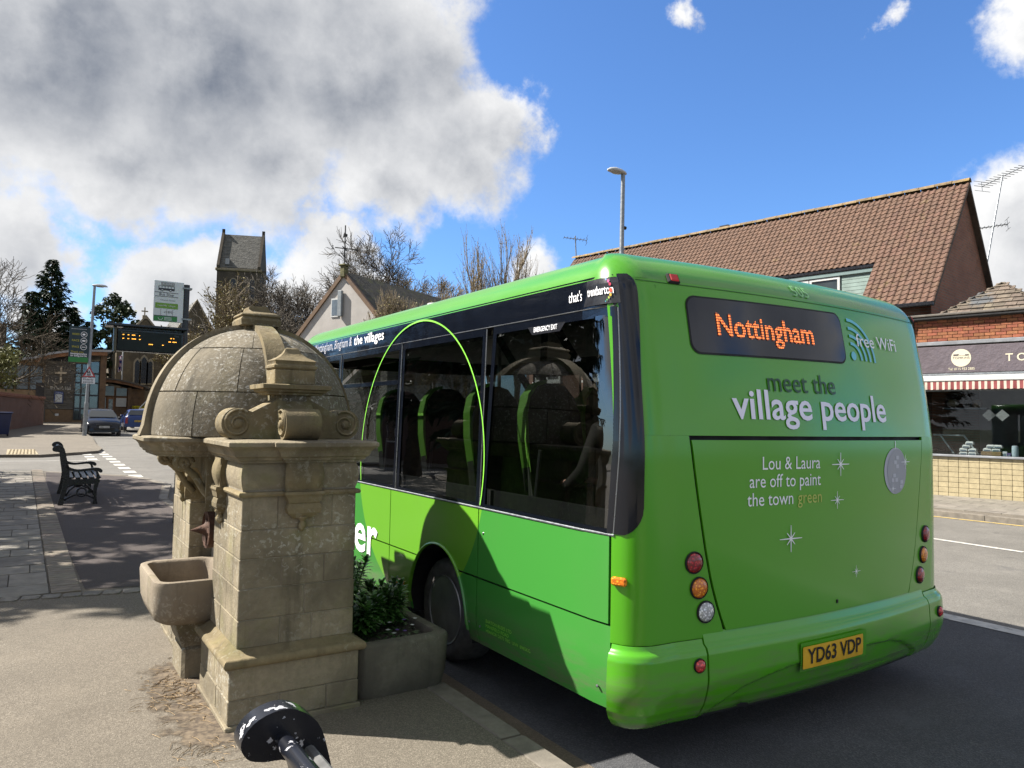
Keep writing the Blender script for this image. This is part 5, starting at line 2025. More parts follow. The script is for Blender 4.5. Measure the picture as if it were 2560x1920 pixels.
def make_bench(loc, rz, length, label, end_mat, rail_r=0.026, slat_mat=None):
    slat_mat = slat_mat or BLK
    """cast ends in the local xz plane (seat faces +x), slats along y"""
    b = empty('bench', loc, rz, label, 'bench', 'cast iron benches on the footway')
    for ye in (0.0, length):
        m = Matrix.Translation((0, ye, 0)) @ Matrix(((1, 0, 0, 0), (0, 0, -1, 0), (0, 1, 0, 0), (0, 0, 0, 1)))
        mb = MB()
        th = 0.032
        back = smooth_poly([(-0.02, 0.0), (0.055, 0.0), (0.07, 0.12), (0.115, 0.30), (0.135, 0.45), (0.13, 0.62), (0.085, 0.80), (0.065, 0.90), (0.035, 0.985), (-0.03, 1.03), (-0.10, 1.018), (-0.136, 0.975), (-0.122, 0.935), (-0.085, 0.920), (-0.035, 0.912), (-0.012, 0.87), (0.0, 0.78), (0.02, 0.62), (0.045, 0.45), (0.035, 0.30), (0.0, 0.12)], 4)
        mb.prism(back, -th, th, mat=m)
        front = smooth_poly([(0.50, 0.0), (0.575, 0.0), (0.56, 0.10), (0.56, 0.25), (0.585, 0.36), (0.60, 0.42), (0.55, 0.45), (0.52, 0.40), (0.505, 0.25), (0.515, 0.10)], 4)
        mb.prism(front, -th * .9, th * .9, mat=m)
        end = mb.build('bench_end', end_mat, b, 40)
        mb = MB()
        seat = [(0.09, 0.34), (0.58, 0.36), (0.60, 0.42), (0.56, 0.455), (0.30, 0.44), (0.10, 0.45)]
        mb.prism(seat, -th * .8, th * .8, mat=m)
        arm = smooth_poly([(0.09, 0.73), (0.13, 0.655), (0.25, 0.615), (0.38, 0.625), (0.52, 0.64), (0.60, 0.625), (0.635, 0.585), (0.615, 0.55), (0.575, 0.565), (0.56, 0.59), (0.585, 0.52), (0.60, 0.45), (0.545, 0.45), (0.54, 0.54), (0.50, 0.59), (0.38, 0.585), (0.25, 0.575), (0.12, 0.60), (0.08, 0.66)], 3)
        mb.prism(arm, -th, th, mat=m)
        # tracery between the legs
        mb.tube([Vector((0.33 + 0.072 * cos(a), 0.22 + 0.072 * sin(a), 0)) for a in [2 * pi * k / 20 for k in range(20)]], 0.02, 6, closed=True, mat=m)
        mb.tube([Vector((0.07 + (0.47) * t, 0.09 + 0.10 * sin(pi * t), 0)) for t in [k / 12 for k in range(13)]], 0.019, 6, mat=m)
        mb.tube([Vector(p) for p in ((0.09, 0.16, 0), (0.14, 0.25, 0), (0.22, 0.32, 0), (0.30, 0.35, 0))], 0.017, 6, mat=m)
        mb.tube([Vector(p) for p in ((0.52, 0.16, 0), (0.48, 0.25, 0), (0.42, 0.32, 0), (0.36, 0.35, 0))], 0.017, 6, mat=m)
        mb.build('tracery', end_mat, end, 40)
    for k in range(5):
        x = 0.125 + k * 0.105
        MB().box(x, x + 0.075, 0.0, length, 0.445 + 0.004 * abs(k - 2), 0.470 + 0.004 * abs(k - 2), 0.006).build('seat_slat', BLK, b)
    for k in range(4):
        z = 0.52 + k * 0.095
        x = 0.125 - 0.055 * (z - 0.5) / 0.3
        m = Matrix.Translation((x, 0, z)) @ Matrix.Rotation(-0.24, 4, 'Y')
        MB().box(-0.012, 0.012, 0.0, length, -0.033, 0.033, 0.005, mat=m).build('back_slat', BLK, b)
    MB().tube([(-0.045, 0.0, 0.962), (-0.045, length, 0.962)], rail_r, 14).build('top_rail', end_mat, b, 60)
    m = Matrix.Translation((0.022, 0, 0.905)) @ Matrix.Rotation(-0.24, 4, 'Y')
    MB().box(-0.011, 0.011, 0.0, length, -0.03, 0.03, 0.005, mat=m).build('back_slat', slat_mat, b)
    return b


make_bench((0.48, 14.95, 0.15), radians(-1), 1.95, 'black cast iron bench on the red footway, seen end on in the distance', BLK)
fb = make_bench((0.57, -0.12, 0.10), radians(0.5), 1.86, 'nearest black bench, its chipped rounded end poking up at the bottom edge', CHIP, 0.020, pmat('worn_grey_slat', (0.16, 0.16, 0.155), 0.6, var=0.25, vscale=20))
fb.scale = (1.0, 1.0, 0.966)
# ------------------------------------------------------------------ trees
BARKS = {'grey': MT['bark'], 'brown': pmat('brown_bark', (0.10, 0.075, 0.045), 0.95, var=0.3, vscale=6), 'tan': pmat('tan_twig_bark', (0.24, 0.185, 0.115), 0.95, var=0.25, vscale=5)}


def leaf_mat(name, col, rough=0.6):
    m, t, b = new_mat(name)
    col = al(col, 0.85)
    geo = nd(t, 'ShaderNodeNewGeometry')
    n1 = noise_n(t, geo.outputs['Position'], 0.9, 4.0, 0.6)
    n2 = noise_n(t, geo.outputs['Position'], 9.0, 3.0, 0.6)
    k = math_n(t, 'ADD', math_n(t, 'MULTIPLY', n1.outputs['Fac'], 0.5), math_n(t, 'MULTIPLY', n2.outputs['Fac'], 0.5))
    c = mixc(t, maprange(t, k, 0.35, 0.65), tuple(q * 0.5 for q in col), tuple(min(1, q * 1.6) for q in col))
    t.links.new(c, b.inputs['Base Color'])
    b.inputs['Roughness'].default_value = rough
    b.inputs['Specular IOR Level'].default_value = 0.3
    return m


BUD = leaf_mat('olive_spring_buds', (0.16, 0.13, 0.035))
BUD2 = leaf_mat('catkin_buds', (0.20, 0.16, 0.07))
CONL = leaf_mat('conifer_needles', (0.020, 0.040, 0.016))
IVYL = leaf_mat('ivy_leaves', (0.030, 0.045, 0.014))
SHRL = leaf_mat('shrub_leaves', (0.15, 0.15, 0.045))


def quad(mb, c, r_, s, flat=0.0):
    a, b = r_.uniform(0, 2 * pi), r_.uniform(-1, 1)
    n = Vector((cos(a) * sqrt(1 - b * b), sin(a) * sqrt(1 - b * b), b + flat)).normalized()
    u = n.orthogonal().normalized()
    v = n.cross(u)
    t = r_.uniform(0, 2 * pi)
    u, v = u * cos(t) + v * sin(t), v * cos(t) - u * sin(t)
    mb.add([c - u * s, c + v * s * .5, c + u * s, c - v * s * .5], [(0, 1, 2, 3)])


def bare_tree(base, h, seed, label, bark='grey', levels=5, spread=0.9, upright=0.15, trunk_r=None, buds=0, bud_mat=None, bud_s=0.07, first=0.3, kids=(3, 4), group=None, name='bare_tree', droop=0.0, min_r=None):
    r_ = random.Random(seed)
    t_ = wempty(name, base, label, 'tree', group)
    tr, cr, bd = MB(), MB(), MB()
    ends = []
    mr = min_r or max(0.008, 0.00030 * hypot(base[0], base[1]))

    def grow(p, d, L, r, lev):
        nseg = 4 if lev < 3 else 3
        pts, rr = [p.copy()], [r]
        dd = d.copy()
        for k in range(nseg):
            dd = (dd + Vector((r_.gauss(0, .13), r_.gauss(0, .13), r_.gauss(0, .08) + upright * .3 - droop * lev * .1))).normalized()
            p = p + dd * (L / nseg)
            pts.append(p.copy())
            rr.append(max(mr * .8, r * (1 - 0.5 * (k + 1) / nseg)))
        (tr if lev < 2 else cr).tube(pts, rr, 7 if lev == 0 else 5 if lev == 1 else 4 if lev == 2 else 3, caps=False)
        if lev >= levels:
            ends.append(pts)
            return
        n = r_.randint(*kids) + (1 if lev == 0 else 0)
        for k in range(n):
            f = first + (1 - first) * (k + r_.random()) / n if lev == 0 else 0.25 + 0.75 * (k + r_.random()) / n
            i = min(nseg - 1, int(f * nseg))
            q = pts[i].lerp(pts[i + 1], f * nseg - i)
            az = r_.uniform(0, 2 * pi)
            ax = dd.orthogonal().normalized()
            ax = Matrix.Rotation(az, 3, dd) @ ax
            an = r_.uniform(0.45, 1.0) * spread
            nd_ = (Matrix.Rotation(an, 3, ax) @ dd + Vector((0, 0, upright))).normalized()
            grow(q, nd_, L * r_.uniform(.55, .78), max(mr, rr[i] * r_.uniform(.5, .7)), lev + 1)
        grow(pts[-1], (dd + Vector((0, 0, upright))).normalized(), L * .62, rr[-1], lev + 1)
    tr_r = trunk_r or h * 0.022
    grow(Vector(base) - Vector((0, 0, .1)), Vector((0, 0, 1)), h * 0.42, tr_r, 0)
    tr.build('trunk', BARKS[bark], t_, recalc=False)
    c_ = cr.build('crown', BARKS[bark], t_, recalc=False)
    if buds and ends:
        for k in range(buds):
            pts = r_.choice(ends)
            i = r_.randrange(len(pts) - 1)
            q = pts[i].lerp(pts[i + 1], r_.random()) + Vector((r_.gauss(0, .06), r_.gauss(0, .06), r_.gauss(0, .06)))
            quad(bd, q, r_, bud_s * r_.uniform(.6, 1.3))
        bd.build('bud', bud_mat, c_, recalc=False, kind='stuff')
    return t_


def conifer(base, h, rad, seed, label, n=300, skirt=0.06, group=None, size=0.42, mat=None):
    r_ = random.Random(seed)
    t_ = wempty('conifer_tree', base, label, 'tree', group)
    B = Vector(base)
    MB().tube([B - Vector((0, 0, .1)), B + Vector((0, 0, h * .5)), B + Vector((0, 0, h * .97))], [rad * .09, rad * .06, .02], 7).build('trunk', BARKS['brown'], t_, recalc=False)
    fo_, br = MB(), MB()
    for k in range(n):
        t = (k + r_.random()) / n
        z = h * (skirt + (1 - skirt) * t)
        R = rad * (1 - t) ** 0.75 * r_.uniform(.45, 1.2) * (1 + .18 * sin(t * 17 + seed)) + 0.15
        a = r_.uniform(0, 2 * pi)
        d = Vector((cos(a), sin(a), 0))
        up = 0.25 - 0.55 * (1 - t)
        pts = [B + Vector((0, 0, z)) + d * R * f + Vector((0, 0, R * (up * f + 0.18 * f * f))) for f in (0, .35, .7, 1)]
        br.tube(pts, [.03 + .03 * (1 - t), .03, .02, .008], 3, caps=False)
        for i in range(int(14 + 34 * R / rad)):
            f = r_.uniform(0.22, 1.0)
            j = min(2, int(f * 3))
            q = pts[j].lerp(pts[j + 1], f * 3 - j)
            s = size * r_.uniform(.5, 1.1) * (0.6 + .4 * R / rad)
            side = Vector((-d.y, d.x, 0)) * r_.uniform(-1, 1)
            dr = (d * r_.uniform(.3, 1) + side + Vector((0, 0, r_.uniform(-.55, .1)))).normalized()
            sd = dr.cross(Vector((r_.uniform(-.4, .4), r_.uniform(-.4, .4), 1))).normalized()
            fo_.add([q, q + dr * s * .5 + sd * s * .17, q + dr * s + Vector((0, 0, -s * .25)), q + dr * s * .5 - sd * s * .17], [(0, 1, 2, 3)])
    br.build('branch', BARKS['brown'], t_, recalc=False, kind='stuff')
    fo_.build('crown', mat or CONL, t_, recalc=False)
    return t_


def leafy_tree(base, h, rad, seed, label, mat, clumps=26, per=170, leaf=0.16, group=None, low=0.35, name='broadleaf_tree', sq=1.0):
    r_ = random.Random(seed)
    t_ = wempty(name, base, label, 'tree', group)
    B = Vector(base)
    tr = MB().tube([B - Vector((0, 0, .1)), B + Vector((.1, 0, h * .3)), B + Vector((0, .1, h * .7))], [h * .025, h * .02, h * .008], 7)
    fo_ = MB()
    for k in range(clumps):
        a = r_.uniform(0, 2 * pi)
        z = r_.uniform(low, 1.0)
        R = rad * sqrt(max(0.02, 1 - ((z - 0.62) / 0.45) ** 2)) * sqrt(r_.random()) * sq
        c = B + Vector((R * cos(a), R * sin(a), h * z))
        tr.tube([B + Vector((0, 0, h * min(.65, z * .6))), B.lerp(c, .55) + Vector((0, 0, h * z * .35)), c], [.05, .03, .01], 4, caps=False)
        cr_ = rad * r_.uniform(.18, .36)
        for i in range(per):
            v = Vector((r_.gauss(0, 1), r_.gauss(0, 1), r_.gauss(0, .8)))
            v = v.normalized() * cr_ * r_.random() ** .4
            quad(fo_, c + v, r_, leaf * r_.uniform(.6, 1.2), .3)
    tr.build('trunk', BARKS['brown'], t_, recalc=False)
    fo_.build('crown', mat, t_, recalc=False)
    return t_


gz_ = lambda y: 0.10 + rise(y)
# in view
GT = 'conifers behind the church hall'
conifer((1.45, 100, .9), 18.4, 4.0, 1, 'tallest dark conifer with a pointed top, behind the church hall', 330, group=GT, size=0.95)
conifer((-0.4, 98, .9), 14.2, 3.3, 2, 'second dark conifer, left of the tallest one behind the hall', 240, group=GT, size=0.9)
conifer((3.6, 101, .9), 13.2, 3.8, 3, 'broad dark conifer right of the tallest, above the hall roof', 260, group=GT, size=0.95)
conifer((5.4, 99, .9), 11.4, 2.8, 4, 'lower dark conifer behind the street banner', 160, group=GT, size=0.9)
leafy_tree((7.7, 98, .9), 14.6, 2.7, 5, 'ivy covered tree with a rounded dark crown, left of the bus stop sign', IVYL, 30, 150, 0.26)
leafy_tree((9.9, 104, .9), 12.6, 2.0, 6, 'small dark bush top behind the stone cross', IVYL, 14, 120, 0.26)
bare_tree((-3.4, 60, gz_(60)), 11.6, 21, 'bare twiggy tree at the left edge behind the brick wall', 'brown', 5, 1.0, 0.05)
GB = 'bare trees beyond the street'
bare_tree((15.0, 72, .8), 13.4, 31, 'olive budding tree in front of the church tower', 'tan', 5, 0.9, 0.12, buds=5200, bud_mat=BUD, bud_s=0.12, group=GB, name='budding_tree')
bare_tree((19.6, 76, .8), 16.5, 32, 'bare spreading tree right of the church tower', 'grey', 6, 1.05, 0.03, group=GB, kids=(3, 4))
bare_tree((12.6, 69, .8), 9.0, 33, 'low olive budding tree left of the dome, below the tower', 'tan', 5, 1.0, 0.10, buds=3600, bud_mat=BUD, bud_s=0.11, group=GB, name='budding_tree')
bare_tree((28.6, 64, .8), 18.5, 34, 'large bare tree with a rounded crown behind the white gable', 'grey', 6, 1.0, 0.05, group=GB)
bare_tree((26.2, 63, .8), 14.0, 36, 'bare tree between the weathervane and the large round crown', 'tan', 6, 0.75, 0.22, group=GB)
bare_tree((22.0, 72, .8), 13.5, 37, 'bare tree just behind the dark roof of the white house', 'grey', 6, 1.0, 0.06, group=GB)
bare_tree((32.2, 67, .8), 15.0, 38, 'bare tree between the large round crown and the upright trees', 'tan', 6, 0.95, 0.08, group=GB)
for i, (x, y, h, lab) in enumerate(((33.0, 58, 17.2, 'slender upright tree with pale buds, left of the tallest one'), (34.9, 57.5, 19.6, 'tallest slender upright tree with pale buds'), (36.8, 57, 16.2, 'slender upright tree with pale buds, nearest the lamp post'))):
    bare_tree((x, y, .5), h, 41 + i, lab, 'tan', 4, 0.40, 0.40, buds=900, bud_mat=BUD2, bud_s=0.07, first=0.12, kids=(3, 4), min_r=0.012, group=GB, name='upright_tree')
for i, (x, y, h, lab) in enumerate(((15.0, 37, 7.2, 'pale twiggy shrub at the foot of the white gable'), (17.3, 36, 8.0, 'tall twiggy shrub hiding the right of the white gable'), (19.6, 38, 8.6, 'twiggy shrub in front of the dark roof behind the bus'), (22.2, 40, 8.8, 'last twiggy shrub along the dark roof behind the bus'))):
    bare_tree((x, y, .3), h, 51 + i, lab, 'tan', 5, 0.5, 0.36, buds=2000, bud_mat=BUD, bud_s=0.055, first=0.05, kids=(3, 4), min_r=0.009, group='twiggy shrubs beyond the bus', name='twiggy_shrub', trunk_r=0.06)
leafy_tree((-2.55, 54.5, gz_(53)), 5.0, 2.3, 61, 'pale green budding shrub spilling over the brick wall', SHRL, 40, 130, 0.12, name='wall_shrub', low=0.56)
# beyond the left edge of the picture: the trees whose shade falls on the footway
GS = 'conifers along the left of the footway'
conifer((-4.9, 12.4, .15), 8.4, 2.9, 71, 'shady conifer left of the footway, its shade falls by the setts', 190, 0.24, GS, 0.5)
conifer((-5.6, 17.2, .2), 12.0, 3.4, 72, 'shady conifer left of the footway, its shade falls on the slabs', 230, 0.2, GS, 0.55)
conifer((-5.8, 22.6, .2), 12.5, 3.4, 75, 'shady conifer left of the footway, its shade falls on the bench', 230, 0.2, GS, 0.55)
bare_tree((-11.5, 29.0, .2), 12.0, 74, 'bare tree left of the side road throwing shadows on the junction', 'brown', 5, 1.0, 0.1)

# ------------------------------------------------------------------ bus stop
SIGNW = pmat('sign_white', (0.62, 0.64, 0.68), 0.45, var=0.03, k=.9)
SIGNB = pmat('sign_dark_print', (0.03, 0.03, 0.05), 0.5, var=0)
bs_ = wempty('bus_stop', (1.89, 12.1, gz_(12.1)), 'black bus stop post with a timetable display and a white flag sign', 'bus stop')
MB().tube([(1.895, 12.1, 0.05), (1.92, 12.1, 3.72)], 0.045, 14).build('post', MT['black'], bs_, 60)
MB().box(1.00, 1.90, 12.02, 12.20, 2.655, 2.985, 0.015).build('display_case', MT['black'], bs_)
MB().box(0.86, 1.93, 11.93, 12.26, 3.005, 3.045, 0.01).build('display_roof', MT['black'], bs_)
MB().box(1.08, 1.86, 12.03, 12.17, 2.98, 3.01).build('roof_bracket', MT['black'], bs_)
MB().box(0.965, 1.0, 11.99, 12.22, 2.64, 3.0, 0.008).build('case_edge', pmat('brown_case_edge', (0.09, 0.08, 0.05), 0.5), bs_)
scr = MB().box(1.02, 1.86, 12.008, 12.018, 2.675, 2.945).build('screen', pmat('display_screen', (0.008, 0.016, 0.016), 0.45, var=0, spec=.25), bs_)
AMB = emat('amber_led', (1.0, 0.42, 0.05), 2.2)
pf = lambda x, z: plane_fn((x, 12.004, z), (1, 0, 0), (0, 0, 1))
LBL = pmat('screen_lettering', (0.25, 0.25, 0.23), 0.5, var=0)
put_text('screen_lettering', 'Route', LBL, scr, pf(1.055, 2.915), height=0.030)
put_text('screen_lettering', 'Destination', LBL, scr, pf(1.135, 2.912), height=0.030)
put_text('screen_lettering', 'Time', LBL, scr, pf(1.76, 2.905), height=0.030)
for (x, z, w) in ((1.075, 2.885, .012), (1.14, 2.885, .022), (1.195, 2.885, .04), (1.29, 2.882, .01), (1.075, 2.83, .012), (1.14, 2.83, .022), (1.195, 2.83, .045), (1.29, 2.828, .012), (1.71, 2.872, .014), (1.75, 2.872, .01), (1.685, 2.82, .03), (1.74, 2.82, .045), (1.42, 2.765, .045), (1.60, 2.765, .012)):
    mb = MB()
    k = 0
    while k * 0.011 < w:
        mb.box(x + k * .011, x + k * .011 + .007, 12.0, 12.006, z + .003 * (k % 2), z + .012)
        k += 1
    mb.build('led', AMB, scr, kind='stuff')
fs_ = MB().box(1.468, 1.875, 12.06, 12.075, 3.13, 3.745, 0.004).build('flag_sign', SIGNW, bs_)
for z in (3.19, 3.66):
    MB().box(1.86, 1.99, 12.04, 12.16, z - .012, z + .012).build('clamp', MT['steel'], bs_)
pf = lambda x, z: plane_fn((x, 12.056, z), (1, 0, 0), (0, 0, 1))


def flat(name, mat, parent, x0, x1, z0, z1, y):
    return MB().box(x0, x1, y, y + 0.003, z0, z1).build(name, mat, parent)


GRNP = pmat('sign_green', (0.20, 0.40, 0.04), 0.45, var=0)
GRN2 = pmat('sign_deep_green', (0.025, 0.25, 0.05), 0.45, var=0)
flat('code_box', pmat('sign_grey', (0.28, 0.28, 0.30), 0.5, var=0), fs_, 1.562, 1.742, 3.672, 3.722, 12.0545)
put_text('sign_lettering', 'RU0583', SIGNW, fs_, plane_fn((1.575, 12.0525, 3.683), (1, 0, 0), (0, 0, 1)), width=0.155, height=0.042)
flat('band', GRNP, fs_, 1.49, 1.80, 3.33, 3.41, 12.0555)
flat('band', GRN2, fs_, 1.475, 1.795, 3.14, 3.21, 12.0555)
flat('band', SIGNB, fs_, 1.475, 1.795, 3.213, 3.222, 12.0555)
for z in (3.565, 3.505):
    flat('rule', SIGNB, fs_, 1.48, 1.80, z, z + .006, 12.0555)
put_text('sign_lettering', 'Bus Stop', SIGNB, fs_, pf(1.54, 3.522), width=0.20, height=0.052)
put_text('sign_lettering', 'Church Street', pmat('sign_mid_grey', (0.25, 0.25, 0.28), 0.5, var=0), fs_, pf(1.56, 3.445), width=0.20, height=0.032)
put_text('sign_lettering', 'rushcliffe  villager', SIGNW, fs_, plane_fn((1.52, 12.0525, 3.36), (1, 0, 0), (0, 0, 1)), width=0.25, height=0.035)
put_text('sign_lettering', 'v1 852', SIGNB, fs_, pf(1.61, 3.262), width=0.115, height=0.045)
for x in (1.565, 1.648, 1.73):
    flat('rule', SIGNB, fs_, x, x + .002, 3.225, 3.32, 12.0555)
mb = MB()
mb.tube([Vector((1.565 + .03 * cos(a), 12.052, 3.185 + .03 * sin(a))) for a in [pi + pi * k / 10 for k in range(11)]], 0.005, 5)
mb.build('smile_emblem', SIGNW, fs_)
for k in range(3):
    flat('print_line', SIGNW, fs_, 1.615, 1.72, 3.19 - k * .018, 3.197 - k * .018, 12.0525)
# pictogram: little bus seen from the side
pic = flat('bus_pictogram', SIGNB, fs_, 1.525, 1.745, 3.602, 3.665, 12.0555)
for k in range(5):
    flat('pictogram_window', SIGNW, pic, 1.533 + k * .042, 1.567 + k * .042, 3.632, 3.658, 12.0530)
for x in (1.575, 1.69):
    MB().lathe([(0.017, 0), (0.017, .003)], 14, mat=Matrix.Translation((x, 12.0555, 3.602)) @ Matrix.Rotation(pi / 2, 4, 'X')).build('pictogram_wheel', SIGNB, pic)
    MB().lathe([(0.010, 0), (0.010, .003)], 14, mat=Matrix.Translation((x, 12.0525, 3.602)) @ Matrix.Rotation(pi / 2, 4, 'X')).build('pictogram_hub', SIGNW, pic)


# ------------------------------------------------------------------ street lamps
def street_lamp(x, y, h, lab, arm, kind=0):
    b = gz_(y)
    t_ = wempty('street_lamp', (x, y, b), lab, 'street lamp', 'grey street lamps')
    lx, ly = (x + 0.035 * 0 + 0.14 * (kind == 0), y)
    top = Vector((x + (0.17 if kind == 0 else 0.10), y, h))
    B = Vector((x, y, b - .05))
    MB().tube([B, B.lerp(top, .22)], 0.115, 12).build('lower_column', MT['steel'], t_, 50)
    MB().tube([B.lerp(top, .22), B.lerp(top, .23), top], [0.115, 0.085, 0.07], 12).build('column', MT['steel'], t_, 50)
    hd = MB()
    L = 0.78
    ax = Vector((arm, 0, 0)).normalized() if arm else Vector((1, 0, 0))
    # cobra head: tapered shell, flat lens below
    V, n = [], 12
    st_ = [(0.0, .05, .05), (.06, .09, .08), (.25, .15, .12), (.5, .17, .13), (.68, .12, .09), (L, .02, .02)]
    for (s, w, hh) in st_:
        for k in range(n):
            a = 2 * pi * k / n
            V.append(top + ax * (s - .12) + Vector((0, w * cos(a), (hh if sin(a) > 0 else .03) * sin(a) + .04)))
    hd.add(V, [(i * n + k, i * n + (k + 1) % n, (i + 1) * n + (k + 1) % n, (i + 1) * n + k) for i in range(len(st_) - 1) for k in range(n)] + [tuple(range(n)), tuple((len(st_) - 1) * n + k for k in range(n))])
    hd.build('lantern', pmat('lantern_grey', (0.52, 0.54, 0.56), 0.45, var=0.05), t_, 50)
    ln = MB()
    ln.lathe([(0.13, 0.0), (0.10, -.03), (0.0, -.045)], 14, mat=Matrix.Translation(top + ax * 0.28 + Vector((0, 0, .012))) @ Matrix.Diagonal((1.7, 1, 1, 1)))
    ln.build('lens', pmat('lamp_lens', (0.45, 0.45, 0.42), 0.2, var=0), t_, 60)
    MB().lathe([(0.02, 0), (.06, .03), (.06, .10), (0.0, .12)], 8, mat=Matrix.Translation((B.lerp(top, .82)).to_tuple()) @ Matrix.Rotation(pi / 2, 4, 'Y') @ Matrix.Translation((0, 0, .05))).build('photocell', MT['dark'], t_)
    return t_


street_lamp(2.62, 48.3, 8.95, 'grey street lamp by the church hall with a dark green banner', 1)
street_lamp(15.75, 18.0, 9.80, 'grey street lamp rising behind the bus roof', -1, 1)

bn_ = MB().box(1.665, 2.66, 48.28, 48.31, 4.57, 6.58).build('street_banner', pmat('banner_navy', (0.012, 0.04, 0.055), 0.6, var=0.1), None)
tag(bn_, 'dark green hands, face, space banner hung from the lamp post', 'banner')
pf = lambda x, z: plane_fn((x, 48.272, z), (1, 0, 0), (0, 0, 1))
YEL = pmat('banner_yellow', (0.50, 0.45, 0.05), 0.6, var=0)
BG_ = MB().box(1.665, 2.66, 48.272, 48.279, 4.57, 4.85).build('banner_foot', GRN2, bn_)
for k, w in enumerate(('HANDS', 'FACE', 'SPACE')):
    z = 6.10 - k * 0.36
    put_text('banner_lettering', w, YEL, bn_, pf(1.80, z), width=0.36, height=0.16, bold=.02)
    rg = MB().tube([Vector((2.38 + .15 * cos(a), 48.27, z + .05 + .15 * sin(a))) for a in [2 * pi * q / 18 for q in range(18)]], 0.012, 4, closed=True).build('banner_roundel', WHITEV, bn_)
    if k == 0:
        MB().box(2.30, 2.44, 48.266, 48.272, z, z + .10, .02).build('hand_symbol', WHITEV, rg)
    elif k == 1:
        MB().box(2.29, 2.47, 48.266, 48.272, z + .01, z + .09, .03).build('mask_symbol', WHITEV, rg)
    else:
        MB().box(2.28, 2.48, 48.266, 48.272, z + .035, z + .065).build('arrow_symbol', WHITEV, rg)
put_text('banner_lettering', 'Thank you', YEL, bn_, pf(1.76, 5.10), width=0.62, height=0.15, bold=.015)
put_text('banner_lettering', 'Nottinghamshire', WHITEV, bn_, pf(1.76, 5.00), width=0.80, height=0.13, bold=.015)
put_text('banner_lettering', 'for doing your bit', WHITEV, bn_, pf(1.76, 4.89), width=0.80, height=0.13, bold=.015)
MB().box(1.74, 2.5, 48.274, 48.279, 6.44, 6.45).build('banner_rule', WHITEV, bn_)
for z in (4.60, 6.55):
    MB().box(2.60, 2.85, 48.28, 48.32, z - .02, z + .02).build('banner_arm', MT['steel'], bn_)
# elderly people warning sign on its own post in front of the lamp
ep = wempty('warning_sign', (2.60, 48.0, gz_(48)), 'red triangle elderly people warning sign on a grey post', 'sign')
MB().tube([(2.60, 48.0, 0.4), (2.66, 48.0, 4.2)], 0.05, 10).build('post', MT['steel'], ep, 60)
y0 = 47.93
MB().prism([(2.36, 3.74), (3.02, 3.74), (2.69, 4.36)], 0, 0.01, mat=Matrix(((1, 0, 0, 0), (0, 0, 1, y0), (0, 1, 0, 0), (0, 0, 0, 1)))).build('triangle', pmat('sign_red', (0.50, 0.03, 0.03), 0.45, var=0), ep)
MB().prism([(2.47, 3.80), (2.91, 3.80), (2.69, 4.22)], 0, 0.01, mat=Matrix(((1, 0, 0, 0), (0, 0, 1, y0 - .006), (0, 1, 0, 0), (0, 0, 0, 1)))).build('triangle_field', SIGNW, ep)
for dx in (-.05, .05):
    pm = MB()
    f = lambda x, z: (2.68 + dx + x, y0 - .012, 3.82 + z)
    pm.tube([f(-.03, 0), f(.0, .1), f(.01, .17)], .016, 5)
    pm.tube([f(.05, 0), f(.01, .1), f(.01, .17)], .016, 5)
    pm.tube([f(.01, .15), f(-.03, .25)], .03, 6)
    pm.lathe([(0, -.03), (.028, 0), (0, .03)], 8, mat=Matrix.Translation(f(-.05, .29)))
    pm.tube([f(-.03, .22), f(-.09, .14), f(-.10, .0)], .009, 4)
    pm.build('walker_symbol', SIGNB, ep)
pp = MB().box(2.36, 3.00, y0, y0 + .012, 3.36, 3.69).build('sign_plate', SIGNW, ep)
put_text('sign_lettering', 'Elderly', SIGNB, pp, plane_fn((2.42, y0 - .004, 3.55), (1, 0, 0), (0, 0, 1)), width=0.50, height=0.16, bold=.01)
put_text('sign_lettering', 'people', SIGNB, pp, plane_fn((2.42, y0 - .004, 3.41), (1, 0, 0), (0, 0, 1)), width=0.50, height=0.16, bold=.01)
# ------------------------------------------------------------------ church hall
WOOD = pmat('weathered_cladding', (0.13, 0.115, 0.095), 0.85, var=0.25, vscale=2.0, rand=0.22, stretch=(1, 1, 14))
ORW = pmat('orange_timber', (0.30, 0.13, 0.045), 0.6, var=0.2, vscale=2)
BRW = pmat('brown_timber', (0.17, 0.095, 0.045), 0.7, var=0.2, vscale=2)
ZINC = pmat('zinc_roof', (0.42, 0.42, 0.43), 0.5, var=0.12, vscale=0.6)
DARKF = pmat('dark_window_frame', (0.03, 0.035, 0.04), 0.5, var=0.05)
HGL = glass_mat('hall_glass', (0.62, 0.66, 0.66), 1.55)
BLIND = pmat('white_blind', (0.66, 0.66, 0.63), 0.8, var=0.05)
hb = gz_(72)
hall = wempty('church_hall', (3, 72, hb), 'modern church hall with weathered grey boards, orange fascia and curved roof', 'building')
MB().box(-3.2, 5.2, 72.06, 84, hb - .3, 6.1).build('wall', pmat('hall_render', (0.30, 0.20, 0.11), 0.85, var=0.1), hall)
cl = MB().box(0.95, 2.98, 72.0, 72.07, 1.95, 6.3).build('cladding', MT['dark'], hall)
nb = 26
for k in range(nb):
    z0 = 1.98 + k * (5.95 - 1.98) / nb
    zt = (5.95 - 1.98) / nb
    MB().box(0.96, 2.97, 71.955, 72.0, z0, z0 + zt - .012, .006).build('board', WOOD, cl)
MB().box(0.90, 1.02, 71.93, 72.05, 1.0, 6.0).build('corner_board', WOOD, hall)
MB().box(1.04, 2.93, 71.98, 72.06, hb - .3, 1.93).build('base_panel', pmat('hall_brown_base', (0.20, 0.12, 0.06), 0.8, var=0.12), hall)
MB().box(1.72, 1.98, 71.965, 71.98, 1.42, 1.60).build('vent', MT['white'], hall)
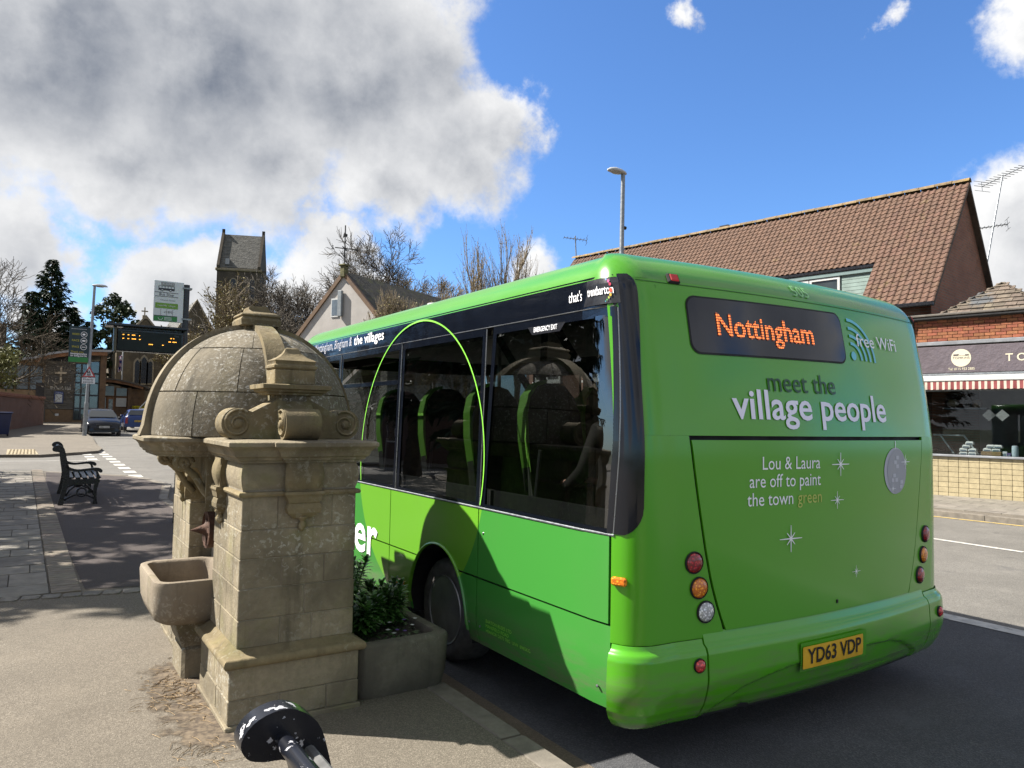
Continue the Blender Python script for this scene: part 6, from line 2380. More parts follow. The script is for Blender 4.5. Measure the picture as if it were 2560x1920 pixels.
cr_ = MB().box(1.945, 2.085, 71.88, 71.955, 4.13, 5.52).build('cross', pmat('pale_wood', (0.62, 0.50, 0.34), 0.6, var=0.08), hall)
MB().box(1.57, 2.43, 71.875, 71.95, 4.90, 5.06).build('cross_arm', cr_.data.materials[0], cr_)
put_text('hall_lettering', "St Mary's Hall", pmat('hall_letters', (0.62, 0.58, 0.50), 0.5, var=0), hall, plane_fn((1.30, 71.93, 3.60), (1, 0, 0), (0, 0, 1)), width=1.45, height=0.36, bold=.02)
nbd = MB().box(1.60, 2.26, 71.86, 71.95, 2.45, 3.42, .02).build('notice_board', pmat('notice_blue', (0.03, 0.06, 0.22), 0.4, var=0), hall)
MB().box(1.68, 2.18, 71.85, 71.86, 2.52, 3.20).build('notice_paper', BLIND, nbd)
put_text('notice_lettering', "St Mary's Church", WHITEV, nbd, plane_fn((1.66, 71.852, 3.28), (1, 0, 0), (0, 0, 1)), width=0.54, height=0.10)
for k in range(6):
    flat('notice_line', GREYV, nbd, 1.73, 2.10 - .04 * (k % 3), 3.10 - k * .09, 3.12 - k * .09, 71.846)
# big corner window: grid of panes
gx = [3.02, 3.50, 4.10, 4.82]
gzs = [1.10, 2.05, 3.18, 4.22, 5.02, 6.1]
for i in range(3):
    for j in range(5):
        x0, x1, z0, z1 = gx[i], gx[i + 1], gzs[j], gzs[j + 1]
        if j == 4 and i < 2:
            z1 = 5.85
        mb = MB()
        for a, b, c, d in ((x0, x0 + .07, z0, z1), (x1 - .07, x1, z0, z1), (x0 + .07, x1 - .07, z0, z0 + .07), (x0 + .07, x1 - .07, z1 - .07, z1)):
            mb.box(a, b, 71.96, 72.05, c, d)
        w = mb.build('window', DARKF, hall)
        MB().box(x0 + .07, x1 - .07, 72.0, 72.01, z0 + .07, z1 - .07).build('pane', HGL, w)
        if j in (0, 1, 3) or (j == 2 and i == 2):
            MB().box(x0 + .08, x1 - .08, 72.03, 72.05, z0 + .08, z1 - (.08 if j != 3 else .1)).build('blind', BLIND, w)
MB().box(4.85, 5.30, 71.7, 72.3, 0.9, 6.75).build('timber_post', BRW, hall)
# curved roof: an arch in section, with soffit and orange fascia
ra = [(-3.6, 6.30), (-2.0, 6.42), (-0.63, 6.50), (0.45, 6.30), (1.25, 6.60), (2.55, 6.86), (3.97, 6.99), (5.55, 7.08)]
rz_ = pw([(-3.6, 5.55), (-1.5, 5.85), (0.2, 6.20), (1.25, 6.60), (2.55, 6.86), (3.97, 6.99), (5.6, 7.06)])
mb = MB()
xs = frange(-3.6, 5.6, 0.3)
mb.add([(x, yy, rz_(x) + dz) for x in xs for (yy, dz) in ((71.2, 0.02), (71.2, -.16), (85, -.16), (85, .5), )],
       [(i * 4 + j, i * 4 + (j + 1) % 4, (i + 1) * 4 + (j + 1) % 4, (i + 1) * 4 + j) for i in range(len(xs) - 1) for j in range(4)])
mb.build('roof', ZINC, hall, 30)
mb = MB()
xs = frange(0.2, 5.3, 0.3)
mb.add([(x, yy, rz_(x) - .16 - dz) for x in xs for (yy, dz) in ((71.32, 0.0), (71.32, .30), (71.38, .30), (71.38, .0))],
       [(i * 4 + j, i * 4 + (j + 1) % 4, (i + 1) * 4 + (j + 1) % 4, (i + 1) * 4 + j) for i in range(len(xs) - 1) for j in range(4)])
mb.build('fascia', ORW, hall, 30)
# glazed left wing behind the shrub
for k in range(4):
    x0 = -3.0 + k * 0.95
    w = MB().box(x0, x0 + .9, 72.0, 72.06, 3.5, 5.5, .03).build('window', DARKF, hall)
    MB().box(x0 + .06, x0 + .84, 71.985, 72.0, 3.56, 5.44).build('pane', pmat('grey_pane', (0.20, 0.23, 0.25), 0.1, var=0.05), w)
MB().box(0.30, 0.90, 71.98, 72.06, 2.0, 4.1).build('louvre', pmat('dark_louvre', (0.035, 0.03, 0.028), 0.7), hall)
# entrance bay with sloping canopy
MB().box(5.32, 8.6, 74.2, 83, hb - .3, 3.9).build('entrance_wall', BRW, hall)
cz_ = pw([(5.2, 4.80), (6.18, 4.74), (7.2, 4.56), (8.43, 4.24), (9.05, 3.98)])
mb = MB()
xs = frange(5.2, 9.05, 0.3)
mb.add([(x, yy, cz_(x) + dz) for x in xs for (yy, dz) in ((73.2, 0.0), (73.2, -.14), (83, -.14), (83, .1))],
       [(i * 4 + j, i * 4 + (j + 1) % 4, (i + 1) * 4 + (j + 1) % 4, (i + 1) * 4 + j) for i in range(len(xs) - 1) for j in range(4)] + [(0, 1, 2, 3)])
mb.build('canopy', pmat('canopy_edge', (0.10, 0.085, 0.07), 0.7), hall, 30)
mb = MB()
xs = frange(5.3, 8.4, 0.3)
mb.add([(x, yy, cz_(x) - .14 - dz) for x in xs for (yy, dz) in ((73.4, 0.0), (73.4, .22), (73.5, .22), (73.5, .0))],
       [(i * 4 + j, i * 4 + (j + 1) % 4, (i + 1) * 4 + (j + 1) % 4, (i + 1) * 4 + j) for i in range(len(xs) - 1) for j in range(4)])
mb.build('canopy_fascia', ORW, hall, 30)
for (x0, x1, z0, z1, bl) in ((5.36, 6.20, 3.2, 4.15, 0), (6.28, 7.2, 3.2, 4.0, 0), (6.28, 7.2, 2.25, 3.12, 1), (5.36, 5.60, 1.2, 3.12, 0)):
    w = MB().box(x0, x1, 74.12, 74.2, z0, z1, .03).build('window', ORW, hall)
    MB().box(x0 + .05, x1 - .05, 74.10, 74.12, z0 + .05, z1 - .05).build('pane', BLIND if bl else pmat('entrance_pane', (0.24, 0.27, 0.26), 0.12, var=0.1), w)
dr_ = MB().box(5.62, 6.22, 74.10, 74.2, hb - .1, 3.12, .03).build('door', ORW, hall)
MB().box(5.76, 6.08, 74.08, 74.10, 1.4, 2.95).build('pane', pmat('door_pane', (0.30, 0.32, 0.30), 0.12, var=0.4, vscale=4), dr_)
MB().box(7.24, 7.50, 73.9, 74.2, hb - .2, 4.0).build('timber_post', BRW, hall)

# ------------------------------------------------------------------ church
CST = stone_mat('church_sandstone', (0.20, 0.155, 0.095), (0.105, 0.085, 0.06), (0.32, 0.28, 0.2), lichen=0.25, scale=0.35, bump=0.6)
CSTT = stone_mat('tower_sandstone', (0.14, 0.115, 0.085), (0.085, 0.07, 0.055), (0.26, 0.23, 0.17), lichen=0.2, scale=0.3, bump=0.6)
TRC = pmat('pale_tracery_stone', (0.34, 0.28, 0.19), 0.9, var=0.15)
SLAT = pmat('grey_church_slate', (0.13, 0.125, 0.11), 0.85, var=0.3, vscale=1.2, col2=(0.28, 0.27, 0.22), c2lo=0.62, c2hi=0.68, c2scale=3.5, stretch=(1, 1, 3.5), bump=0.5, bscale=3)
LEAD = pmat('dark_leaded_glass', (0.008, 0.010, 0.014), 0.3, var=0.2)
ch = wempty('church', (15, 92, 0.8), 'old sandstone church with lancet windows and a saddleback tower', 'church')


def gable_body(xa, xb, ze, zr, y0, y1, wall_m, roof_m, ov=0.25):
    xm = (xa + xb) / 2
    P = [(xa, 0.3), (xb, 0.3), (xb, ze), (xm, zr), (xa, ze)]
    m_ = Matrix(((1, 0, 0, 0), (0, 0, 1, 0), (0, 1, 0, 0), (0, 0, 0, 1)))
    MB().prism(P, y0, y1, mat=m_).build('wall', wall_m, ch)
    s = (zr - ze) / (xb - xm)
    t = 0.22
    MB().prism([(xa - ov, ze - s * ov + .02), (xm, zr + .02), (xb + ov, ze - s * ov + .02), (xb + ov, ze - s * ov + t), (xm, zr + t + .1), (xa - ov, ze - s * ov + t)], y0 + .25, y1 + .2, mat=m_).build('roof', roof_m, ch)
    for sg in (-1, 1):
        xe = xa if sg < 0 else xb
        MB().prism([(xe + sg * .2, ze - s * .2), (xm, zr + .12), (xm, zr + .42), (xe + sg * .2, ze + .12)], y0 - .06, y0 + .32, mat=m_).build('coping', TRC, ch)


gable_body(7.7, 13.3, 9.0, 12.4, 92, 108, CST, SLAT)
gable_body(13.6, 19.0, 10.4, 15.2, 95, 112, CST, SLAT)
# gable cross
cx_ = MB().box(10.28, 10.40, 91.98, 92.1, 12.6, 13.65).build('gable_cross', TRC, ch)
MB().box(10.0, 10.68, 91.97, 92.11, 13.15, 13.28).build('cross_arm', TRC, cx_)
MB().box(10.12, 10.56, 91.9, 92.2, 12.35, 12.75).build('cross_base', TRC, cx_)


def lancet(x0, x1, z0, zs, y, parent, mat=LEAD, frame=0.16):
    w = x1 - x0
    def outline(g):
        a, b = x0 - g, x1 + g
        R = (b - a) * 1.05
        P = [(a, z0 - g), (b, z0 - g), (b, zs)]
        xm = (a + b) / 2
        an = math.acos((R - (b - a) / 2) / R)
        for k in range(1, 7):
            P.append((b - R + R * cos(an * k / 6), zs + R * sin(an * k / 6)))
        for k in range(5, -1, -1):
            P.append((a + R - R * cos(an * k / 6), zs + R * sin(an * k / 6)))
        return P
    m_ = Matrix(((1, 0, 0, 0), (0, 0, 1, 0), (0, 1, 0, 0), (0, 0, 0, 1)))
    f = MB().prism(outline(frame), y - .10, y + .02, mat=m_).build('window', TRC, parent)
    MB().prism(outline(0), y - .13, y - .06, mat=m_).build('leaded_pane', mat, f)
    return f


lancet(9.57, 10.02, 5.08, 7.25, 92, ch)
lancet(10.20, 10.74, 5.10, 7.55, 92, ch)
lancet(10.90, 11.32, 5.13, 7.25, 92, ch)
MB().box(8.9, 12.6, 91.85, 92.1, 4.55, 4.75).build('string_course', TRC, ch)
MB().tube([(12.45, 91.9, 1), (12.45, 91.9, 7.6)], .09, 6).build('drainpipe', LEAD, ch)
MB().box(12.2, 12.7, 91.8, 92.0, 7.5, 7.9).build('drain_hopper', LEAD, ch)
for k in range(6):
    MB().box(7.9 + k * 1.0, 8.6 + k * 1.0, 89.2, 89.35, 0.6, 2.0 + .3 * (k % 2), .15).build('headstone', CSTT, None)
    o = bpy.data.objects[-1] if False else None
# tower
tw = (24.1, 30.5)
MB().box(tw[0], tw[1], 118, 124.4, 0.3, 24.3).build('tower', CSTT, ch)
t_ob = [o for o in bpy.data.objects if o.name.startswith('tower')][-1]
for z in (15.9, 23.9):
    MB().box(tw[0] - .25, tw[1] + .25, 117.75, 124.65, z, z + .45, .1).build('tower_string', TRC, t_ob)
m_ = Matrix(((0, 0, 1, 0), (1, 0, 0, 0), (0, 1, 0, 0), (0, 0, 0, 1)))
MB().prism([(117.8, 24.4), (121.2, 30.3), (124.6, 24.4)], tw[0] + .35, tw[1] - .35, mat=m_).build('tower_roof', SLAT, t_ob)
for xa in (tw[0] - .02, tw[1] - .38):
    MB().prism([(117.6, 24.35), (117.6, 24.7), (121.0, 30.6), (121.0, 31.1), (121.4, 31.1), (121.4, 30.6), (124.8, 24.7), (124.8, 24.35)], xa, xa + .40, mat=m_).build('parapet', CSTT, t_ob)
for xc in (26.55, 29.35):
    f = MB()
    P = [(xc - .55, 19.6), (xc + .55, 19.6), (xc + .55, 22.3)] + [(xc + .55 * cos(a), 22.3 + .55 * sin(a)) for a in [pi * k / 10 for k in range(1, 10)]] + [(xc - .55, 22.3)]
    f.prism(P, 117.92, 118.02, mat=Matrix(((1, 0, 0, 0), (0, 0, 1, 0), (0, 1, 0, 0), (0, 0, 0, 1))))
    fr_ = f.build('belfry_window', TRC, t_ob)
    f = MB()
    P = [(xc - .36, 19.7), (xc + .36, 19.7), (xc + .36, 22.3)] + [(xc + .36 * cos(a), 22.3 + .36 * sin(a)) for a in [pi * k / 10 for k in range(1, 10)]] + [(xc - .36, 22.3)]
    f.prism(P, 117.88, 117.95, mat=Matrix(((1, 0, 0, 0), (0, 0, 1, 0), (0, 1, 0, 0), (0, 0, 0, 1))))
    f.build('louvre', LEAD, fr_)
MB().box(25.3, 25.85, 117.9, 118.6, 24.9, 25.8).build('roof_hatch', ZINC, t_ob)
MB().box(tw[1] - .1, tw[1] + .75, 117.9, 118.3, 23.95, 24.2).build('gargoyle', CSTT, t_ob)
t_ob.matrix_basis = Matrix.Translation((27.3, 121.2, 0)) @ Matrix.Rotation(radians(-22), 4, 'Z') @ Matrix.Translation((-27.3, -121.2, 0))
hs = [o for o in bpy.data.objects if o.name.startswith('headstone')]
for k, o in enumerate(hs):
    tag(o, ('first', 'second', 'third', 'fourth', 'fifth', 'last')[k] + ' dark headstone from the left below the lancet windows', 'headstone', 'headstones below the church wall')

# flag on its pole by the hall entrance
fp = wempty('flag_pole', (7.22, 80, 1.0), 'white flagpole in front of the church carrying a limp flag', 'flagpole')
MB().tube([(7.22, 80, 0.9), (7.25, 80, 9.0)], 0.055, 8).build('pole', MT['white'], fp, 60)
mb = MB()
mb.grid(lambda u, v: (7.20 - 0.30 * u + .05 * sin(v * 5), 80.0 + 0.12 * sin(u * 9 + v * 3), 7.35 - 1.55 * v - .2 * u), [k / 8 for k in range(9)], [k / 10 for k in range(11)])


def flag_mat():
    m, t, b = new_mat('union_flag_cloth')
    geo = nd(t, 'ShaderNodeNewGeometry')
    w = nd(t, 'ShaderNodeTexWave', wave_type='BANDS', bands_direction='DIAGONAL')
    w.inputs['Scale'].default_value = 1.1
    w.inputs['Distortion'].default_value = 3.0
    t.links.new(geo.outputs['Position'], w.inputs['Vector'])
    r = nd(t, 'ShaderNodeValToRGB')
    r.color_ramp.interpolation = 'CONSTANT'
    e = r.color_ramp.elements
    e[0].position, e[0].color = 0, (0.02, 0.03, 0.16, 1)
    e[1].position, e[1].color = 0.35, (0.6, 0.6, 0.6, 1)
    q = e.new(0.5)
    q.color = (0.45, 0.03, 0.05, 1)
    q = e.new(0.8)
    q.color = (0.6, 0.6, 0.6, 1)
    t.links.new(w.outputs['Fac'], r.inputs[0])
    t.links.new(r.outputs[0], b.inputs['Base Color'])
    b.inputs['Roughness'].default_value = 0.8
    return m


fl_ = mb.build('flag', flag_mat(), None, 60, recalc=False)
tag(fl_, 'red, white and blue flag hanging limp from the white pole', 'flag')
# handrails and yellow flowers by the entrance
for k, x in enumerate((7.9, 9.6)):
    o = MB().tube([(x, 71.5, 1.0), (x + .05, 71.5, 2.2), (x + .75, 72.4, 2.95), (x + 1.0, 72.5, 2.95), (x + 1.0, 72.5, 1.4)], 0.05, 7).build('handrail', MT['white'], None, 60)
    tag(o, ('left', 'right')[k] + ' pale handrail rising beside the hall steps behind the cars', 'handrail', 'pale handrails by the hall steps')
r_ = random.Random(5)
mb = MB()
for k in range(1500):
    quad(mb, Vector((r_.uniform(7.6, 12.8), 73.6 + r_.uniform(-.3, .3), 2.25 + r_.uniform(-.14, .12))), r_, 0.09)
o = mb.build('daffodil_bed', leaf_mat('daffodil_yellow', (0.50, 0.42, 0.02)), None, recalc=False, kind='stuff')
tag(o, 'bright yellow flower bed along the wall behind the parked cars', 'flowers')
o = MB().box(7.5, 13.2, 73.2, 74.0, 0.6, 2.12, .05).build('retaining_wall', CST, None)
tag(o, 'low sandstone retaining wall under the yellow flowers', 'wall')

# brick boundary wall with coping, and the bin in front
RBR = brick_mat('red_boundary_brick', (0.26, 0.105, 0.065), (0.20, 0.08, 0.05), (0.24, 0.19, 0.15), ang=atan2(16, 2.0))
bw = wempty('boundary_wall', (-0.4, 58, gz_(58)), 'low red brick wall with a projecting brick coping at the left edge', 'wall')
A, B_ = Vector((-2.9, 46.0)), Vector((0.86, 66.0))
d = (B_ - A).normalized()
q = Vector((-d.y, d.x))


def wall_run(mb, o0, o1, z0f, z1f):
    P = [A + q * o0, B_ + q * o0, B_ + q * o1, A + q * o1]
    Y = [p.y for p in P]
    mb.add([(p.x, p.y, z0f(p.y)) for p in P] + [(p.x, p.y, z1f(p.y)) for p in P], [(0, 1, 2, 3), (4, 5, 6, 7), (0, 1, 5, 4), (1, 2, 6, 5), (2, 3, 7, 6), (3, 0, 4, 7)])


mb = MB()
wall_run(mb, 0.0, 0.24, lambda y: gz_(y) - .3, lambda y: 2.62)
mb.build('wall', RBR, bw)
mb = MB()
wall_run(mb, -0.05, 0.29, lambda y: 2.62, lambda y: 2.70)
wall_run(mb, -0.09, 0.33, lambda y: 2.702, lambda y: 2.86)
mb.build('coping', pmat('coping_brick', (0.33, 0.14, 0.085), 0.9, var=0.2, vscale=6), bw)
bi = wempty('wheelie_bin', (-1.15, 47.0, gz_(47)), 'dark blue wheelie bin against the brick wall at the left edge', 'bin')
BLU = pmat('bin_blue_plastic', (0.012, 0.022, 0.09), 0.45, var=0.1)
zb = gz_(47)
mb = MB()
mb.add([(-1.55, 46.75, zb + .1), (-.90, 46.75, zb + .1), (-.90, 47.35, zb + .1), (-1.55, 47.35, zb + .1), (-1.66, 46.6, zb + 1.18), (-.80, 46.6, zb + 1.18), (-.80, 47.45, zb + 1.18), (-1.66, 47.45, zb + 1.18)], [(0, 1, 2, 3), (4, 5, 6, 7), (0, 1, 5, 4), (1, 2, 6, 5), (2, 3, 7, 6), (3, 0, 4, 7)])
mb.build('body', BLU, bi)
MB().box(-1.72, -.74, 46.52, 47.55, zb + 1.18, zb + 1.28, .04).build('lid', BLU, bi)
for x in (-1.5, -.95):
    MB().lathe([(0.02, -.04), (.12, -.04), (.12, .04), (.02, .04)], 14, mat=Matrix.Translation((x, 47.4, zb + .12)) @ Matrix.Rotation(pi / 2, 4, 'Y')).build('wheel', RUB, bi)
MB().tube([(-1.5, 47.58, zb + 1.2), (-.95, 47.58, zb + 1.2)], .025, 6).build('handle', BLU, bi)


# ------------------------------------------------------------------ parked cars
def car(x, y, rz, label, body, plate, ptxt, stations, facing):
    """stations: (y, z_low, z_waist, half_w, z_roof, half_roof) from the front (y=0) to the rear"""
    z0 = rise(y)
    c = empty('parked_car', (x, y, z0), rz, label, 'car', 'cars parked by the church hall')
    PN = pmat('car_paint_' + body[0], body[1], 0.22, var=0.03, coat=0.1, rvar=0.03, spec=0.35)
    GL = pmat('car_glass', (0.02, 0.025, 0.03), 0.05, var=0, rvar=0, spec=0.8)
    mb = MB()
    rows_ = []
    for (yy, zl, zw, hw, zr, hr) in stations:
        half = [(hw * .86, zl), (hw * .97, zl + .10), (hw, zl + .3), (hw * .985, zw - .08), (hw * .94, zw), (hr, zr - .05), (hr * .86, zr), (0, zr + .025)]
        rows_.append([(a, yy, b) for a, b in half] + [(-a, yy, b) for a, b in half[-2::-1]])
    n = len(rows_[0])
    mb.add([p for r in rows_ for p in r], [(i * n + j, i * n + j + 1, (i + 1) * n + j + 1, (i + 1) * n + j) for i in range(len(rows_) - 1) for j in range(n - 1)] + [tuple(range(n)), tuple((len(rows_) - 1) * n + j for j in range(n))])
    bo = mb.build('body', PN, c, 45)
    S = stations

    def glass_strip(i0, i1, name):
        a, b = S[i0], S[i1]
        mb = MB()
        f = lambda st, k: (st[3] * .94 + (st[5] - st[3] * .94) * k, st[0], st[2] + (st[4] - .05 - st[2]) * k)
        for sg in (-1, 1):
            V = []
            for st, inset in ((a, .06), (b, -.06)):
                lo, hi = f(st, .10), f(st, .88)
                V += [(sg * (lo[0] + .012), lo[1] + inset, lo[2]), (sg * (hi[0] + .012), hi[1] + inset, hi[2])]
            mb.add(V, [(0, 1, 3, 2)])
        mb.build(name, GL, c)
    iw, ir, ie, ib = 3, 4, 6, 7
    glass_strip(4, 5, 'side_window')
    glass_strip(5, 6, 'side_window')
    for (i0, i1, name, o) in ((iw, ir, 'windscreen', -1), (ie, ib, 'rear_window', 1)):
        a, b = S[i0], S[i1]
        lo, hi = (a, b) if o < 0 else (b, a)
        n_ = Vector((0, -(hi[4] - lo[4]), (hi[0] - lo[0]))).normalized()
        if n_.z < 0:
            n_ = -n_
        pa, pb = Vector((0, lo[0], lo[4] + .03)), Vector((0, hi[0], hi[4] + .03))
        p0, p1 = pa.lerp(pb, .08) + n_ * .02, pa.lerp(pb, .93) + n_ * .02
        w0, w1 = lo[3] * .82, hi[5] * .86
        MB().add([(-w0, p0.y, p0.z), (w0, p0.y, p0.z), (w1, p1.y, p1.z), (-w1, p1.y, p1.z)], [(0, 1, 2, 3)]).build(name, GL, c)
    L = S[-1][0]
    for yy in (L * .19, L * .80):
        for sg in (-1, 1):
            m_ = Matrix.Translation((sg * (S[3][3] - .02), yy, .32)) @ Matrix.Rotation(sg * pi / 2, 4, 'Y')
            w = MB().lathe([(0.18, 0.0), (.30, .01), (.32, -.03), (.32, -.18), (.2, -.2)], 22, mat=m_).build('wheel', TYRE, c, 40)
            MB().lathe([(0.19, .004), (.17, .015), (.05, .0), (0, .01)], 16, mat=m_).build('rim', RIM, w, 40)
    for sg in (-1, 1):
        MB().box(sg * S[3][3] * .98 - .09, sg * S[3][3] * .98 + .09, S[3][0] + .25, S[3][0] + .38, S[3][2] + .03, S[3][2] + .17, .04).build('wing_mirror', PN, c)
    HL = pmat('headlight_lens', (0.62, 0.64, 0.66), 0.08, var=0.2, vscale=20)
    TL = pmat('tail_lens', (0.35, 0.015, 0.012), 0.15, var=0.1)
    for sg in (-1, 1):
        a = S[1]
        MB().add([(sg * .44, a[0] - .055, a[4] - .10), (sg * .80, a[0] + .12, a[4] - .02), (sg * .84, a[0] + .14, a[4] - .16), (sg * .50, a[0] - .065, a[4] - .22)], [(0, 1, 2, 3)]).build('headlight', HL, c)
        MB().box(sg * .66 - .12, sg * .66 + .12, a[0] - .075, a[0] - .04, .42, .50, .015).build('fog_lamp', HL, c)
        MB().box(sg * .76 - .09, sg * .76 + .06, L - .06, L + .015, S[-1][2] - .30, S[-1][2] + .12, .02).build('tail_light', TL, c)
    MB().box(-.55, .55, S[0][0] - .02, S[0][0] + .03, .34, .50, .01).build('grille', MT['dark'], c)
    MB().box(-.42, .42, S[0][0] - .03, S[0][0] + .03, .60, .68, .01).build('grille', MT['dark'], c)
    PLW = pmat('plate_' + ('white' if facing == 'front' else 'yellow'), (0.68, 0.68, 0.66) if facing == 'front' else (0.70, 0.46, 0.03), 0.45, var=0)
    if facing == 'front':
        p = MB().box(-.27, .27, S[0][0] - .045, S[0][0] - .02, .49, .61).build('number_plate', PLW, c)
        put_text('plate_characters', ptxt, SIGNB, p, plane_fn((-.24, S[0][0] - .048, .51), (1, 0, 0), (0, 0, 1)), width=.48, height=.11, bold=.01)
    else:
        zq = S[-1][2] - .18
        p = MB().box(-.27, .27, L + .01, L + .03, zq, zq + .12).build('number_plate', PLW, c)
        put_text('plate_characters', ptxt, SIGNB, p, plane_fn((.24, L + .034, zq + .02), (-1, 0, 0), (0, 0, 1)), width=.48, height=.11, bold=.01)
    return c


MPV = [(0.0, .22, .66, .80, .70, .66), (0.12, .20, .76, .90, .82, .74), (0.55, .20, .92, .95, .96, .82), (0.98, .20, 1.00, .96, 1.06, .84), (1.75, .20, 1.03, .96, 1.52, .68), (2.5, .20, 1.04, .96, 1.63, .68), (3.55, .20, 1.05, .95, 1.55, .66), (4.15, .22, 1.03, .92, 1.10, .76), (4.35, .28, .85, .86, .92, .70)]
HAT = [(0.0, .22, .62, .76, .66, .62), (0.12, .20, .70, .84, .78, .70), (0.5, .20, .86, .88, .90, .76), (0.9, .20, .93, .88, .98, .76), (1.6, .20, .96, .88, 1.40, .60), (2.3, .20, .97, .88, 1.47, .60), (3.4, .20, .98, .87, 1.40, .58), (3.82, .22, .97, .85, 1.02, .68), (3.95, .28, .80, .80, .88, .66)]
car(3.72, 50.0, 0.02, 'black people carrier facing us, parked beside the grey lamp post', ('black', (0.006, 0.007, 0.014)), 0, 'GM65 CHP', MPV, 'front')
car(6.25, 59.5, pi - 0.02, 'dark blue hatchback seen from behind, its yellow plate showing', ('blue', (0.02, 0.05, 0.20)), 0, 'FL55 TGM', HAT, 'rear')
car(8.75, 64.2, pi - 0.55, 'silver hatchback behind the dark blue one', ('silver', (0.32, 0.34, 0.36)), 0, 'FN07 KXE', HAT, 'rear')
# chimney of a house at the far left
ch2 = wempty('far_house', (-6, 110, 0.9), 'tiled house roof with a chimney at the far left, behind the hall', 'house')
MB().box(-12, -2.4, 108, 116, 0.5, 7.4).build('wall', CSTT, ch2)
MB().prism([(107.6, 7.3), (112, 10.2), (116.4, 7.3)], -12.2, -2.2, mat=Matrix(((0, 0, 1, 0), (1, 0, 0, 0), (0, 1, 0, 0), (0, 0, 0, 1)))).build('roof', SLAT, ch2)
MB().box(-3.7, -2.9, 111.5, 112.5, 9.6, 12.6, .05).build('chimney', CSTT, ch2)
# ------------------------------------------------------------------ tiled house across the road
HA, HD = Vector((-0.175, 0.985, 0)), Vector((0.985, 0.175, 0))
HR = Vector((22.4, 10.6, 0))
ZR, SL = 8.85, 3.75 / 3.05
HL_ = 15.2


def hp(a, d, z):
    return HR + HA * a + HD * d + Vector((0, 0, z))


HM = Matrix((HA, HD, Vector((0, 0, 1)))).transposed().to_4x4()
HM.translation = HR
BR_H = brick_mat('house_brick', (0.20, 0.085, 0.055), (0.15, 0.062, 0.042), (0.17, 0.13, 0.10), ang=atan2(HA.y, HA.x))
BR_G = brick_mat('gable_brick', (0.42, 0.15, 0.085), (0.28, 0.11, 0.07), (0.28, 0.21, 0.15), ang=atan2(HD.y, HD.x))
TILE = pmat('brown_concrete_tile', (0.145, 0.078, 0.050), 0.85, var=0.16, vscale=5, rand=0.07, hue=0.006, bump=0.3, bscale=70, col2=(0.22, 0.155, 0.06), c2lo=0.60, c2hi=0.75, c2scale=1.1)
RIDGE = pmat('ridge_tile', (0.24, 0.17, 0.09), 0.9, var=0.25, vscale=6, rand=0.12, col2=(0.34, 0.22, 0.06), c2lo=0.5, c2hi=0.68, c2scale=2.2)
house = wempty('tiled_house', tuple(hp(7, 0, 0.1)), 'brick house with a big brown pantiled roof across the road', 'house')
MB().box(0.05, HL_ - .05, -2.85, 2.85, 0.0, 5.05, mat=HM).build('wall', BR_H, house)
gw = MB()
gw.prism([(-2.85, 5.05), (2.85, 5.05), (2.85, ZR - 2.85 * SL), (0, ZR - .05), (-2.85, ZR - 2.85 * SL)], 0.05, 0.30, mat=HM @ Matrix(((0, 0, 1, 0), (1, 0, 0, 0), (0, 1, 0, 0), (0, 0, 0, 1))))
gw.box(0.045, 0.3, -2.85, 2.85, 0.1, 5.06, mat=HM)
gw.build('gable_wall', BR_G, house)
# plain underlay for both slopes
CUT0, CUT1, ZCUT = 1.80, 6.6, 6.50
dz = lambda d: ZR - abs(d) * SL
mb = MB()


def slope(a0, a1, d0, d1, th=0.06):
    V = [(a, d, dz(d) - o) for a in (a0, a1) for d in (d0, d1) for o in (0.0, th)]
    mb.add(V, [(0, 1, 3, 2), (4, 5, 7, 6), (0, 4, 5, 1), (2, 3, 7, 6), (0, 2, 6, 4), (1, 5, 7, 3)], mat=HM)


dcut = -(ZR - ZCUT) / SL
slope(-0.08, HL_, 0.0, 3.1)
slope(-0.08, HL_, dcut, 0.0)
slope(-0.08, CUT0, -3.1, dcut)
slope(CUT1, HL_, -3.1, dcut)
mb.build('roof', pmat('roof_underlay', (0.10, 0.055, 0.035), 0.9, var=0.2), house)
roof_o = [o for o in house.children if o.name.startswith('roof')][0]
# pantiles on the street slope
TW, TR_ = 0.172, 0.188
sl_len = sqrt(1 + SL * SL)
nrows = int(3.12 * sl_len / TR_)
dv = Vector((0, -1, -SL)).normalized()       # down the slope in (a, d, z)
nv = Vector((0, -SL, 1)).normalized()


def pantile(mb):
    sec = [(0.0, 0.010), (0.02, 0.032), (0.045, 0.038), (0.072, 0.028), (0.10, 0.005), (0.135, 0.0), (0.178, 0.008)]
    V = []
    for v in (0.0, 0.225):
        lift = 0.024 * (v / 0.225)
        for (u, h) in sec:
            V.append((u, v, h + lift))
    n = len(sec)
    for (u, h) in sec:
        V.append((u, 0.225, h + 0.024 - 0.02))
    F = [(i, i + 1, n + i + 1, n + i) for i in range(n - 1)] + [(n + i, n + i + 1, 2 * n + i + 1, 2 * n + i) for i in range(n - 1)]
    mb.add(V, F)


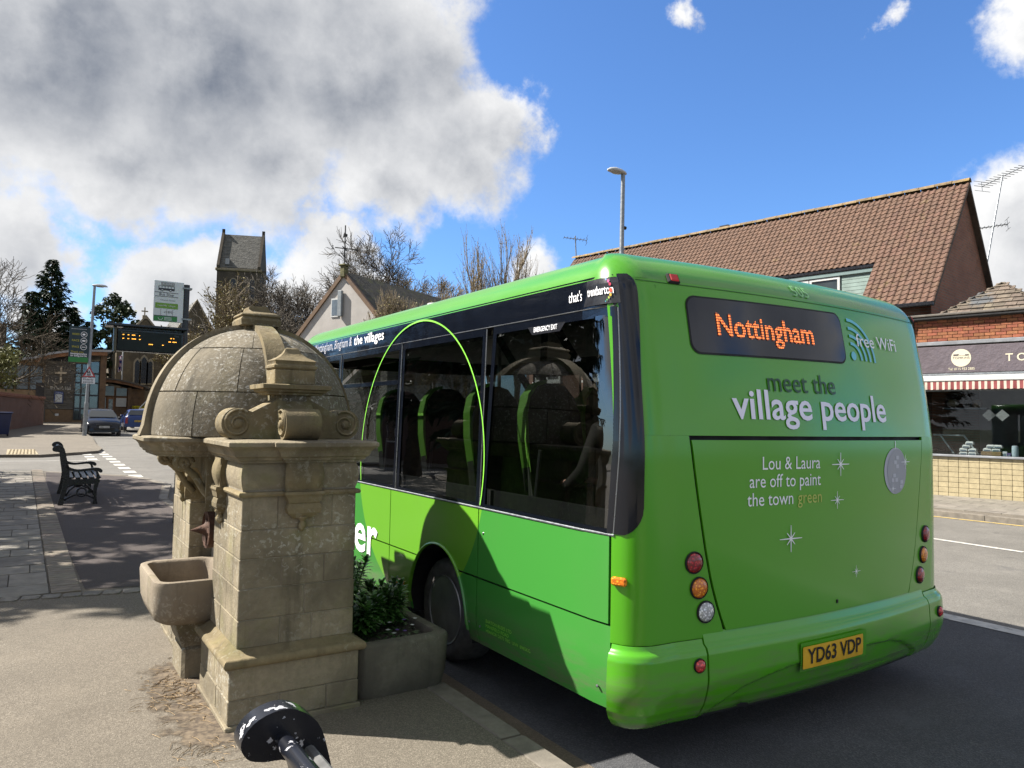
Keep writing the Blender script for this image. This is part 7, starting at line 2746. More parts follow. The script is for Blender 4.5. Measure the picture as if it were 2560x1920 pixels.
pt = MB()
pantile(pt)
spots = []
ncol = int((HL_ + .1) / TW)
for c in range(ncol):
    a = -0.12 + c * TW
    for r in range(nrows):
        s0 = 0.08 + r * TR_
        d_mid = -(s0 + TR_) / sl_len
        if CUT0 - 0.12 < a < CUT1 and d_mid < dcut - 0.06:
            continue
        spots.append((a, s0))
AM = Matrix((Vector((1, 0, 0)), dv, nv)).transposed().to_4x4()
first = None
big = MB()
r_ = random.Random(9)
for i, (a, s0) in enumerate(spots):
    p = Vector((a, 0, ZR)) + dv * s0 + nv * (0.012 + r_.uniform(0, .006))
    m_ = HM @ Matrix.Translation(p) @ AM @ Matrix.Rotation(r_.uniform(-.012, .012), 4, 'Z')
    if i < 290:
        if first is None:
            first = pt.build('roof_tile', TILE, roof_o, 50, recalc=False)
            o = first
        else:
            o = bpy.data.objects.new('roof_tile', first.data)
            COL.objects.link(o)
            o.parent = roof_o
        o.matrix_local = m_
    else:
        big.add(pt.v, pt.f, mat=m_)
big.build('roof_tile_field', TILE, roof_o, 50, recalc=False, kind='stuff')
# ridge tiles
rt = MB()
rt.grid(lambda an, x: (x, 0.13 * sin(an), 0.13 * cos(an) - 0.05), [(-80 + 160 * k / 8) * pi / 180 for k in range(9)], [0.0, 0.44])
first = None
for k in range(34):
    m_ = HM @ Matrix.Translation((-0.12 + k * 0.452, 0, ZR + .05 + r_.uniform(-.006, .008))) @ Matrix.Rotation(r_.uniform(-.01, .01), 4, 'Z')
    if first is None:
        first = rt.build('ridge_tile', RIDGE, roof_o, 60, recalc=False)
        o = first
    else:
        o = bpy.data.objects.new('ridge_tile', first.data)
        COL.objects.link(o)
        o.parent = roof_o
    o.matrix_local = m_
# verge boards and eaves gutter
for sg in (-1, 1):
    MB().add([hp(-.11, 0, ZR + .02), hp(-.11, sg * 3.12, dz(3.12) + .02), hp(-.11, sg * 3.12, dz(3.12) - .12), hp(-.11, 0, ZR - .12),
              hp(.06, 0, ZR - .03), hp(.06, sg * 3.12, dz(3.12) - .02), hp(.06, sg * 3.12, dz(3.12) - .12), hp(.06, 0, ZR - .12)],
             [(0, 1, 2, 3), (4, 5, 6, 7), (0, 1, 5, 4), (1, 2, 6, 5), (2, 3, 7, 6), (3, 0, 4, 7)]).build('verge', pmat('verge_mortar', (0.12, 0.085, 0.06), 0.9, var=0.2), house)
MB().box(-.1, CUT0, -3.22, -3.08, dz(3.1) - .14, dz(3.1) - .03, .02, mat=HM).build('gutter', MT['black'], house)
MB().box(CUT1, HL_, -3.22, -3.08, dz(3.1) - .14, dz(3.1) - .03, .02, mat=HM).build('gutter', MT['black'], house)
# recessed dormer front: pale green boards, windows, gutter over
CLAD = pmat('pale_green_boarding', (0.30, 0.40, 0.36), 0.7, var=0.12, vscale=3, rand=0.05)
MB().box(CUT0, CUT1, -1.88, -1.75, 4.6, 6.42, mat=HM).build('dormer_wall', pmat('dormer_fascia', (0.20, 0.29, 0.28), 0.6, var=0.1), house)
dw = [o for o in house.children if o.name.startswith('dormer_wall')][0]
for k in range(14):
    z = 4.75 + k * 0.11
    MB().box(CUT0 + .02, CUT0 + 0.95, -1.92, -1.88, z, z + .104, .006, mat=HM).build('board', CLAD, dw)
MB().box(CUT0, CUT1, -1.98, -1.89, 6.22, 6.42, mat=HM).build('dormer_fascia', dw.data.materials[0], dw)
for k in range(4):
    a0 = CUT0 + 1.0 + k * 0.95
    w = MB()
    for (x0, x1, z0, z1) in ((a0, a0 + .07, 4.9, 6.2), (a0 + .85, a0 + .92, 4.9, 6.2), (a0 + .07, a0 + .85, 6.13, 6.2), (a0 + .07, a0 + .85, 4.9, 4.97)):
        w.box(x0, x1, -1.95, -1.88, z0, z1, mat=HM)
    w = w.build('window', MT['white'], dw)
    MB().box(a0 + .07, a0 + .85, -1.91, -1.90, 4.97, 6.13, mat=HM).build('pane', pmat('dormer_pane', (0.05, 0.06, 0.06), 0.06, var=0.1), w)
MB().box(CUT0 - .05, CUT1, dcut - .10, dcut + .02, ZCUT - .17, ZCUT - .06, .02, mat=HM).build('gutter', MT['black'], dw)
# street front: windows
for (a0, z0) in ((1.2, 1.0), (3.4, 1.0), (6.0, 1.0), (9.2, 1.0), (12.0, 1.0), (2.0, 3.3), (4.6, 3.3), (7.6, 3.3), (10.6, 3.3), (13.2, 3.3)):
    w = MB()
    for (x0, x1, za, zb_) in ((a0, a0 + .08, z0, z0 + 1.2), (a0 + .66, a0 + .74, z0, z0 + 1.2), (a0 + 1.32, a0 + 1.4, z0, z0 + 1.2), (a0 + .08, a0 + 1.32, z0, z0 + .08), (a0 + .08, a0 + 1.32, z0 + 1.12, z0 + 1.2)):
        w.box(x0, x1, -2.92, -2.84, za, zb_, mat=HM)
    w = w.build('window', MT['white'], house)
    MB().box(a0 + .08, a0 + 1.32, -2.88, -2.86, z0 + .08, z0 + 1.12, mat=HM).build('pane', pmat('curtained_pane', (0.12, 0.12, 0.115), 0.08, var=0.35, vscale=3, stretch=(6, 6, .5)), w)
    MB().box(a0 - .06, a0 + 1.46, -2.98, -2.84, z0 - .08, z0, mat=HM).build('sill', MT['white'], w)
MB().box(7.7, 8.05, .05, .4, ZR - .1, ZR + .2, mat=HM).build('roof_vent', MT['dark'], house)


# television aerials
def aerial(base, top, booms, lab):
    t_ = wempty('television_aerial', base, lab, 'aerial', 'television aerials on the roofs')
    B, T_ = Vector(base), Vector(top)
    MB().tube([B, T_], 0.026, 7).build('mast', MT['steel'], t_, 60)
    for (f, L, n, w, ang, tilt) in booms:
        c = B.lerp(T_, f)
        d = Vector((cos(ang), sin(ang), tilt)).normalized()
        q = d.cross(Vector((0, 0, 1))).normalized()
        up = q.cross(d)
        b = MB().tube([c - d * L / 2, c + d * L / 2], 0.016, 6).build('boom', MT['steel'], t_, 60)
        for k in range(n):
            p = c + d * L * (k / max(1, n - 1) - .5)
            ww = w * (1 - .35 * k / n)
            MB().tube([p - q * ww / 2, p + q * ww / 2], 0.010, 4).build('element', MT['steel'], b)
            if k == 0:
                for s2 in (-1, 1):
                    MB().tube([p + up * s2 * .16 - q * ww / 2, p + up * s2 * .16 + q * ww / 2], 0.008, 4).build('element', MT['steel'], b)
                    MB().tube([p, p + up * s2 * .16], 0.008, 4).build('element', MT['steel'], b)
    return t_


aerial((24.25, 10.9, 6.75), (25.35, 10.9, 9.75), ((0.98, 1.5, 12, 0.62, -1.9, .12), (0.42, 0.75, 8, 0.5, 2.2, -.1)), 'tall television aerial on the far slope at the right edge')
aerial((19.75, 25.4, 8.5), (19.65, 25.4, 9.85), ((0.9, 1.0, 8, 0.6, 2.6, .1),), 'small television aerial at the far end of the tiled ridge')

# ------------------------------------------------------------------ butcher's shop
U3, N3 = Vector((0.193, -0.981, 0)), Vector((-0.981, -0.193, 0))
SM = Matrix((U3, -N3, Vector((0, 0, 1)))).transposed().to_4x4()      # local x along the front, y into the shop
SM.translation = Vector((19.0, 8.5, 0))
shop = wempty('butcher_shop', tuple(SM @ Vector((1, 2, .1))), 'single storey butcher shop with a mauve fascia, striped awning and cream tiles', 'shop')
MORT2 = pmat('grey_mortar', (0.20, 0.16, 0.13), 0.95, var=0.1)
U0, U1 = -1.78, 4.2
BRK = pmat('orange_facing_brick', (0.36, 0.125, 0.06), 0.88, var=0.16, vscale=14, rand=0.2, hue=0.012, bump=0.4, bscale=80)
TIL = pmat('cream_glazed_tile', (0.56, 0.47, 0.29), 0.25, var=0.08, vscale=10, rand=0.07, rvar=0.05)
# walls and room
MB().box(U0, U1, 0.03, 0.3, 3.05, 4.44, mat=SM).build('upper_wall', MORT2, shop)
MB().box(U0, U1, 0.02, 0.25, 0.0, 1.06, mat=SM).build('stall_riser', pmat('tile_grout', (0.22, 0.18, 0.12), 0.9, var=0.2), shop)
riser = [o for o in shop.children if o.name.startswith('stall_riser')][0]
MB().box(U0, U1, 5.0, 5.2, 0.0, 4.4, mat=SM).build('back_wall', pmat('shop_back_wall', (0.50, 0.48, 0.44), 0.8, var=0.15, vscale=2), shop)
MB().box(U0 - .15, U0, 0.0, 5.2, 0.0, 4.42, mat=SM).build('side_wall', BR_G, shop)
MB().box(U1, U1 + .15, 0.0, 5.2, 0.0, 4.42, mat=SM).build('side_wall', BR_G, shop)
MB().box(U0, U1, 0.3, 5.0, 0.05, 0.12, mat=SM).build('floor', pmat('shop_floor', (0.10, 0.08, 0.07), 0.6), shop)
MB().box(U0 - .2, U1 + .2, -.02, 5.3, 4.41, 4.50, mat=SM).build('flat_roof', pmat('roof_felt', (0.08, 0.08, 0.08), 0.9), shop)
MB().box(U0, U1, .3, 5.0, 2.95, 3.0, mat=SM).build('ceiling', pmat('shop_ceiling', (0.35, 0.34, 0.31), 0.8), shop)
# bricks
uw = [o for o in shop.children if o.name.startswith('upper_wall')][0]
specs = []
for r in range(7):
    z = 3.895 + r * 0.0765
    x = U0 + (0.1125 if r % 2 else 0.0)
    if r % 2:
        specs.append((SM @ T(U0 + 0.053, 0.032, z + .034), (0.10, 0.10, 0.066)))
    while x < 1.9:
        specs.append((SM @ T(x + 0.1075, 0.030 + r_.uniform(-.003, .003), z + .034), (0.214, 0.10, 0.066)))
        x += 0.225
scatter_pieces('brick', uw, BRK, specs, None, 0.02)
# tiles of the stall riser
specs = []
for r in range(8):
    z = 0.075 + r * 0.1245
    for c in range(17):
        specs.append((SM @ T(U0 + 0.11 + c * 0.22, 0.012 + r_.uniform(-.0015, .0015), z + .06), (0.211, 0.03, 0.116)))
scatter_pieces('wall_tile', riser, TIL, specs, None, 0.03)
MB().box(U0, U1, -.06, .25, 1.06, 1.115, .012, mat=SM).build('window_sill', pmat('grey_sill', (0.30, 0.31, 0.33), 0.5), shop)
# shop window
wn = MB()
for (a, b, c, d_) in ((U0, U0 + .06, 1.115, 2.72), (1.62, 1.68, 1.115, 2.72), (U0 + .06, 1.62, 2.66, 2.72)):
    wn.box(a, b, .03, .10, c, d_, mat=SM)
wn = wn.build('shop_window', MT['steel'], shop)
MB().box(U0 + .06, 1.62, .06, .068, 1.115, 2.66, mat=SM).build('pane', glass_mat('shop_glass', (0.82, 0.85, 0.85), 1.5, mirror=0.9), wn)
MB().box(1.68, U1, .03, .1, 1.115, 2.72, mat=SM).build('shutter', MT['steel'], shop)
# awning box, striped valance, fascia sign
MB().box(U0, U1, -.22, .04, 2.885, 3.025, .02, mat=SM).build('awning_box', MT['white'], shop)
MB().box(U0, U1, -.10, .04, 3.03, 3.09, .01, mat=SM).build('trim_rail', MT['steel'], shop)


def stripe_mat():
    m, t, b = new_mat('red_cream_stripe')
    geo = nd(t, 'ShaderNodeNewGeometry')
    s = vmath(t, 'DOT_PRODUCT', geo.outputs['Position'], tuple(U3))
    f = math_n(t, 'LESS_THAN', math_n(t, 'FRACT', math_n(t, 'MULTIPLY', s, 1 / 0.128)), 0.42)
    t.links.new(mixc(t, f, (0.20, 0.045, 0.045), (0.50, 0.44, 0.36)), b.inputs['Base Color'])
    b.inputs['Roughness'].default_value = 0.85
    return m


va = MB()
xs = frange(U0, U1, 0.032)
va.grid(lambda x, v: SM @ Vector((x, -.20 + .012 * sin(x * 24) * v, 2.885 - .185 * v - (.012 * abs(sin((x - U0) * pi / .128)) if v == 1 else 0))), xs, [0, .5, 1])
va.build('awning_valance', stripe_mat(), shop, recalc=False)
MAUV = pmat('mauve_vinyl_fascia', (0.18, 0.15, 0.165), 0.22, var=0.06, vscale=2, bump=0.25, bscale=3.5, rvar=0.1)
fa = MB().box(U0, U1, -.05, .03, 3.10, 3.76, .01, mat=SM).build('fascia_sign', MAUV, shop)
MB().box(U0, U1, -.07, .035, 3.79, 3.885, .012, mat=SM).build('lead_flashing', pmat('lead_grey', (0.28, 0.29, 0.31), 0.55, var=0.15), shop)
CRV = pmat('cream_vinyl', (0.66, 0.60, 0.45), 0.5, var=0.02, k=.85)
sf = lambda x, z, o=-.056: (lambda a, b: SM @ Vector((x + a, o, z + b)))
mb = MB()
mb.add([SM @ Vector((-.585 + .215 * cos(a), -.056, 3.46 + .215 * sin(a))) for a in [2 * pi * k / 36 for k in range(36)]], [tuple(range(36))])
ro = mb.build('sign_roundel', CRV, fa, recalc=False)
MAU2 = pmat('roundel_print', (0.10, 0.08, 0.09), 0.5, var=0)
put_text('sign_lettering', 'TOMKINS', MAU2, ro, sf(-.765, 3.435, -.059), width=.36, height=.075, spacing=1.15)
MB().box(-.76, -.41, -.0595, -.0575, 3.512, 3.517, mat=SM).build('roundel_rule', MAU2, ro)
for (x, w, h) in ((-.75, .10, .045), (-.50, .07, .03)):       # little grazing cattle in outline
    c = MB().box(x, x + w, -.0595, -.0575, 3.525, 3.525 + h * .6, .002 if False else 0, mat=SM)
    c.box(x + w * .9, x + w * 1.15, -.0595, -.0575, 3.525 + h * .25, 3.525 + h * .75, mat=SM)
    for q_ in (.08, .3, .65, .85):
        c.box(x + w * q_, x + w * (q_ + .09), -.0595, -.0575, 3.515, 3.527, mat=SM)
    c.build('cattle_emblem', MAU2, ro)
put_text('sign_lettering', 'Tel: 0115 933 2885', CRV, fa, sf(-.865, 3.165), width=.565, height=.085, bold=.008)
put_text('sign_lettering', 'T', CRV, fa, sf(.33, 3.345), height=.25, bold=.015)
put_text('sign_lettering', 'O', CRV, fa, sf(.555, 3.345), height=.25, bold=.015)
for k, chh in enumerate('MKINS'):
    put_text('sign_lettering', chh, CRV, fa, sf(.86 + k * .30, 3.345), height=.25, bold=.015)
# gutter
MB().box(U0 - .1, U1 + .1, -.16, -.02, 4.43, 4.50, .02, mat=SM).build('gutter', MT['dark'], shop)
MB().box(U0 - .1, U1 + .1, -.18, -.02, 4.505, 4.565, .015, mat=SM).build('eaves_board', pmat('grey_brown_board', (0.15, 0.13, 0.11), 0.8, var=0.15), shop)
MB().tube([SM @ Vector((U0 + .12, -.08, 4.43)), SM @ Vector((U0 + .12, -.05, 4.2)), SM @ Vector((U0 + .10, .0, 3.9)), SM @ Vector((U0 + .1, .0, .1))], .04, 7).build('downpipe', MT['dark'], shop)
# stone-slated hip roof
HB, HT = 4.56, 5.42
SC_ = Vector((-0.02 + .0, 1.45))
hw_ = 1.15
base4 = [(SC_.x - hw_, SC_.y - hw_), (SC_.x + hw_, SC_.y - hw_), (SC_.x + hw_, SC_.y + hw_), (SC_.x - hw_, SC_.y + hw_)]
mb = MB()
mb.add([SM @ Vector((x, y, HB)) for x, y in base4] + [SM @ Vector((SC_.x, SC_.y, HT - .03))], [(0, 1, 4), (1, 2, 4), (2, 3, 4), (3, 0, 4)])
hip = mb.build('hip_roof', pmat('slate_bed', (0.06, 0.05, 0.04), 0.95), shop)
SLT = pmat('brown_stone_slate', (0.17, 0.135, 0.10), 0.9, var=0.22, vscale=8, rand=0.25, hue=0.015, bump=0.5, bscale=60, col2=(0.10, 0.105, 0.11), c2lo=.5, c2hi=.6)
specs = []
rows_n = 7
for fi, (p0, p1) in enumerate(((base4[0], base4[1]), (base4[3], base4[0]), (base4[1], base4[2]))):
    P0, P1, AP = [Vector((p[0], p[1], HB)) for p in (p0, p1)] + [Vector((SC_.x, SC_.y, HT))]
    e = (P1 - P0).normalized()
    mid = (P0 + P1) / 2
    s = (AP - mid)
    Ls = s.length
    s = s.normalized()
    nrm = e.cross(s).normalized()
    for r in range(rows_n):
        f0 = r / rows_n
        half = hw_ * (1 - f0) - 0.02
        x = -half
        while x < half - 0.03:
            w = min(r_.uniform(.16, .30), half - x)
            c = mid + s * (Ls * (f0 + .5 / rows_n)) + e * (x + w / 2) + nrm * (.022 + r_.uniform(0, .008))
            m_ = Matrix((e, s, nrm)).transposed().to_4x4()
            m_.translation = c
            specs.append((SM @ m_ @ Matrix.Rotation(-.14, 4, 'X') @ Matrix.Rotation(r_.uniform(-.03, .03), 4, 'Z'), (w - .008, Ls / rows_n * 1.12, .024)))
            x += w
scatter_pieces('slate', hip, SLT, specs, None, 0.05)
MB().box(-.08, .06, SC_.y - .09, SC_.y + .05, HT - .06, HT + .03, .03, mat=SM).build('hip_cap', SLT, hip)
# things on show in the window
WM = SM


def shop_thing(name, lab, cat, loc, group=None):
    return wempty(name, tuple(SM @ Vector(loc)), lab, cat, group)


EGG = pmat('egg_carton_white', (0.66, 0.66, 0.64), 0.7, var=0.06)
EGL = pmat('egg_label', (0.16, 0.22, 0.28), 0.6, var=0.3, vscale=40)
stk = [(-.62, 0), (-.43, 0), (-.62, 1), (-.43, 1), (-.56, 2), (-.49, 3), (-.12, 0), (.06, 0), (.10, 1), (-.05, 1)]
names = ['bottom left', 'bottom right', 'second row left', 'second row right', 'third row', 'topmost', 'lower left', 'lower right', 'upper right', 'upper left']
for i, (u, lv) in enumerate(stk):
    z = 1.118 + lv * .082 + (.10 if i > 5 else 0)
    lab = ('%s white egg box of the tall pile in the shop window' if i < 6 else '%s white egg box on the brown tray in the shop window') % names[i]
    e = shop_thing('egg_box', lab, 'egg box', (u, .24, z), 'egg boxes in the shop window')
    MB().box(u - .088, u + .088, .17, .31, z, z + .04, .01, mat=SM).build('tray', EGG, e)
    MB().add([SM @ Vector(p) for p in ((u - .088, .17, z + .042), (u + .088, .17, z + .042), (u + .088, .31, z + .042), (u - .088, .31, z + .042), (u - .065, .19, z + .079), (u + .065, .19, z + .079), (u + .065, .29, z + .079), (u - .065, .29, z + .079))],
             [(0, 1, 2, 3), (4, 5, 6, 7), (0, 1, 5, 4), (1, 2, 6, 5), (2, 3, 7, 6), (3, 0, 4, 7)]).build('lid', EGG, e)
    MB().box(u - .06, u + .06, .165, .169, z + .008, z + .035, mat=SM).build('label', EGL, e)
o = MB().box(-.24, .17, .16, .32, 1.118, 1.215, .008, mat=SM).build('wicker_tray', pmat('wicker', (0.26, 0.16, 0.07), 0.8, var=0.3, vscale=40), None)
tag(o, 'brown wicker tray carrying egg boxes in the shop window', 'tray')
jr = shop_thing('kitchen_roll', 'pale blue paper roll standing at the right of the shop window', 'paper roll', (.43, .26, 1.118))
MB().lathe([(.065, 0), (.068, .01), (.068, .22), (.060, .25), (.02, .255)], 18, mat=SM @ Matrix.Translation((.43, .26, 1.118))).build('roll', pmat('pale_blue_paper', (0.50, 0.60, 0.66), 0.7, var=0.05), jr, 50)
MB().lathe([(.02, .256), (.02, .262), (.0, .262)], 12, mat=SM @ Matrix.Translation((.43, .26, 1.118))).build('core', MORT2, jr, 50)
for i, (u, w, h, c, lab) in enumerate(((.235, .09, .11, (0.62, 0.64, 0.66), 'small white carton beside the brown tray in the shop window'), (.32, .07, .075, (0.12, 0.06, 0.22), 'small purple packet beside the pale blue roll'))):
    t_ = shop_thing('packet', lab, 'packet', (u, .25, 1.118))
    MB().box(u - w / 2, u + w / 2, .2, .3, 1.118, 1.118 + h, .006, mat=SM).build('box', pmat('packet_card_%d' % i, c, 0.6, var=0.08), t_)
    MB().box(u - w * .3, u + w * .3, .196, .199, 1.13, 1.118 + h * .6, mat=SM).build('label', EGL, t_)
# refrigerated counter with slanted glass struts
ct = shop_thing('counter', 'glass fronted serving counter inside the shop', 'counter', (-.9, .9, .12))
MB().box(U0 + .1, -.05, .62, 1.5, .12, 1.15, .02, mat=SM).build('base', pmat('counter_dark', (0.035, 0.035, 0.04), 0.4), ct)
for u in (-1.25, -.72):
    MB().add([SM @ Vector(p) for p in ((u - .02, .62, 1.58), (u + .02, .62, 1.58), (u + .34, .55, 1.13), (u + .30, .55, 1.13), (u - .02, .65, 1.58), (u + .02, .65, 1.58), (u + .34, .58, 1.13), (u + .30, .58, 1.13))],
             [(0, 1, 2, 3), (4, 5, 6, 7), (0, 1, 5, 4), (1, 2, 6, 5), (2, 3, 7, 6), (3, 0, 4, 7)]).build('strut', pmat('pale_strut', (0.42, 0.47, 0.48), 0.4, var=0), ct)
MB().box(-1.4, -.7, .60, .64, 1.56, 1.60, mat=SM).build('top_rail', MT['steel'], ct)
for k in range(6):
    MB().box(-1.5 + k * .2, -1.36 + k * .2, .8, 1.0, 1.16, 1.24, .01, mat=SM).build('tray_of_meat', pmat('tray_meat_%d' % k, (0.20, 0.06 + .02 * (k % 3), 0.05), 0.5, var=0.3, vscale=20), ct)
MB().box(.1, U1, 1.6, 2.4, .12, 1.3, mat=SM).build('rear_counter', pmat('counter_rear', (0.03, 0.03, 0.03), 0.5), ct)
for k, (u, s) in enumerate(((-1.25, 'left'), (-1.0, 'middle'))):
    pass
for k, (u, zz, c, lab) in enumerate(((-1.62, 2.30, (0.05, 0.05, 0.06), 'dark bag on the shelf left of the pale hat in the shop'), (-0.95, 2.30, (0.04, 0.04, 0.05), 'dark tin on the shelf right of the pale hat in the shop'), (-0.72, 2.30, (0.34, 0.24, 0.16), 'tan pot at the right end of the shelf in the shop'))):
    t_ = shop_thing('shelf_pot', lab, 'pot', (u, 1.9, zz), 'pots on the shop shelf')
    MB().lathe([(.06, 0), (.10, .03), (.11, .12), (.08, .18), (.085, .19)], 14, mat=SM @ Matrix.Translation((u, 1.9, zz))).build('pot_body', pmat('shelf_pot_%d' % k, c, .6), t_, 50)
    MB().lathe([(.09, .19), (.09, .205), (.02, .22), (0, .24)], 14, mat=SM @ Matrix.Translation((u, 1.9, zz))).build('lid', pmat('shelf_lid_%d' % k, c, .6), t_, 50)
o = MB().lathe([(0, 0), (.12, .02), (.15, .10), (.10, .19), (0, .21)], 14, mat=SM @ Matrix.Translation((-1.30, 1.9, 2.32))).build('straw_hat', pmat('pale_straw_hat', (0.40, 0.36, 0.26), 0.8), None, 60)
tag(o, 'pale rounded hat on the shelf inside the shop window', 'hat')
o = MB().box(-1.7, -.5, 1.8, 2.1, 2.26, 2.30, mat=SM).build('wall_shelf', MT['steel'], None)
tag(o, 'shelf high inside the shop carrying a pale hat', 'shelf')
DIA = pmat('grey_card', (0.30, 0.30, 0.30), 0.6, var=0.05)
for k, (u, lab) in enumerate(((-.05, 'left'), (.22, 'right'))):
    m_ = SM @ Matrix.Translation((u, .09, 2.08)) @ Matrix.Rotation(pi / 4, 4, 'Y')
    o = MB().box(-.10, .10, -.002, .002, -.10, .10, mat=m_).build('diamond_card', DIA if k else pmat('dark_card', (0.10, 0.10, 0.10), .6), None)
    tag(o, lab + ' grey diamond card hanging in the shop window', 'card', 'diamond cards in the shop window')

# ------------------------------------------------------------------ white gabled house with weathervane
WD, WL = Vector((0.87, 0.49, 0)).normalized(), Vector((-0.49, 0.87, 0)).normalized()
WMx = Matrix((WD, WL, Vector((0, 0, 1)))).transposed().to_4x4()
WMx.translation = Vector((16.35, 45.0, 0))
wh = wempty('white_house', (17, 46, 0.4), 'white rendered gable with a weathervane on top beyond the bus', 'house')
RND = pmat('white_render', (0.56, 0.52, 0.48), 0.85, var=0.06, vscale=1.2, col2=(0.5, 0.47, 0.42), c2lo=.6, c2hi=.8)
ZA, ZE, HWd = 10.7, 7.0, 3.6
YZ = Matrix(((0, 0, 1, 0), (1, 0, 0, 0), (0, 1, 0, 0), (0, 0, 0, 1)))
MB().prism([(-HWd, 0.2), (HWd, 0.2), (HWd, ZE), (0, ZA), (-HWd, ZE)], 0.0, 12.0, mat=WMx @ YZ).build('wall', RND, wh)
MB().prism([(-HWd - .3, ZE - .31), (0, ZA + .02), (HWd + .3, ZE - .31), (HWd + .3, ZE - .05), (0, ZA + .30), (-HWd - .3, ZE - .05)], 0.05, 12.3, mat=WMx @ YZ).build('roof', pmat('dark_mossy_tile', (0.07, 0.06, 0.042), 0.9, var=0.3, vscale=2, bump=.6, bscale=8, col2=(0.10, 0.10, 0.03)), wh)
for sg in (-1, 1):
    MB().prism([(sg * (HWd + .35), ZE - .40), (0, ZA - .02), (0, ZA + .34), (sg * (HWd + .35), ZE - .02)], -.12, .06, mat=WMx @ YZ).build('verge', BRW, wh)
w = MB().box(-.05, .0, .35, .95, 8.1, 9.3, mat=WMx).build('window', MT['white'], wh)
MB().box(-.06, -.045, .42, .88, 8.2, 9.2, mat=WMx).build('pane', pmat('blue_grey_pane', (0.16, 0.20, 0.24), 0.1), w)
MB().box(-.25, -.05, -.05, .28, 8.1, 9.75, .03, mat=WMx).build('grey_upright', pmat('grey_upright', (0.28, 0.31, 0.33), 0.5), wh)  # narrow grey upright box beside the gable window
fi_ = MB().box(-.2, .2, -.2, .2, ZA - .1, ZA + .62, .05, mat=WMx).build('finial', pmat('mossy_stone', (0.15, 0.14, 0.06), 0.9, var=.3, vscale=5), wh)
MB().box(-.27, .27, -.27, .27, ZA + .62, ZA + .74, .04, mat=WMx).build('finial_cap', fi_.data.materials[0], fi_)
wv = wempty('weathervane', (16.35, 45.0, ZA + .88), 'black iron weathervane with N and S letters on the white gable', 'weathervane')
VAN = pmat('black_iron', (0.02, 0.018, 0.016), 0.6)
cam_r = Vector((cos(YAW), -sin(YAW), 0))
PV = Vector((16.35, 45.0, 0))
MB().tube([PV + Vector((0, 0, ZA + .7)), PV + Vector((0, 0, 13.95))], .042, 6).build('spindle', VAN, wv)
MB().tube([PV + cam_r * -.62 + Vector((0, 0, 12.52)), PV + cam_r * .62 + Vector((0, 0, 12.40))], .035, 5).build('arm', VAN, wv)
fwd = Vector((sin(YAW), cos(YAW), 0))
MB().tube([PV + fwd * -.6 + Vector((0, 0, 12.45)), PV + fwd * .6 + Vector((0, 0, 12.45))], .035, 5).build('arm', VAN, wv)
put_text('vane_letter', 'S', VAN, wv, plane_fn(PV + cam_r * -.86 + Vector((0, 0, 12.40)), cam_r, (0, 0, 1)), height=.36, bold=.02)
put_text('vane_letter', 'N', VAN, wv, plane_fn(PV + cam_r * .62 + Vector((0, 0, 12.26)), cam_r, (0, 0, 1)), height=.36, bold=.02)
mb = MB()
mb.prism([(-.35, 0), (.0, .12), (.35, .06), (.45, .3), (.1, .42), (.12, .8), (-.02, .55), (-.3, .3)], -.02, .02, mat=Matrix.Translation((16.35, 45, 13.15)) @ Matrix((cam_r, Vector((0, 0, 1)), fwd)).transposed().to_4x4() @ Matrix.Diagonal((.35, .7, 1, 1)))
mb.build('cockerel', VAN, wv)
for z in (12.0, 12.9):
    MB().lathe([(0, -.09), (.09, 0), (0, .09)], 8, mat=Matrix.Translation((16.35, 45, z))).build('ball', VAN, wv)

# ------------------------------------------------------------------ brick house left of the junction (seen mirrored in the bus windows)
rb = wempty('corner_house', (-13, 40, .3), 'dark brick house with a chimney on the far corner left of the side road', 'house')
MB().box(-20, -11, 34, 47, .2, 6.2).build('wall', brick_mat('corner_brick', (0.16, 0.075, 0.05), (0.12, 0.06, 0.04), (0.16, 0.13, 0.1), ang=pi / 2), rb)
MB().prism([(-20.3, 6.0), (-15.5, 9.4), (-10.7, 6.0)], 33.7, 47.3, mat=Matrix(((1, 0, 0, 0), (0, 0, 1, 0), (0, 1, 0, 0), (0, 0, 0, 1)))).build('roof', SLAT, rb)
MB().box(-16, -15, 33.9, 34.9, 7, 11, .05).build('chimney', CSTT, rb)
for y in (35.5, 38.5, 41.5, 44.5):
    for z in (1.2, 3.9):
        w = MB().box(-11.0, -10.94, y, y + 1.2, z, z + 1.4).build('window', MT['white'], rb)
        MB().box(-10.94, -10.92, y + .08, y + 1.12, z + .08, z + 1.32).build('pane', LEAD, w)

# stone lump in the gutter at the bottom edge
mb = MB()
mb.lathe([(0.0, -.02), (.05, 0), (.055, .03), (.03, .055), (0, .06)], 9)
for i, v in enumerate(mb.v):
    mb.v[i] = (v[0] * (1.5 + .3 * rnd.random()), v[1] * (1 + .3 * rnd.random()), v[2] * (1 + .4 * rnd.random()))
sk = mb.build('broken_stone', stone_mat('rubble', (0.36, 0.33, 0.28), (0.2, 0.18, 0.15), (0.6, 0.58, 0.5), scale=3), None)
sk.location = (2.60, 2.62, 0.012)
tag(sk, 'broken pale stone lying in the gutter at the bottom edge', 'stone')

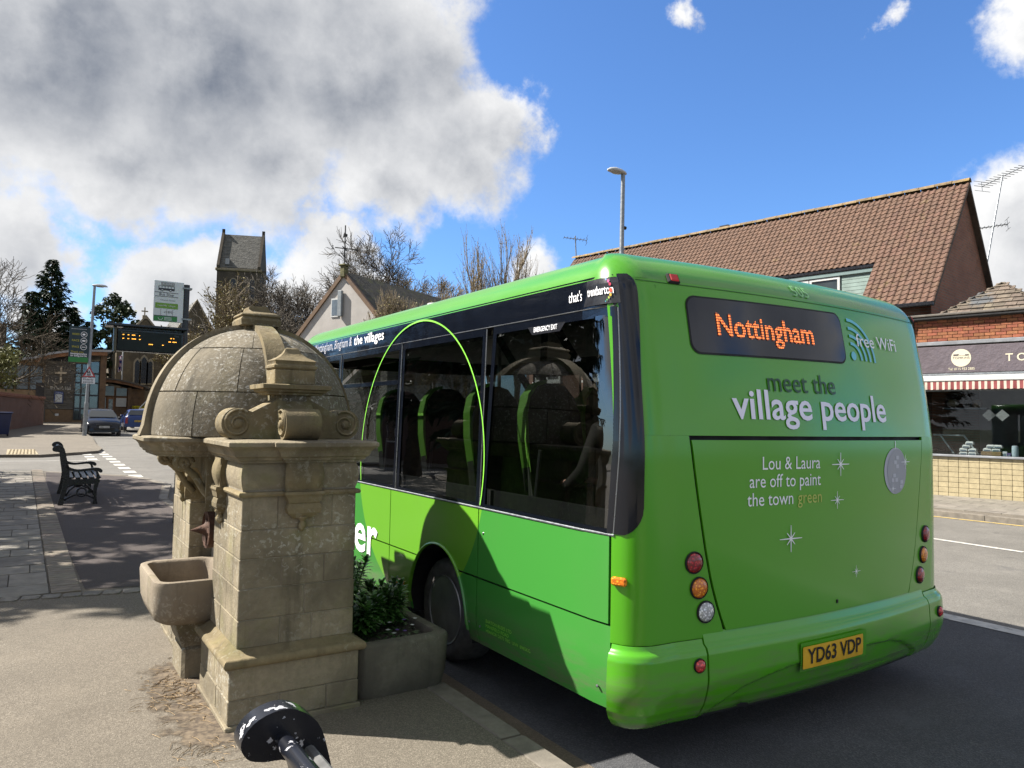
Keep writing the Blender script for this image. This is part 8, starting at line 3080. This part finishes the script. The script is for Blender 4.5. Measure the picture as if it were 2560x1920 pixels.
# ------------------------------------------------------------------ passenger at the rear window
def passenger():
    V = [(3.10, 3.52, 1.15), (3.10, 3.50, 1.35), (3.10, 3.50, 1.58), (3.10, 3.52, 1.72), (3.10, 3.55, 1.80), (3.10, 3.58, 1.88), (3.10, 3.60, 1.98), (3.10, 3.595, 2.06),   # 0-7 trunk, neck, head
         (2.92, 3.50, 1.70), (2.84, 3.56, 1.45), (2.90, 3.80, 1.34), (2.98, 3.88, 1.36),          # 8-11 near arm and hand
         (3.28, 3.50, 1.70), (3.36, 3.56, 1.45), (3.28, 3.82, 1.34), (3.22, 3.90, 1.36),          # 12-15 far arm and hand
         (3.02, 3.60, 1.12), (3.00, 3.98, 1.12), (3.00, 4.02, .64), (3.00, 4.14, .57),            # 16-19 near leg
         (3.20, 3.60, 1.12), (3.22, 3.98, 1.12), (3.22, 4.02, .64), (3.22, 4.14, .57)]            # 20-23 far leg
    R = [.15, .14, .16, .13, .055, .06, .085, .075, .07, .05, .036, .034, .07, .05, .036, .034, .085, .065, .045, .035, .085, .065, .045, .035]
    E = [(0, 1), (1, 2), (2, 3), (3, 4), (4, 5), (5, 6), (6, 7), (3, 8), (8, 9), (9, 10), (10, 11), (3, 12), (12, 13), (13, 14), (14, 15), (0, 16), (16, 17), (17, 18), (18, 19), (0, 20), (20, 21), (21, 22), (22, 23)]
    for (h, sg) in ((11, 1), (15, -1)):
        hx, hy, hz = V[h]
        for k in range(4):
            i = len(V)
            V.append((hx + sg * (.0 - .018 * (k - 1.5)), hy + .045, hz + .004))
            V.append((hx + sg * (.01 - .020 * (k - 1.5)), hy + .075 - .006 * abs(k - 1.5), hz - .018))
            R += [.009, .007]
            E += [(h, i), (i, i + 1)]
        i = len(V)
        V.append((hx + sg * .035, hy + .015, hz + .012))
        V.append((hx + sg * .045, hy + .045, hz + .004))
        R += [.010, .008]
        E += [(h, i), (i, i + 1)]
    me = bpy.data.meshes.new('person')
    me.from_pydata(V, E, [])
    o = bpy.data.objects.new('person', me)
    COL.objects.link(o)
    bm = bmesh.new()
    bm.from_mesh(me)
    lay = bm.verts.layers.skin.verify()
    for v, r in zip(bm.verts, R):
        v[lay].radius = (r, r)
        v[lay].use_root = v.index == 0
    bm.to_mesh(me)
    bm.free()
    sk_ = o.modifiers.new('skin', 'SKIN')
    sk_.use_smooth_shade = True
    ss = o.modifiers.new('subdivide', 'SUBSURF')
    ss.levels = ss.render_levels = 2
    m, t, b = new_mat('coat_and_skin')
    geo = nd(t, 'ShaderNodeNewGeometry')
    sp = nd(t, 'ShaderNodeSeparateXYZ')
    t.links.new(geo.outputs['Position'], sp.inputs[0])
    f = maprange(t, sp.outputs[2], 1.795, 1.80)
    f2 = math_n(t, 'MULTIPLY', maprange(t, sp.outputs[1], 3.845, 3.85), maprange(t, sp.outputs[2], 1.29, 1.30))
    t.links.new(mixc(t, math_n(t, 'MAXIMUM', f, f2), (0.03, 0.024, 0.022), (0.36, 0.20, 0.14)), b.inputs['Base Color'])
    b.inputs['Roughness'].default_value = 0.8
    me.materials.append(m)
    tag(o, 'seated passenger with dark hair behind the rearmost side window', 'person')
    HAIR = pmat('dark_brown_hair', (0.03, 0.018, 0.012), 0.6, var=0.3, vscale=60, stretch=(1, 1, .2))
    mb = MB()
    C = Vector((3.10, 3.585, 2.02))
    mb.grid(lambda a, t_: C + Vector((.098 * cos(a) * sin(t_), .108 * sin(a) * sin(t_) - .012 * (1 - cos(t_)), .115 * cos(t_))) if not (0.9 < a < 2.24 and t_ > 1.1) else C + Vector((.098 * cos(a) * sin(1.1), .108 * sin(a) * sin(1.1), .115 * cos(1.1))), [2 * pi * k / 24 for k in range(25)], [2.15 * k / 12 for k in range(13)])
    mb.build('hair', HAIR, o, 60)
    SKN = pmat('skin', (0.42, 0.24, 0.17), 0.6, var=.05)
    for sg in (-1, 1):
        MB().lathe([(0, -.008), (.018, -.004), (.024, .004), (.012, .006), (0, 0)], 10, mat=Matrix.Translation((3.10 + sg * .098, 3.585, 1.985)) @ Matrix.Rotation(pi / 2, 4, 'Y') @ Matrix.Diagonal((1.4, 1, 1, 1))).build('ear', SKN, o, 60)
        MB().lathe([(0, -.008), (.010, 0), (0, .008)], 8, mat=Matrix.Translation((3.10 + sg * .032, 3.672, 2.0))).build('eye', MT['dark'], o, 60)
    MB().add([(3.10, 3.672, 2.005), (3.085, 3.675, 1.968), (3.115, 3.675, 1.968), (3.10, 3.705, 1.970)], [(0, 1, 3), (0, 3, 2), (1, 2, 3), (0, 2, 1)]).build('nose', SKN, o)
    MB().box(3.078, 3.122, 3.672, 3.682, 1.938, 1.946, .002).build('mouth', pmat('lips', (0.30, 0.10, 0.08), .5, var=0), o)


passenger()
